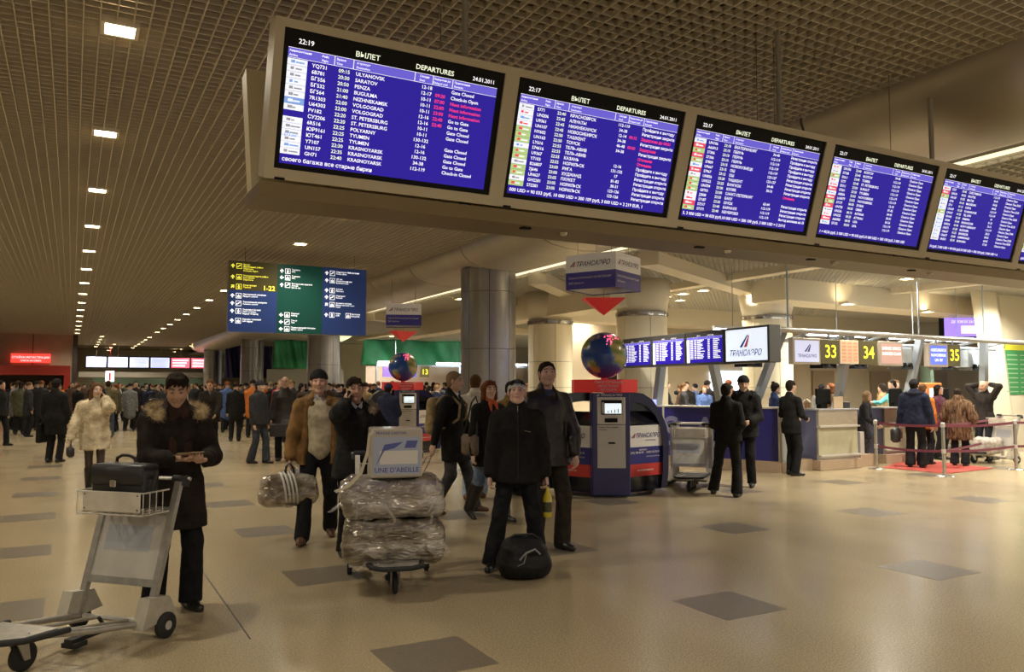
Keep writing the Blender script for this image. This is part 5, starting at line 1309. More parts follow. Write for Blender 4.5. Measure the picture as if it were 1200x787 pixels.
m = MB(); m.box((0, 0, 0), (1.9, .15, .38)); m.build('sign_box', M_kred, s); m = MB(); m.text('ВЫХОД EXIT', (.95, -.01, .12), (1, 0, 0), (0, 0, 1), .18, 0, bold=.03, align='C'); m.build('lettering', M_white, s); m = MB(); m.box((.2, .1, -2.15), (1.7, .2, 0)); m.build('doorway', M_bez, s)

# barrier posts and belts, red mat
M_chr = mat('post_chrome', (.55, .52, .47), rough=.25, metal=.9); M_belt = mat('belt_maroon', (.17, .035, .06), rough=.6)
def stanchion(x, y, label):
    r = empty('barrier_post', (x, y, 0), 0, label, 'post', 'queue barrier posts')
    m = MB(); m.lathe([(.17, 0), (.17, .012), (.15, .022), (.03, .03)], 20); m.build('foot_plate', M_chr, r, smooth=True, auto=40)
    m = MB(); m.lathe([(.032, .02), (.032, .94)], 12); m.build('tube', M_chr, r, smooth=True, auto=40)
    m = MB(); m.lathe([(.040, .90), (.040, .97), (.02, .985)], 12); m.build('head', M_kgrey, r, smooth=True, auto=40)
    m = MB(); m.lathe([(.038, .42), (.038, .50)], 12); m.build('collar', M_kgrey, r)
PS = [(14.15, 10.60), (14.1, 9.15), (16.5, 9.20), (19.3, 9.3), (16.4, 8.3)]
stanchion(*PS[0], 'chrome barrier post nearest desk 33'); stanchion(*PS[1], 'chrome barrier post standing foremost at the corner of the queue'); stanchion(*PS[2], 'chrome barrier post in front of the baggage cart by the pillar'); stanchion(*PS[3], 'chrome barrier post at the right edge')
def belt(a, b, z, label):
    m = MB(); a, b = np.array(a), np.array(b); n = 8; V = []
    for i in range(n + 1):
        t = i / n; p = a + (b - a) * t; zz = z - .03 * math.sin(math.pi * t)
        V += [(p[0], p[1], zz - .024), (p[0], p[1], zz + .024)]
    m.add(V, [(2 * i, 2 * i + 2, 2 * i + 3, 2 * i + 1) for i in range(n)]); o = m.build('barrier_belt', M_belt); md = o.modifiers.new('s', 'SOLIDIFY'); md.thickness = .004; tag(o, label, 'belt', 'maroon queue belts')
for z, w in ((.93, 'upper'), (.46, 'lower')):
    belt(PS[0], PS[1], z, '%s maroon belt between the post at desk 33 and the foremost post' % w)
    belt(PS[1], PS[2], z, '%s maroon belt from the foremost post to the post by the pillar cart' % w)
    belt(PS[2], PS[3], z, '%s maroon belt running out at the right edge' % w)
    belt(PS[1], (19.2, 11.0), z, '%s maroon belt running back behind the fur coat' % w)
stanchion(19.2, 11.0, 'chrome barrier post beside the man with hands on his head')
c = [gp(1035, 548), gp(1066, 537), gp(1165, 549), gp(1110, 555)]
m = MB(); V = [(p[0], p[1], .001) for p in c] + [(p[0], p[1], .012) for p in c]; m.add(V, [(0, 3, 2, 1)[::-1], (4, 5, 6, 7)[::-1]] + [(i, (i + 1) % 4, (i + 1) % 4 + 4, i + 4) for i in range(4)]); tag(m.build('floor_mat', mat('mat_red', (.36, .05, .035), rough=.9, bump=.3, bscale=200)), 'red carpet mat on the floor before the desks', 'mat')
# ------------------------------------------------------------------ baggage carts
M_alu = mat('cart_aluminium', (.50, .48, .44), rough=.35, metal=.7, noise=.1, nscale=20); M_rub = mat('rubber', (.02, .02, .02), rough=.7)
M_pan = mat('cart_panel', (.52, .49, .44), rough=.45, noise=.08, nscale=5); M_fend = mat('cart_fender', (.48, .44, .36), rough=.5, noise=.1, nscale=12); M_panw = mat('cart_plate', (.66, .61, .52), rough=.45, noise=.1, nscale=9)
def baggage_cart(x, y, rz, label, group=None, poster=True):
    r = empty('baggage_cart', (x, y, 0), rz, label, 'cart', group)
    up = lambda z: (0, -.02 - .26 * (z - .14) / .9, z)     # the leaning back plane
    for sg in (-1, 1):
        m = MB(); m.box((-.022, -.018, 0), (.022, .018, .94)); o = m.build('upright', M_alu, r); o.location = (sg * .275, -.02, .12); o.rotation_euler = (math.radians(16), 0, math.radians(0))
        m = MB(); pts = [(sg * .27, -.05, .11), (sg * .24, .40, .185), (sg * .14, .76, .245)]; m.tube(pts, .022, 8); m.build('side_rail', M_alu, r, smooth=True, auto=60)
        m = MB(); m.lathe([(.018, -.022), (.075, -.022), (.085, -.014), (.085, .014), (.075, .022), (.018, .022)], 20, (sg * .34, -.10, .085), 'X'); w = m.build('rear_wheel', M_rub, r, smooth=True, auto=40)
        m = MB(); m.lathe([(.03, -.025), (.03, .025)], 12, (sg * .34, -.10, .085), 'X'); m.build('hub', M_kgrey, w)
        m = MB(); q = sg * .30
        V = [(q - .035, .10, .10), (q - .035, -.22, .13), (q - .035, -.14, .27), (q - .035, .04, .29), (q + .05, .10, .10), (q + .05, -.22, .13), (q + .05, -.14, .27), (q + .05, .04, .29)]
        m.add(V, [(0, 1, 2, 3)[::-1] if 0 else (0, 1, 2, 3), (7, 6, 5, 4), (0, 4, 5, 1), (1, 5, 6, 2), (2, 6, 7, 3), (3, 7, 4, 0)]); m.build('fender', M_fend, r)
        m = MB(); m.tube([(sg * .30, -.315, 1.035), (sg * .30, -.30, .99)], .03, 8); m.build('handle_bracket', M_rub, r)
    m = MB(); m.tube([(-.24, -.03, .115), (.24, -.03, .115)], .018, 8); m.build('cross_tube', M_alu, r); m = MB(); m.tube([(-.2, .45, .185), (.2, .45, .185)], .014, 8); m.build('cross_tube', M_alu, r)
    m = MB(); m.tube([(-.34, -.10, .085), (.34, -.10, .085)], .012, 6); m.build('axle', M_rub, r)
    for xx in (-.08, .08):
        m = MB(); m.tube([(xx * 1.5, -.03, .115), (xx * .8, .84, .245)], .012, 6); m.build('floor_slat', M_alu, r)
    # nose plate with rubber bumper
    m = MB(); P = [(-.20, .62), (.20, .62), (.17, .84), (.10, .90), (-.10, .90), (-.17, .84)]
    V = [(a, b, .235) for a, b in P] + [(a, b, .26) for a, b in P]; m.add(V, [tuple(range(6))[::-1], tuple(range(6, 12))] + [(i, (i + 1) % 6, (i + 1) % 6 + 6, i + 6) for i in range(6)]); m.build('nose_plate', M_alu, r)
    m = MB(); m.tube([(-.22, .56, .235), (-.20, .84, .25), (-.11, .92, .25), (.11, .92, .25), (.20, .84, .25), (.22, .56, .235)], .02, 8); m.build('bumper', M_rub, r, smooth=True, auto=60)
    m = MB(); m.lathe([(.015, -.02), (.075, -.02), (.088, -.012), (.088, .012), (.075, .02), (.015, .02)], 18, (0, .66, .088), 'X'); w = m.build('front_wheel', M_rub, r, smooth=True, auto=40)
    m = MB(); m.add([(a, b, z) for a in (-.037, -.027) for b, z in ((.64, .07), (.68, .07), (.74, .20), (.66, .20))], [(0, 1, 2, 3), (7, 6, 5, 4), (0, 4, 5, 1), (1, 5, 6, 2), (2, 6, 7, 3), (3, 7, 4, 0)]); m.add([(a, b, z) for a in (.027, .037) for b, z in ((.64, .07), (.68, .07), (.74, .20), (.66, .20))], [(0, 1, 2, 3), (7, 6, 5, 4), (0, 4, 5, 1), (1, 5, 6, 2), (2, 6, 7, 3), (3, 7, 4, 0)]); m.lathe([(.07, .195), (.075, .235)], 14, (0, .70, 0)); m.build('caster_fork', M_alu, r)
    # leaning panel
    def lean(nm, M, x0, x1, z0, z1, t0, t1):
        m = MB(); m.box((x0, t0, z0), (x1, t1, z1)); o = m.build(nm, M, r); o.location = (0, -.02, .12); o.rotation_euler = (math.radians(16), 0, 0); return o
    lean('panel', M_pan, -.255, .255, .27, .70, -.006, .006); lean('panel_bar', M_alu, -.255, .255, .22, .27, -.012, .016); lean('panel_bar', M_alu, -.255, .255, .70, .76, -.012, .016)
    if poster:
        o = lean('faded_print', mat('faded_print', (.40, .41, .45), rough=.5), -.16, .20, .45, .62, .0065, .0075)
    # basket
    b = MB(); z0, z1 = .83, .98
    B0 = lambda x_, y_, z: (x_, y_ - .20, z)
    for z in (z0, z1): b.tube([B0(-.26, 0, z), B0(-.26, .24, z), B0(.26, .24, z), B0(.26, 0, z)], .006, 5)
    for i in range(9):
        x_ = -.26 + .065 * i; b.tube([B0(x_, 0, z0), B0(x_, .24, z0), B0(x_, .24, z1)], .004, 4)
    for y_ in (.06, .12, .18):
        for sx in (-.26, .26): b.tube([B0(sx, y_, z0), B0(sx, y_, z1)], .004, 4)
    b.build('basket', mat('wire_white', (.6, .56, .48), rough=.4), r)
    m = MB(); m.box((-.25, .048, .85), (.20, .058, .985), bev=.004); o = m.build('front_plate', M_panw, r)
    m = MB()
    for a in (-.23, .18):
        for z in (.87, .965): m.lathe([(.006, 0), (.004, .004)], 6, (a, .058, z), 'Y')
    m.build('rivet', M_rub, o)
    m = MB(); m.tube([(-.33, -.32, 1.04), (.33, -.32, 1.04)], .014, 8); m.build('handle', M_alu, r)
    for sg in (-1, 1): m = MB(); m.tube([(sg * .20, -.32, 1.04), (sg * .31, -.32, 1.04)], .026, 10); m.build('grip', M_rub, r, smooth=True, auto=60)
    m = MB(); m.box((-.03, .02, .06), (.03, .34, .085)); o = m.build('brake_lever', M_rub, r); m = MB(); m.box((-.05, .24, .03), (.05, .34, .06)); m.build('brake_pedal', M_rub, r)
    m = MB(); m.tube([(0, .04, .07), (0, .10, .16)], .012, 5); m.build('brake_rod', M_rub, r)
    return r
HR = math.radians(134)
c1 = baggage_cart(.27, 6.02, HR, 'baggage cart with a black briefcase in its basket, at the left front'); c1.scale = (1.05, 1, .975)
c2 = copy_tree(c1); c2.scale = (1, 1, 1); c2.location = (2.50, 6.80, 0); c2.rotation_euler = (0, 0, math.radians(164)); c2['label'] = 'baggage cart loaded with two film-wrapped bags and a carton'
c3 = copy_tree(c1); c3.location = (17.75, 10.25, 0); c3.rotation_euler = (0, 0, math.radians(75)); c3['label'] = 'baggage cart with black handle grips standing by the cream pillar'
nest = []
for i in range(4):
    c = copy_tree(c1); c.location = (8.98 + .14 * i, 10.25 + .11 * i, 0); c.rotation_euler = (0, 0, math.radians(138)); c['label'] = 'nested empty baggage cart beside the blue banner, %s from the left' % ORD[i]; c['group'] = 'nested carts by the banner'
# briefcase in the first basket
def wl(root, v):
    a = root.rotation_euler[2]; return (root.location[0] + v[0] * math.cos(a) - v[1] * math.sin(a), root.location[1] + v[0] * math.sin(a) + v[1] * math.cos(a), root.location[2] + v[2])
M_lea = mat('black_leather', (.022, .021, .023), rough=.42, bump=.15, bscale=120)
bc = empty('briefcase', wl(c1, (-.02, -.075, .845)), HR, 'black leather briefcase with a silver clasp riding in the cart basket', 'bag')
m = MB(); m.box((-.22, -.085, 0), (.22, .085, .27), bev=.025); m.build('body', M_lea, bc, smooth=True, auto=50)
m = MB(); m.box((-.215, .055, .15), (.215, .103, .285), bev=.02); m.box((-.215, -.09, .25), (.215, .10, .29), bev=.02); m.build('flap', M_lea, bc, smooth=True, auto=50)
m = MB(); m.box((-.025, .10, .145), (.025, .118, .19), bev=.004); m.build('clasp', M_chr, bc)
m = MB(); m.tube([(-.08, 0, .285), (-.075, 0, .325), (-.03, 0, .345), (.03, 0, .345), (.075, 0, .325), (.08, 0, .285)], .011, 8); m.build('handle', M_lea, bc, smooth=True, auto=60)
for sg in (-1, 1): m = MB(); m.tube([(sg * .08, 0, .28), (sg * .08, 0, .30)], .014, 6); m.build('handle_ring', M_chr, bc)
m = MB(); m.tube([(-.225, 0, .2), (-.27, .02, .24), (-.25, .04, .12)], .012, 6); m.build('strap', M_lea, bc)

# wrapped luggage
def wrap_mat(nm, c1_, c2_, c3_):
    if nm in MATS: return MATS[nm]
    m = mat(nm, c1_, rough=.28, coat=1.0, metal=.45, bump=0); nt = m.node_tree; L = nt.links.new; p = nt.nodes['Principled BSDF']
    tc = nt.nodes.new('ShaderNodeTexCoord'); mp = nt.nodes.new('ShaderNodeMapping'); mp.inputs['Scale'].default_value = (1, 1, 2.6); mp.inputs['Rotation'].default_value = (.2, .5, .3); L(tc.outputs['Object'], mp.inputs[0])
    n = nt.nodes.new('ShaderNodeTexNoise'); n.inputs['Scale'].default_value = 3; n.inputs['Detail'].default_value = 2; n.inputs['Distortion'].default_value = .6; L(mp.outputs[0], n.inputs['Vector'])
    r = nt.nodes.new('ShaderNodeValToRGB'); L(n.outputs['Fac'], r.inputs[0]); e = r.color_ramp.elements; e[0].position = .36; e[0].color = (*c1_, 1); e[1].position = .66; e[1].color = (*c3_, 1); q = e.new(.5); q.color = (*c2_, 1); L(r.outputs[0], p.inputs['Base Color'])
    d_ = nt.nodes.new('ShaderNodeTexNoise'); d_.inputs['Scale'].default_value = 6; L(mp.outputs[0], d_.inputs['Vector'])
    a_ = nt.nodes.new('ShaderNodeVectorMath'); a_.operation = 'MULTIPLY_ADD'; a_.inputs[1].default_value = (.35, .35, .35); L(d_.outputs['Color'], a_.inputs[0]); L(mp.outputs[0], a_.inputs[2])
    w = nt.nodes.new('ShaderNodeTexVoronoi'); w.inputs['Scale'].default_value = 8; L(a_.outputs[0], w.inputs['Vector'])
    b = nt.nodes.new('ShaderNodeBump'); b.inputs['Strength'].default_value = .55; b.inputs['Distance'].default_value = .03; L(w.outputs['Distance'], b.inputs['Height']); L(b.outputs['Normal'], p.inputs['Normal']); L(b.outputs['Normal'], p.inputs['Coat Normal'])
    p.inputs['Coat Roughness'].default_value = .08
    return m
def soft_bag(name, root, sx, sy, sz, M, seed, vox=.0115, k=.03):
    S = Sdf()
    for a in (-1, 1):
        for b in (-1, 1): S.rc((a * (sx - .09), b * (sy - .09), .09), (a * (sx - .11), b * (sy - .10), sz - .1), .09, .095, k=k)
    for t in np.linspace(-1, 1, 7):
        for b in (-1, 0, 1):
            S.rc((t * (sx - .1), b * (sy - .1), .10), (t * (sx - .1), b * (sy - .1), sz - .11), .10, .105 + .01 * math.sin(seed + t * 4), k=k)
    return sdf_obj(name, S, vox, M, root, disp=lambda V: .012 * sines(V * np.array([1, 1, 1.8]), 15, seed) + .009 * (1 - np.abs(sines(V * np.array([1, 1, .6]), 24, seed + 1))) ** 4 + .006 * (1 - np.abs(sines(V, 60, seed + 3))) ** 3)
M_w1 = wrap_mat('film_wrapped_silver', (.26, .22, .18), (.36, .325, .30), (.56, .52, .47)); M_w2 = wrap_mat('film_wrapped_brown', (.14, .115, .08), (.28, .24, .18), (.52, .48, .41))
bx, by = 2.37, 6.36; RZ = math.radians(-16)
b1 = empty('wrapped_bag', (bx, by, .235), RZ, 'lower of the two big bags wrapped in silvery plastic film on the cart', 'bag', 'film-wrapped bags on the cart')
o, V, Q = soft_bag('bag_body', b1, .40, .24, .345, M_w2, 2)
b2 = empty('wrapped_bag', (bx - .01, by, .59), RZ, 'upper of the two big bags wrapped in silvery plastic film, under the carton', 'bag', 'film-wrapped bags on the cart')
o, V2, Q2 = soft_bag('bag_body', b2, .405, .235, .315, M_w1, 5)
M_film = mat('film_strip', (.75, .72, .66), rough=.15, alpha=.30, coat=1.0)
def film_fins(b, V, seed):
    q = np.random.RandomState(seed); m = MB()
    for i in range(20):
        k = q.randint(len(V)); c = V[k]; a = q.rand() * 3.1; l = .05 + .08 * q.rand(); d = np.array([math.cos(a), 0, math.sin(a)]) * l; n = np.array([c[0] * .2, c[1] * 1.5, .1]); n /= np.linalg.norm(n)
        w = np.cross(d, n) * .18; m.add([c - d + n * .003, c + d + n * .005, c + d * .7 + w + n * .016, c - d * .8 + w + n * .01], [(0, 1, 2, 3)])
    m.build('loose_film', M_film, b)['kind'] = 'stuff'
film_fins(b1, V, 1); film_fins(b2, V2, 2)
m = MB(); m.box((-.02, -.285, .06), (.34, -.268, .25)); 
cb = empty('carton', (bx + .01, by + .0, .915), RZ + .02, 'film-wrapped carton with blue printing and a white label on top of the bags', 'box')
m = MB(); m.box((-.21, -.17, 0), (.21, .17, .40), bev=.012); m.build('carton_body', mat('carton_board', (.52, .47, .38), rough=.35, coat=.6, bump=.3, bscale=14), cb)
m = MB(); P = lambda x_, z, e=.172: (x_, -e, z)
m.quad(P(-.19, .03), P(.19, .03), P(.19, .33), P(-.19, .33), 0); m.quad(P(-.14, .11, .1735), P(.17, .11, .1735), P(.17, .22, .1735), P(-.14, .22, .1735), 1)
m.add([P(-.17, .10, .1735), P(-.10, .27, .1735), P(.05, .29, .1735), P(-.02, .24, .1735), P(-.10, .22, .1735)], [(0, 1, 2, 3, 4)], 2); m.quad(P(.06, .24, .1735), P(.15, .24, .1735), P(.17, .30, .1735), P(.08, .30, .1735), 2)
m.text("UNE D'ABEILLE", P(-.18, .045, .1745), (1, 0, 0), (0, 0, 1), .055, 2, bold=.04, maxw=.36); m.text('FRAGILE CARTON', P(-.17, .352, .174), (1, 0, 0), (0, 0, 1), .03, 2, bold=.03)
m.build('carton_print', [mat('print_paleblue', (.42, .47, .62), rough=.3, coat=.6), M_white, mat('print_blue', (.08, .10, .38), rough=.3, coat=.5)], cb)
m = MB()
pts = [(-.20, -.18, .39), (-.235, -.20, .36), (-.25, -.21, .22), (-.30, -.22, .06), (-.40, -.23, -.04), (-.50, -.24, -.08)]
V = []
for p in pts: V += [(p[0], p[1], p[2]), (p[0] + .02, p[1] - .005, p[2] - .018)]
m.add(V, [(2 * i, 2 * i + 2, 2 * i + 3, 2 * i + 1) for i in range(len(pts) - 1)]); o = m.build('strap', mat('strap_cream', (.62, .55, .40), rough=.5), cb); md = o.modifiers.new('s', 'SOLIDIFY'); md.thickness = .004
# cart 2 gets a nose bar in front of the bags already; plastic bag carried by the man in brown is with him
# ------------------------------------------------------------------ people in the hall
def at(px_, d):
    p = pt(px_, 452, d); return (float(p[0]), float(p[1]))
K_blk = cloth('cloth_black', (.012, .011, .011)); K_blk2 = cloth('cloth_black_warm', (.022, .017, .014)); K_char = cloth('cloth_charcoal', (.03, .03, .034)); K_navy = cloth('cloth_navy', (.016, .02, .045))
K_trs = cloth('trouser_black', (.012, .012, .014)); K_gry = cloth('trouser_grey', (.06, .06, .065)); K_jean = cloth('jeans_blue', (.14, .19, .28)); K_jd = cloth('jeans_dark', (.05, .06, .09))
K_tan = mat('shearling_brown', (.21, .115, .04), rough=.8, noise=.3, nscale=9, bump=.3, bscale=30, spec=.2, bdist=.02); K_cream = cloth('sweater_cream', (.52, .46, .32), bscale=90, bdist=.005)
K_fur = mat('fur_cream', (.74, .60, .38), rough=.9, noise=.45, nscale=7, col2=(.88, .80, .62)); K_furh = [mat('fur_hair_cream', (.88, .79, .58), rough=.7), mat('fur_hair_tan', (.70, .54, .31), rough=.7), mat('fur_hair_cream', (0, 0, 0))]
K_hood = mat('hood_fur', (.46, .33, .17), rough=.9, noise=.4, nscale=20, col2=(.70, .56, .34)); K_leather = mat('jacket_leather', (.018, .014, .011), rough=.42, noise=.3, nscale=10, bump=.35, bscale=20, bdist=.02)
K_swd = cloth('sweater_brown', (.055, .035, .025)); K_shirt = mat('shirt_white', (.72, .70, .66), rough=.7)
H_dk = mat('hair_dark', (.022, .014, .009), rough=.8, spec=.15, bump=.4, bscale=90); H_br = mat('hair_brown', (.10, .05, .02), rough=.8, spec=.15, bump=.4, bscale=90); H_lb = mat('hair_light', (.26, .17, .09), rough=.8, spec=.15, bump=.4, bscale=90); H_bl = mat('hair_blond', (.5, .38, .2), rough=.5); H_rd = mat('hair_auburn', (.16, .055, .02), rough=.8, spec=.15, bump=.4, bscale=90)
S_bk = mat('shoe_black', (.015, .014, .013), rough=.35); S_br = mat('shoe_brown', (.13, .06, .03), rough=.45)
M_zip = mat('zip_grey', (.2, .2, .2), rough=.4)
def shoes(m=S_bk, **k): return dict(m=m, **k)
# 1 the man with the fur hood behind the left cart
p = at(206, 6.05); r, B = person('man in a dark fur-hooded coat reading a slip of paper behind the left cart', p, facing(p, 16), 1.77,
    dict(handR=(.07, .33, 1.15), handL=(-.11, .36, 1.13), elbowR=(.7, -.6, -.8), elbowL=(-.7, -.6, -.8), hyaw=-.3, hpitch=-.42, footL=(-.13, .05, .15), footR=(.13, .02, -.2), lean=(0, .03)),
    coat=dict(m=K_blk2, hem=.62, b=.040, open=(.01, .01), flare=.0, fold=.009), inner=dict(m=K_swd, b=.02, shirt=K_shirt), trousers=dict(m=K_trs, wide=.085), shoes=shoes(), hair=dict(m=H_dk, fringe=True),
    extras=[('fur_collar', K_hood, 5200), ('scarf', cloth('scarf_dark', (.05, .025, .02)), .14)], vox=.009, handdir=dict(R=(-.55, .75, -.1), L=(.5, .75, .0)), palm=dict(R=(-.2, -.1, 1), L=(.2, -.1, 1)), curl=(.8, .8), seed=11, skin=(.58, .36, .25))
q = local_to_world(r, (.02, .43, 1.185)); m = MB(); m.box((-.09, -.05, 0), (.09, .05, .003)); m.box((-.085, -.045, .003), (-.01, .045, .006)); o = m.build('paper_slip', mat('paper_brown', (.42, .33, .20), rough=.5)); o.location = q; o.rotation_euler = (.25, 0, r.rotation_euler[2]); tag(o, 'folded tan paper slip held by the man in the fur-hooded coat', 'paper')
# coat pocket flap and hanging mitten of the same man
m = MB(); m.box((.17, .02, .70), (.245, .15, .90), bev=.03); o = m.build('side_pocket', K_blk2, r, smooth=True, auto=60)
# 2 woman in the pale fur coat
p = at(113, 12.35); r, B = person('young woman in a cream fur coat walking with a phone at her ear', p, facing(p, 8), 1.70,
    dict(handL=(-.125, .06, 1.53), elbowL=(-.35, .3, -1), handR=(.36, .12, .90), elbowR=(1, -.6, 0), hroll=-.1, footL=(-.05, .10, 0), footR=(.05, -.12, -.1, .04, -.35)),
    coat=dict(m=K_fur, hem=.73, b=.040, flare=.01, fold=.012, ff=22, collar_h=.055, fur=dict(m=K_furh[:2], n=9000, l=.024, w=.004)), legs_bare=mat('tights_dark', (.05, .028, .022), rough=.6), shoes=shoes(S_bk, boot=.75), hair=dict(m=H_br, style='long'),
    female=True, vox=.012, handdir=dict(L=(.35, -.15, 1)), palm=dict(L=(1, 0, 0)), seed=21, extras=[('phone', 'L', (-.10, .07, 1.63), (.15, .1, 0), 'dark phone at the ear of the woman in the cream fur coat')], skin=(.62, .42, .31))
q = local_to_world(r, (.36, .15, .62)); hb = empty('handbag', tuple(q), r.rotation_euler[2], 'small dark handbag hanging from the hand of the woman in the fur coat', 'bag')
m = MB(); m.box((-.05, -.10, 0), (.05, .10, .16), bev=.03); m.build('bag_body', M_lea, hb, smooth=True); m = MB(); m.tube([(0, -.08, .15), (0, -.05, .26), (0, .05, .26), (0, .08, .15)], .008, 6); m.build('bag_strap', M_lea, hb)
# 3 man in the brown shearling coat
p = at(374, 8.75); r, B = person('man in a brown shearling coat and black knit cap carrying a wrapped bag', p, facing(p, 8), 1.82,
    dict(handR=(.30, .05, .82), elbowR=(1, -.6, .1), handL=(-.26, .10, .86), footR=(.18, .22, -.35), footL=(-.17, -.22, 0, .03, -.3), hyaw=-.15, hroll=.03),
    coat=dict(m=K_tan, hem=.80, b=.045, open=(.09, .09), oy=.24, open_z=-.1, flare=.0, fold=.010, collar_h=.03), inner=dict(m=K_cream, b=.035, shirt=cloth('shirt_check', (.25, .25, .3))), trousers=dict(m=K_trs, wide=.08), shoes=shoes(S_br),
    hair=dict(m=H_dk), hat=dict(m=cloth('cap_black', (.015, .014, .015), bscale=120, bdist=.004), deep=True), vox=.010, curl=(.6, 1.1), seed=31, skin=(.66, .41, .31), extras=[])
# shearling collar
T = Sdf(); pts = [B.N + np.array([math.sin(t) * (.10 + .015 * abs(t)), -math.cos(t) * .085 + .01, .02 - .05 * max(0, abs(t) - 1.0)]) for t in np.linspace(-2.5, 2.5, 13)]
for a, c in zip(pts[:-1], pts[1:]): T.rc(a, c, .036, .036, k=.02)
sdf_obj('shearling_collar', T, .012, mat('shearling_collar', (.13, .065, .02), rough=.9), r, disp=folds(.006, 50, 4))
q = local_to_world(r, (.31, .13, .40)); pb = empty('plastic_bag', tuple(q), r.rotation_euler[2] + .15, 'bulging film-wrapped bag with white tape carried by the man in shearling', 'bag')
S = Sdf()
for t in np.linspace(-1, 1, 6): S.rc((t * .20, 0, .10), (t * .20, 0, .22), .115, .10, k=.05)
o, V, Q = sdf_obj('bag_body', S, .012, wrap_mat('film_wrapped_clear', (.24, .19, .14), (.44, .39, .31), (.70, .65, .56)), pb, disp=lambda V: .012 * sines(V, 20, 7) + .008 * np.abs(sines(V, 55, 3)))
m = MB()
for xx in (-.05, -.01, .03, .07):
    pts = [(xx + .03 * math.cos(a), .135 * math.sin(a), .165 + .175 * math.cos(a)) for a in np.linspace(0, 2 * math.pi, 22)]; m.tube(pts, .012, 5, caps=False)
m.build('white_tape', mat('tape_white', (.68, .66, .62), rough=.4, coat=.4), pb)
m = MB()
for s_ in (-.02, .02): m.tube([(-.06, s_, .30), (-.035, s_, .40), (0, s_ * .4, .435), (.03, s_, .40), (.05, s_, .30)], .007, 6)
m.build('carry_handles', M_rub, pb)
m = MB(); m.add([(-.14, -.05, .30), (-.03, -.05, .33), (-.02, -.06, .38), (-.12, -.06, .36)], [(0, 1, 2, 3), (3, 2, 1, 0)]); m.build('paper_tag', M_white, pb)
# 4 man on the phone behind the loaded cart
p = at(417, 7.95); r, B = person('man in a dark fur-hooded parka telephoning behind the loaded cart', p, facing(p, 20), 1.74,
    dict(handR=(.135, .05, 1.53), elbowR=(.7, .5, -1), handL=(-.27, .22, 1.02), elbowL=(-.8, -.8, 0), hyaw=-.15, hroll=.12, hpitch=-.05),
    coat=dict(m=cloth('parka_dark', (.018, .018, .018)), hem=.78, b=.045, open=(.0, .0), fold=.012), inner=dict(m=K_char, b=.025, shirt=K_shirt), trousers=dict(m=K_trs), shoes=shoes(), hair=dict(m=H_dk, fringe=True),
    extras=[('fur_collar', mat('hood_fur_pale', (.44, .36, .24), rough=.9, noise=.3, nscale=25), 4200), ('phone', 'R', (.098, .09, 1.60), (.15, -.1, 0), 'black phone at the ear of the man behind the loaded cart')], vox=.010, handdir=dict(R=(-.3, -.1, 1)), palm=dict(R=(-1, 0, 0)), seed=41, skin=(.52, .31, .21))
# 5 young man in the striped cap
p = at(606, 7.42); r5, B5 = person('young man in a grey and white knit cap looking up at the screens', p, facing(p, 3), 1.70,
    dict(handR=(.275, .10, .80), handL=(-.275, .06, .86), elbowR=(1, -.7, 0), elbowL=(-1, -.7, 0), footR=(.24, .06, -.3), footL=(-.20, .0, .25), hpitch=.30, hyaw=-.05, shrug=.012),
    coat=dict(m=K_blk, hem=.82, b=.040, collar_h=.05, fold=.010), trousers=dict(m=K_trs, wide=.095, fold=.010), shoes=shoes(S_bk, w=1.12), hair=dict(m=H_dk, fringe=True), hat=dict(m=cloth('cap_grey', (.06, .06, .065), bscale=120, bdist=.003), band=mat('cap_white', (.62, .62, .60), rough=.8)),
    vox=.009, curl=(.9, .8), seed=51, skin=(.68, .43, .34), stubble=.1)
cv = [o_ for o_ in r5.children if o_.name.startswith('coat')][0]; cV = np.zeros(len(cv.data.vertices) * 3); cv.data.vertices.foreach_get('co', cV); cV = cV.reshape(-1, 3)
def on_coat(x_, z_):
    m_ = (np.abs(cV[:, 0] - x_) < .02) & (np.abs(cV[:, 2] - z_) < .02); return (x_, (cV[m_, 1].max() if m_.any() else .1) + .002, z_)
m = MB(); m.tube([on_coat(0, z_) for z_ in (1.545, 1.52, 1.49)], .005, 5); m.build('collar_zip', M_chr, r5)
m = MB(); m.tube([on_coat(x_, 1.33 + x_ * .25) for x_ in (-.12, -.09, -.06)], .004, 5); m.build('pocket_zip', M_chr, r5)
m = MB(); m.tube([on_coat(0, z_) for z_ in np.linspace(.86, 1.47, 12)], .004, 5); m.build('front_placket', M_rub, r5)
q = local_to_world(r5, (-.285, .09, .49)); bo = empty('bottle', tuple(q), 0, 'bottle of yellow drink with a black label in a hand', 'bottle')
m = MB(); m.lathe([(.034, 0), (.040, .01), (.041, .16), (.036, .19), (.018, .235), (.014, .25), (.014, .29)], 16); m.build('bottle_body', mat('drink_yellow', (.62, .50, .03), rough=.1, coat=.8), bo, smooth=True, auto=40)
m = MB(); m.lathe([(.0417, .05), (.0417, .14)], 16); m.build('label', mat('label_dark', (.06, .06, .02), rough=.4), bo, smooth=True, auto=40); m = MB(); m.lathe([(.0165, .275), (.0165, .30)], 10); m.build('cap', M_rub, bo)
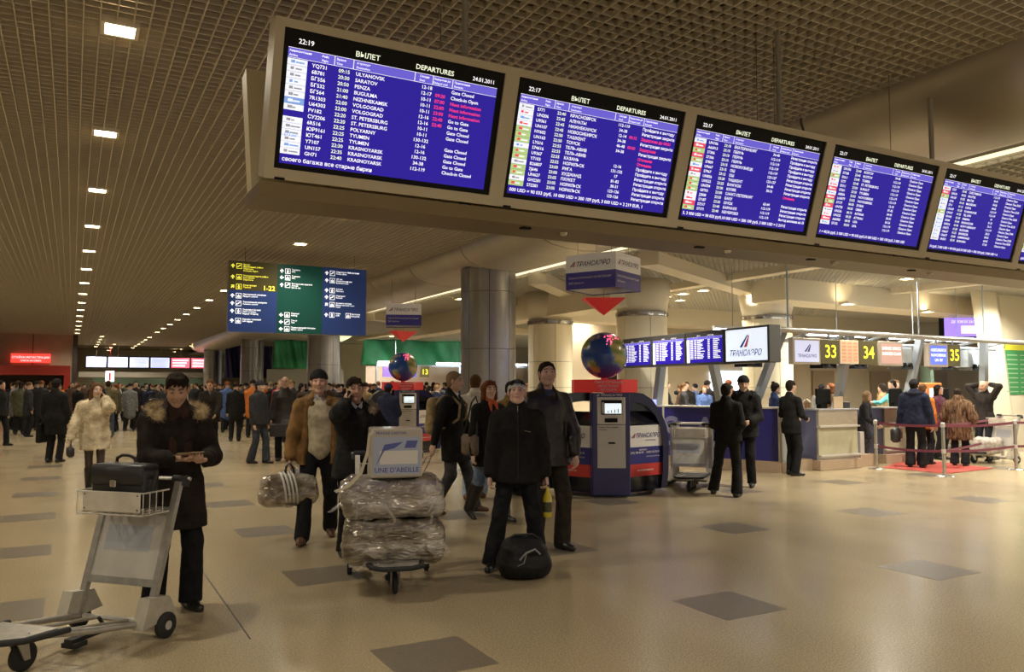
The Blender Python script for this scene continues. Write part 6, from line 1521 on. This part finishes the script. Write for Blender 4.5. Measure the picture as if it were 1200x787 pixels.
# black holdall at his feet
p2 = at(614, 7.08); hd = empty('holdall', (p2[0], p2[1], .005), facing(p2, 12), 'black holdall lying between the feet of the young man in the knit cap', 'bag')
S = Sdf()
for t in np.linspace(-1, 1, 5): S.rc((t * .11, -.06, .12), (t * .10, -.06, .22), .13, .10, k=.05); S.rc((t * .11, .06, .12), (t * .10, .06, .20), .13, .10, k=.05)
S.cut((0, 0, .0), (0, 0, 1))
o, V, Q = sdf_obj('bag_body', S, .012, cloth('bag_nylon', (.014, .014, .015), rough=.55), hd, disp=lambda V: .012 * sines(V, 16, 9) + .005 * sines(V, 50, 2))
m = MB(); m.tube([(-.10, .19, .22), (-.05, .215, .27), (.03, .22, .24), (.08, .20, .18)], .008, 6); m.tube([(.02, .215, .25), (.05, .23, .16), (.10, .20, .13)], .004, 5); m.build('bag_strap', mat('strap_grey', (.25, .25, .26), rough=.5), hd)
m = MB(); m.tube([(-.16, -.03, .30), (-.08, -.03, .35), (.08, -.03, .35), (.16, -.03, .30)], .012, 6); m.build('carry_handle', M_rub, hd)
# 6 tall man in the leather jacket
p = at(641, 8.25); person('tall man in a dark leather jacket looking up behind the young man', p, facing(p, 28), 1.90,
    dict(handL=(-.22, .16, .90), elbowL=(-1, -.6, 0), handR=(.24, .14, .92), elbowR=(1, -.6, 0), footR=(.14, .0, -.3), footL=(-.13, .05, .2), hyaw=-.22, hpitch=.16),
    coat=dict(m=K_leather, hem=.80, b=.035, open=(-.01, -.02), open_z=.3, fold=.010, collar_h=.04), inner=dict(m=cloth('top_blue', (.05, .07, .13)), b=.018), trousers=dict(m=cloth('trouser_brown', (.035, .028, .022)), wide=.08), shoes=shoes(), hair=dict(m=H_dk, top=True), vox=.010, seed=61, skin=(.62, .40, .30), stubble=.45)
# 7 man with backpack pulling a case
p = at(531, 10.55); r, B = person('fair-haired man in a long black coat with a tan backpack, walking right', p, facing(p, 68), 1.84,
    dict(handR=(.27, -.16, .84), handL=(-.24, .18, .88), footR=(.10, -.20, 0, .04, -.4), footL=(-.09, .28, 0), hyaw=.05, elbowR=(.6, -1, 0)),
    coat=dict(m=K_blk, hem=.66, b=.022, open=(-.05, -.07), open_z=.32), inner=dict(m=K_shirt, b=.018, shirt=K_shirt, tie=mat('tie_dark', (.02, .02, .03))), trousers=dict(m=K_gry), shoes=shoes(S_br), hair=dict(m=H_lb, top=True), vox=.011, seed=71, skin=(.62, .41, .30), stubble=0)
M_bp = cloth('backpack_tan', (.36, .27, .14))
q = local_to_world(r, (0, -.25, 1.02)); bk = empty('backpack', tuple(q), r.rotation_euler[2], 'tan backpack on the fair-haired man in the long coat', 'bag')
S = Sdf(); 
for t in (-1, 0, 1): S.rc((t * .08, -.02, .05), (t * .07, -.01, .38), .085, .07, k=.05)
sdf_obj('pack_body', S, .014, M_bp, bk, disp=folds(.006, 25, 3))
m = MB()
for sg in (-1, 1): m.tube([(sg * .11, .06, .36), (sg * .12, .16, .47), (sg * .125, .30, .46), (sg * .12, .405, .36), (sg * .13, .39, .18), (sg * .16, .22, .06), (sg * .12, .06, .05)], .018, 6)
m.build('pack_strap', M_bp, bk)
def trolley_case(q, rz, label, tilt=.55):
    c = empty('trolley_case', (q[0], q[1], .012), rz, label, 'suitcase'); c.rotation_euler = (tilt, 0, rz)
    m = MB(); m.box((-.17, -.22, .05), (.17, .0, .52), bev=.03); m.build('case_body', cloth('case_black', (.014, .014, .015)), c, smooth=True, auto=50)
    for sg in (-1, 1): m = MB(); m.lathe([(.035, -.012), (.035, .012)], 12, (sg * .15, 0, .035), 'X'); m.build('wheel', M_rub, c)
    m = MB(); m.tube([(-.09, -.02, .5), (-.09, -.02, .86), (.09, -.02, .86), (.09, -.02, .5)], .009, 6); m.build('pull_handle', M_chr, c)
    return c
q = local_to_world(r, (.27, -.62, 0)); trolley_case(q, r.rotation_euler[2] + math.pi, 'black trolley suitcase pulled by the fair-haired man', tilt=.50)
# 8 man in the pale jacket, seen from behind
p = at(557, 11.9); person('man in a cream jacket and pale jeans seen from behind', p, facing(p, 172), 1.82, dict(footR=(.1, .1, 0), footL=(-.1, -.1, 0)),
    coat=dict(m=cloth('jacket_cream', (.58, .54, .46)), hem=.80, b=.03), trousers=dict(m=cloth('jeans_pale', (.34, .42, .52))), shoes=shoes(S_br), hair=dict(m=H_br), vox=.013, seed=81)
# 9 woman with the orange scarf
p = at(573, 9.95); r, B = person('woman in a black coat and orange scarf striding past in high boots', p, facing(p, 40), 1.72,
    dict(footR=(.05, -.32, -.1, .05, -.5), footL=(-.06, .26, .1), handR=(.27, .02, .86), handL=(-.22, .22, 1.0), hyaw=-.35),
    coat=dict(m=K_blk, hem=.70, b=.034, flare=.0), trousers=dict(m=K_jean, cut=.3), shoes=shoes(S_bk, boot=.80, fat=.022), hair=dict(m=H_rd, style='bob', fringe=True), female=True, vox=.010, seed=91,
    extras=[('scarf', mat('scarf_orange', (.62, .12, .03), rough=.8, bump=.4, bscale=40, bdist=.02), .10)], skin=(.66, .43, .32))
q = local_to_world(r, (.27, -.05, .86)); sb = empty('shoulder_bag', tuple(q), r.rotation_euler[2], 'grey-brown shoulder bag of the woman in the orange scarf', 'bag')
m = MB(); m.box((-.045, -.15, -.02), (.045, .15, .24), bev=.035); m.build('bag_body', cloth('bag_taupe', (.16, .12, .09)), sb, smooth=True); m = MB(); m.tube([(0, -.13, .22), (-.07, -.06, .62), (-.09, 0, .70), (-.07, .06, .62), (0, .13, .22)], .010, 6); m.build('bag_strap', M_rub, sb)
# 10 the two in black by the nested carts
p = at(852, 12.25); person('person in black seen from behind, leg forward, beside the nested carts', p, facing(p, 165), 1.70,
    dict(footL=(-.26, .06, .2), footR=(.16, -.12, -.1), handL=(-.12, .22, 1.02), handR=(.12, .22, 1.02), hyaw=-.2, lean=(-.03, .05)), coat=dict(m=K_blk, hem=.86, b=.035), trousers=dict(m=K_blk, wide=.09), shoes=shoes(), hair=dict(m=H_dk), vox=.012, seed=101)
p = at(871, 13.3); person('guard in black uniform jacket and knit cap facing the camera near the banner', p, facing(p, -12), 1.82,
    dict(handR=(.14, .22, 1.04), handL=(-.14, .24, 1.06), hyaw=.3, hpitch=-.2), coat=dict(m=K_blk, hem=.80, b=.045), trousers=dict(m=K_trs), shoes=shoes(), hair=dict(m=H_dk), hat=dict(m=mat('cap_black', (.015, .014, .015)), deep=True), vox=.012, seed=102, extras=[('fur_collar', cloth('collar_black', (.015, .014, .014)), 900)], curl=(.9, .9))
# 12 man in the suit, staff and travellers at the desks
p = at(926, 15.0); person('man in a black suit standing with his back turned left of desk 33', p, facing(p, 140), 1.76, dict(footR=(.12, -.05, -.5), footL=(-.08, .05, .1), handL=(-.16, .26, 1.06), handR=(.16, .26, 1.06), hyaw=-.2), coat=dict(m=K_blk, hem=.78, b=.012, collar_h=.02), trousers=dict(m=K_trs), shoes=shoes(), hair=dict(m=H_dk), vox=.012, seed=121)
p = at(908, 17.0); person('staff woman with a dark bun in a navy uniform behind the glass panel', p, facing(p, 110), 1.72, dict(), coat=dict(m=cloth('uniform_navy', (.03, .045, .12)), hem=.8, b=.01), trousers=dict(m=K_trs), hair=dict(m=H_dk, style='bun'), female=True, vox=.014, seed=122)
p = at(945, 17.7); person('fair-haired clerk sitting low at desk 33', p, facing(p, -20), 1.68, dict(drop=.34, footL=(-.12, .3, 0), footR=(.12, .3, 0), handL=(-.15, .3, .95), handR=(.15, .3, .95)), coat=dict(m=cloth('uniform_white', (.5, .52, .55)), hem=.55, b=.01), trousers=dict(m=K_trs), hair=dict(m=H_bl, style='bob'), female=True, vox=.016, seed=123, eyes=False)
def stool(px_, d, label, z=.42):
    p = at(px_, d); s = empty('office_chair', (p[0], p[1], 0), 0, label, 'chair')
    m = MB(); m.box((-.2, -.2, z), (.2, .2, z + .07), bev=.03); m.build('seat', M_dkp, s); m = MB(); m.tube([(0, 0, .05), (0, 0, z)], .03, 8); m.build('stem', M_rub, s)
    for k in range(5): a = k * 1.2566; m = MB(); m.tube([(0, 0, .08), (.24 * math.cos(a), .24 * math.sin(a), .04)], .02, 6); m.build('leg', M_rub, s)
stool(945, 17.75, 'office chair under the fair-haired clerk')
p = at(974, 19.3); person('brown-haired person in a brown jacket behind desk 33', p, facing(p, -60), 1.72, dict(handL=(-.2, .35, 1.1), handR=(.1, .35, 1.1)), coat=dict(m=cloth('jacket_brown', (.10, .06, .035)), hem=.75, b=.03), trousers=dict(m=K_trs), hair=dict(m=H_rd, style='bob'), female=True, vox=.016, seed=124, eyes=False)
p = at(1009, 17.2); person('person with light brown hair bending forward between desks 33 and 34', p, facing(p, 80), 1.55, dict(lean=(0, .12), handL=(-.2, .35, .95), handR=(.2, .35, .95)), coat=dict(m=K_char, hem=.62, b=.025), trousers=dict(m=K_gry), hair=dict(m=H_lb, style='bob'), female=True, vox=.016, seed=125, eyes=False)
p = at(1049, 19.4); person('clerk in a turquoise jacket stretching an arm out behind desk 34', p, facing(p, -55), 1.80, dict(handR=(.12, .52, 1.25), elbowR=(.6, 0, -1), handL=(-.2, .3, 1.05), lean=(0, .05), hroll=.15), coat=dict(m=cloth('jacket_turquoise', (.16, .50, .48)), hem=.8, b=.012), trousers=dict(m=K_trs), hair=dict(m=H_dk), female=True, vox=.014, seed=126)
p = at(1071, 16.35); r, B = person('person in a long dark blue puffer coat seen from behind', p, facing(p, 172), 1.78, dict(handR=(.3, .05, .84), handL=(-.28, .05, .85)), coat=dict(m=K_navy, hem=.86, b=.07, fold=.012), trousers=dict(m=K_trs, wide=.1), shoes=shoes(), hair=dict(m=H_dk), hat=dict(m=mat('cap_black', (.01, .01, .01)), deep=True), vox=.013, seed=127, extras=[('fur_collar', cloth('collar_navy', (.02, .022, .035)), 1500)])
q = local_to_world(r, (-.36, .05, .50)); tb = empty('tote_bag', tuple(q), r.rotation_euler[2], 'black shoulder bag hanging by the person in the puffer coat', 'bag'); m = MB(); m.box((-.09, -.22, 0), (.09, .22, .30), bev=.05); m.build('bag_body', M_lea, tb, smooth=True); m = MB(); m.tube([(0, -.15, .28), (.04, -.06, .56), (.04, .06, .56), (0, .15, .28)], .012, 6); m.build('bag_strap', M_lea, tb); m = MB(); m.box((.08, -.08, .04), (.095, .08, .08)); m.build('white_mark', M_white, tb)
p = at(1081, 17.1); person('person in orange, half hidden behind the puffer coat', p, facing(p, 150), 1.70, dict(), coat=dict(m=cloth('jacket_orange', (.52, .16, .02)), hem=.78, b=.03), trousers=dict(m=K_trs), hair=dict(m=H_br), vox=.016, seed=128, eyes=False)
p = at(1122, 16.7); person('person in a striped dark brown fur coat seen from behind', p, facing(p, 170), 1.60, dict(handL=(-.3, .2, 1.0), handR=(.25, .2, 1.0)), coat=dict(m=mat('fur_brown', (.06, .025, .012), rough=.9, noise=.6, nscale=9, stretch=(3, 3, .5), col2=(.30, .17, .09)), hem=.62, b=.07, flare=.02, fold=.012, collar_h=.07, fur=dict(m=[mat('fur_hair_dark', (.07, .03, .015), rough=.7), mat('fur_hair_brown', (.28, .16, .08), rough=.7)], n=6000, l=.035, w=.004)), trousers=dict(m=K_trs, wide=.1), hair=dict(m=H_dk), vox=.014, seed=129)
p = at(1099, 18.2); person('dark-haired person in a plum jacket behind the fur coat at desk 35', p, facing(p, 60), 1.68, dict(handL=(-.1, .35, 1.2)), coat=dict(m=cloth('jacket_plum', (.10, .03, .05)), hem=.78, b=.03), trousers=dict(m=K_trs), hair=dict(m=H_dk, style='bob'), female=True, vox=.016, seed=130, eyes=False)
p = at(1153, 18.6); person('bald man in black holding both hands behind his head by the cream pillar', p, facing(p, -25), 1.78, dict(handR=(.10, -.06, 1.70), elbowR=(1, .3, .2), handL=(-.10, -.06, 1.70), elbowL=(-1, .3, .2), hpitch=-.25), coat=dict(m=K_blk2, hem=.80, b=.03), trousers=dict(m=K_trs), shoes=shoes(), vox=.013, seed=131, handdir=dict(R=(-1, -.1, .2), L=(1, -.1, .2)), palm=dict(R=(0, 1, 0), L=(0, 1, 0)), skin=(.62, .36, .25))
# luggage on the cart by the pillar
lb = empty('travel_bag', (17.45, 10.35, .2), .3, 'pale grey soft bag lying on the cart beside the cream pillar', 'bag'); soft_bag('bag_body', lb, .38, .24, .34, cloth('bag_pale', (.42, .38, .33)), 8, vox=.018)
# left side of the hall
p = at(66, 17.5); r, B = person('man in a long black coat and dark hat left of the fur-coated woman', p, facing(p, 150), 1.80, dict(handL=(-.24, .1, .88)), coat=dict(m=K_blk, hem=.60, b=.045, flare=.02), trousers=dict(m=K_trs), shoes=shoes(), hair=dict(m=H_dk), hat=dict(m=K_blk, name='fur_hat', deep=True), vox=.014, seed=141)
q = local_to_world(r, (-.30, .1, .42)); m = MB(); m.box((-.05, -.22, 0), (.05, .22, .42), bev=.02); o = m.build('carrier_bag', K_blk); o.location = q; o.rotation_euler = (0, 0, r.rotation_euler[2]); tag(o, 'black bag hanging from the hand of the man in the long coat', 'bag')
p = at(1, 22.3); person('person in a dark jacket at the very left edge of the photo', p, facing(p, 60), 1.80, dict(footR=(.1, -.15, 0), footL=(-.1, .15, 0)), coat=dict(m=K_blk, hem=.8, b=.04), trousers=dict(m=K_trs), hair=dict(m=H_dk), vox=.016, seed=142, eyes=False)
p = at(31, 33); person('man in a dark suit with a white shirt walking near the red shop front', p, facing(p, 10), 1.80, dict(footR=(.1, .2, 0), footL=(-.1, -.2, 0)), coat=dict(m=K_blk, hem=.76, b=.01, open=(-.03, -.05), open_z=.3), inner=dict(m=K_shirt, b=.02), trousers=dict(m=K_trs), hair=dict(m=H_dk), vox=.018, seed=143, eyes=False)
p = at(247, 18.8); r, B = person('man in a dark jacket and grey jumper looking down, before the far crowd', p, facing(p, -15), 1.82, dict(handL=(-.2, .3, .98), handR=(.16, .32, 1.02), hpitch=-.35, footR=(.12, .15, 0), footL=(-.1, -.15, 0)), coat=dict(m=K_blk2, hem=.80, b=.035, open=(.0, -.02)), inner=dict(m=cloth('jumper_grey', (.12, .11, .10)), b=.02), trousers=dict(m=K_trs), hair=dict(m=H_br), vox=.013, seed=144)
p = at(304, 17.3); person('person in a dark coat and woolly hat turned right, before the grey column', p, facing(p, 55), 1.76, dict(footR=(.1, -.12, 0), footL=(-.08, .15, 0)), coat=dict(m=K_char, hem=.84, b=.055), trousers=dict(m=cloth('trouser_slate', (.04, .045, .055)), wide=.09), hair=dict(m=H_dk), hat=dict(m=K_char, deep=True), vox=.013, seed=145)
p = at(334, 17.9); r, B = person('smiling balding man in a dark leather coat beside the person in a woolly hat', p, facing(p, -5), 1.86, dict(handR=(.26, .1, .86), footL=(-.1, .12, 0)), coat=dict(m=K_leather, hem=.72, b=.03), trousers=dict(m=K_trs), hair=None, vox=.013, seed=146)
q = local_to_world(r, (.10, .22, .52)); m = MB(); m.box((-.18, -.05, 0), (.18, .05, .28), bev=.02); o = m.build('document_case', M_lea); o.location = q; o.rotation_euler = (0, 0, r.rotation_euler[2]); tag(o, 'dark document case held in front of the smiling balding man', 'bag')
p = at(127, 26); person('man in an olive jacket and jeans with his back turned', p, facing(p, 178), 1.82, dict(footR=(.13, 0, 0), footL=(-.13, 0, 0)), coat=dict(m=cloth('jacket_olive', (.10, .09, .045)), hem=.82, b=.04), trousers=dict(m=K_jd), hair=dict(m=H_dk), vox=.018, seed=147, eyes=False)
p = at(455, 17.0); person('person in a dark hood beside the rear kiosk', p, facing(p, 150), 1.70, dict(handR=(.1, .3, 1.15)), coat=dict(m=K_navy, hem=.8, b=.05), trousers=dict(m=K_trs), hair=dict(m=H_dk), hat=dict(m=K_navy, deep=True), vox=.016, seed=148, eyes=False)
p = at(598, 12.2); person('dark-haired person in an ochre top between the scarf woman and the capped young man', p, facing(p, 30), 1.72, dict(), coat=dict(m=cloth('top_ochre', (.26, .17, .05)), hem=.8, b=.03), trousers=dict(m=K_trs), hair=dict(m=H_dk), vox=.014, seed=149, eyes=False)

# ------------------------------------------------------------------ the far crowd: one mesh per figure kind, every person an object of its own
def crowd_mesh(k):
    q = random.Random(k); st = k % 6
    pose = [dict(), dict(footR=(.12, .15, 0), footL=(-.1, -.15, 0)), dict(handR=(.12, .28, 1.1), handL=(-.12, .28, 1.1)), dict(handR=(.13, .1, 1.53), elbowR=(1, .2, -.6)), dict(footR=(.13, -.1, 0), footL=(-.12, .2, 0), handL=(-.3, .1, .9)), dict(hpitch=-.3, handL=(-.2, .3, 1.0))][st]
    B = Body(pose); S = Sdf(); hem = [.8, .62, .85, .78, .5, .82][st]; b = [.03, .04, .02, .045, .03, .05][st]
    S.rc(B.P + [0, 0, .04], B.Wa, .15 + b, .138 + b, k=.05, sq=.76, i=0); S.rc(B.Wa, B.C, .138 + b, .155 + b, k=.05, sq=.74, i=0); S.rc(B.C, B.N - [0, 0, .07], .155 + b, .09 + b, k=.04, sq=.7, i=0)
    S.rc(B.P, [B.P[0], B.P[1], hem], .155 + b, .16 + b, k=.03, sq=.8, i=0)
    for s in 'LR':
        S.rc(B.N - [0, 0, .05], B.S[s], .08, .07, k=.05, i=0); S.rc(B.S[s], B.E[s], .075, .065, k=.03, i=0); S.rc(B.E[s], B.W[s], .064, .05, k=.02, i=0)
        u = B.W[s] - B.E[s]; u /= np.linalg.norm(u); S.rc(B.W[s] + u * .03, B.W[s] + u * .11, .035, .03, k=.01, i=2)
        S.rc(B.Hp[s], B.K[s], .1, .075, k=.03, i=1); S.rc(B.K[s], B.A[s], .075, .07, k=.02, i=1); S.rc(B.foot(s, 0, -.04, -.045), B.foot(s, 0, .13, -.055), .045, .035, k=.01, i=4)
    head_prims(S, B, i=2, detail=False); S.rc(B.h(0, .09, .01), B.h(0, .105, -.02), .009, .012, k=.01, i=2)
    if k % 4 == 1: S.el(B.h(0, -.012, .055), (.092, .108, .088), k=.005, R=B.R, i=3)
    else: S.el(B.h(0, -.022, .045), (.084, .10, .088), k=.005, R=B.R, i=3)
    if k % 4 == 3: S.rc(B.h(0, -.05, .02), B.h(0, -.06, -.14), .07, .055, k=.01, i=3)
    V, Q, ids = S.mesh(.028)
    V = V + vnormals(V, Q) * (.006 * sines(V, 24, k))[:, None]
    m_ = [K_blk, K_trs, mat('crowd_skin', (.50, .32, .23), rough=.6), H_dk, S_bk]
    return mesh_np('person', V, Q, m_, midx=ids[Q[:, 0]]), ['bareheaded', 'capped', 'bareheaded', 'long-haired'][k % 4]
CM = [crowd_mesh(k) for k in range(12)]
cols = [('black', K_blk, 9), ('charcoal', K_char, 7), ('dark blue', K_navy, 6), ('dark brown', cloth('coat_brown', (.07, .04, .025)), 4), ('grey', cloth('coat_grey', (.16, .16, .16)), 2), ('tan', cloth('coat_tan', (.30, .20, .10)), 2), ('red', cloth('coat_red', (.34, .03, .03)), 1.3), ('orange', cloth('coat_orange', (.50, .15, .03)), .7), ('white', cloth('coat_white', (.55, .53, .50)), .8), ('olive', cloth('coat_olive', (.09, .09, .05)), 1.5), ('blue', cloth('coat_blue', (.07, .12, .28)), 1.2)]
crq = random.Random(12); placed = []; made = []
def crowd(n, px0, px1, d0, d1, region, faces=None, z=0):
    c = 0; tries = 0
    while c < n and tries < n * 60:
        tries += 1; px_ = crq.uniform(px0, px1); d = crq.uniform(d0, d1); p = at(px_, d)
        if any((p[0] - a) ** 2 + (p[1] - b) ** 2 < .36 for a, b in placed): continue
        if any((p[0] - a) ** 2 + (p[1] - b) ** 2 < .9 for a, b in ((8.30, 29.9), (8.45, 44.4), (11.3, 18.4), (11.9, 15.2), (15.2, 14.4))): continue
        placed.append(p); k = crq.randrange(len(CM)); me, hd_ = CM[k]
        o = link('person', me); nm, mt, _ = crq.choices(cols, [w for *_, w in cols])[0]
        fa = crq.choice(faces or [0, 180, 90, -90, 170, 150]) + crq.uniform(-25, 25); s = crq.uniform(.93, 1.04)
        o.location = (p[0], p[1], z); o.rotation_euler = (0, 0, facing(p, fa)); o.scale = (s * crq.uniform(.97, 1.08), s, s)
        for i, mm in ((0, mt), (3, crq.choice([H_dk, H_dk, H_br, H_rd, H_lb, K_blk]))): o.material_slots[i].link = 'OBJECT'; o.material_slots[i].material = mm
        made.append([o, nm, hd_, region, px_]); c += 1
crowd(52, 104, 262, 27, 44, 'below the far screens'); crowd(20, 108, 300, 42, 54, 'at the very back under the screens')
crowd(24, 2, 100, 30, 41, 'before the red shop front'); crowd(52, 250, 400, 23, 42, 'around the steel columns')
crowd(24, 395, 470, 22, 36, 'before the green sheeting'); crowd(20, 480, 560, 24, 36, 'behind the rear kiosk'); crowd(16, 762, 862, 23.0, 26.0, 'beyond the four island monitors'); crowd(8, 600, 640, 22, 30, 'right of the steel column')
crowd(3, 10, 60, 26, 32, 'near the hat man'); crowd(4, 960, 1100, 20.5, 22.0, 'behind the check-in desks')
from collections import defaultdict
dd = defaultdict(list)
for e in made: dd[(e[1], e[2], e[3])].append(e)
for (c_, h_, rg), L_ in dd.items():
    L_.sort(key=lambda e: e[4])
    for i, e in enumerate(L_):
        lab = '%s person in %s standing %s' % (h_, c_, rg)
        if len(L_) > 1: lab = '%s %s person in %s from the left, %s' % (ORD[i], h_, c_, rg)
        tag(e[0], lab, 'person', 'crowd ' + rg)
# ------------------------------------------------------------------ far lit desks below the green sheeting
r = empty('far_desks', (13.4, 38.2, 0), 0, 'far row of pale check-in desks under the green sheeting', 'desk')
m = MB(); m.box((0, 0, 0), (9.5, .6, 1.15)); m.build('desk_front', mat('far_desk', (.55, .42, .30), rough=.4), r)
m = MB(); m.box((0, 2.0, 0), (9.5, 2.1, 2.7)); m.build('back_panel', mat('far_back', (.62, .50, .38), rough=.5), r)
m = MB(); m.box((0, .4, 2.66), (9.5, .5, 2.74)); m.box((0, .4, 1.1), (.08, .5, 2.7)); m.box((9.4, .4, 1.1), (9.5, .5, 2.7)); m.build('frame', M_post, r)
for i, (x, w, lb, tx_, c) in enumerate([(.35, .75, 'violet', '', (.20, .12, .55)), (1.35, .8, 'blue', '', (.12, .14, .60)), (2.35, .5, 'olive', '13', (.10, .09, .04)), (4.6, .9, 'white', '', (.70, .80, .85)), (7.0, .5, 'olive ', '17', (.10, .09, .04))]):
    s = empty('far_desk_sign', (13.4 + x, 38.5, 2.12), 0, 'small %s sign over the far desks%s' % (lb.strip(), {'13': ', number thirteen at the left', '17': ', number seventeen at the right'}.get(tx_, '')), 'sign', 'signs over the far desks')
    m = MB(); m.box((0, 0, 0), (w, .08, .54)); m.build('board', screen_mat('far_sign_' + lb.strip(), c, .8), s)
    if tx_: m = MB(); m.text(tx_, (w / 2, -.01, .14), (1, 0, 0), (0, 0, 1), .38, 0, bold=.02, align='C'); m.build('number', M_num, s)
for i, (x, w) in enumerate([(.0, 1.9), (3.2, 2.4), (6.4, 2.2)]):
    l = empty('tube_light', (13.4 + x, 38.35, 2.82), 0, 'white fluorescent tube over the far desks, %s from the left' % ORD[i], 'lamp', 'far fluorescent tubes')
    m = MB(); m.tube([(0, 0, 0), (w, 0, 0)], .05, 6); m.build('tube', MATS['tube_glow'], l); m = MB(); m.box((0, -.06, .04), (w, .06, .1)); m.build('fitting', M_white, l); m = MB(); m.tube([(w / 2, 0, .1), (w / 2, 0, 1.36)], .012, 4); m.build('hanger', M_post, l)
s = empty('ceiling_chandelier', (9.9, 33.0, 3.75), 0, 'pale glowing bowl lamp by the leftmost steel columns', 'lamp')
m = MB(); m.lathe([(.02, -.22), (.25, -.12), (.45, .0), (.46, .02)], 16); m.build('bowl', mat('bowl_glow', (.8, .8, .5), emis=1.2, ecol=(.8, .85, .5)), s, smooth=True); m = MB(); m.tube([(0, 0, 0), (0, 0, .45)], .01, 5); m.build('rod', M_ring, s)
# the column-side ledge of the shell
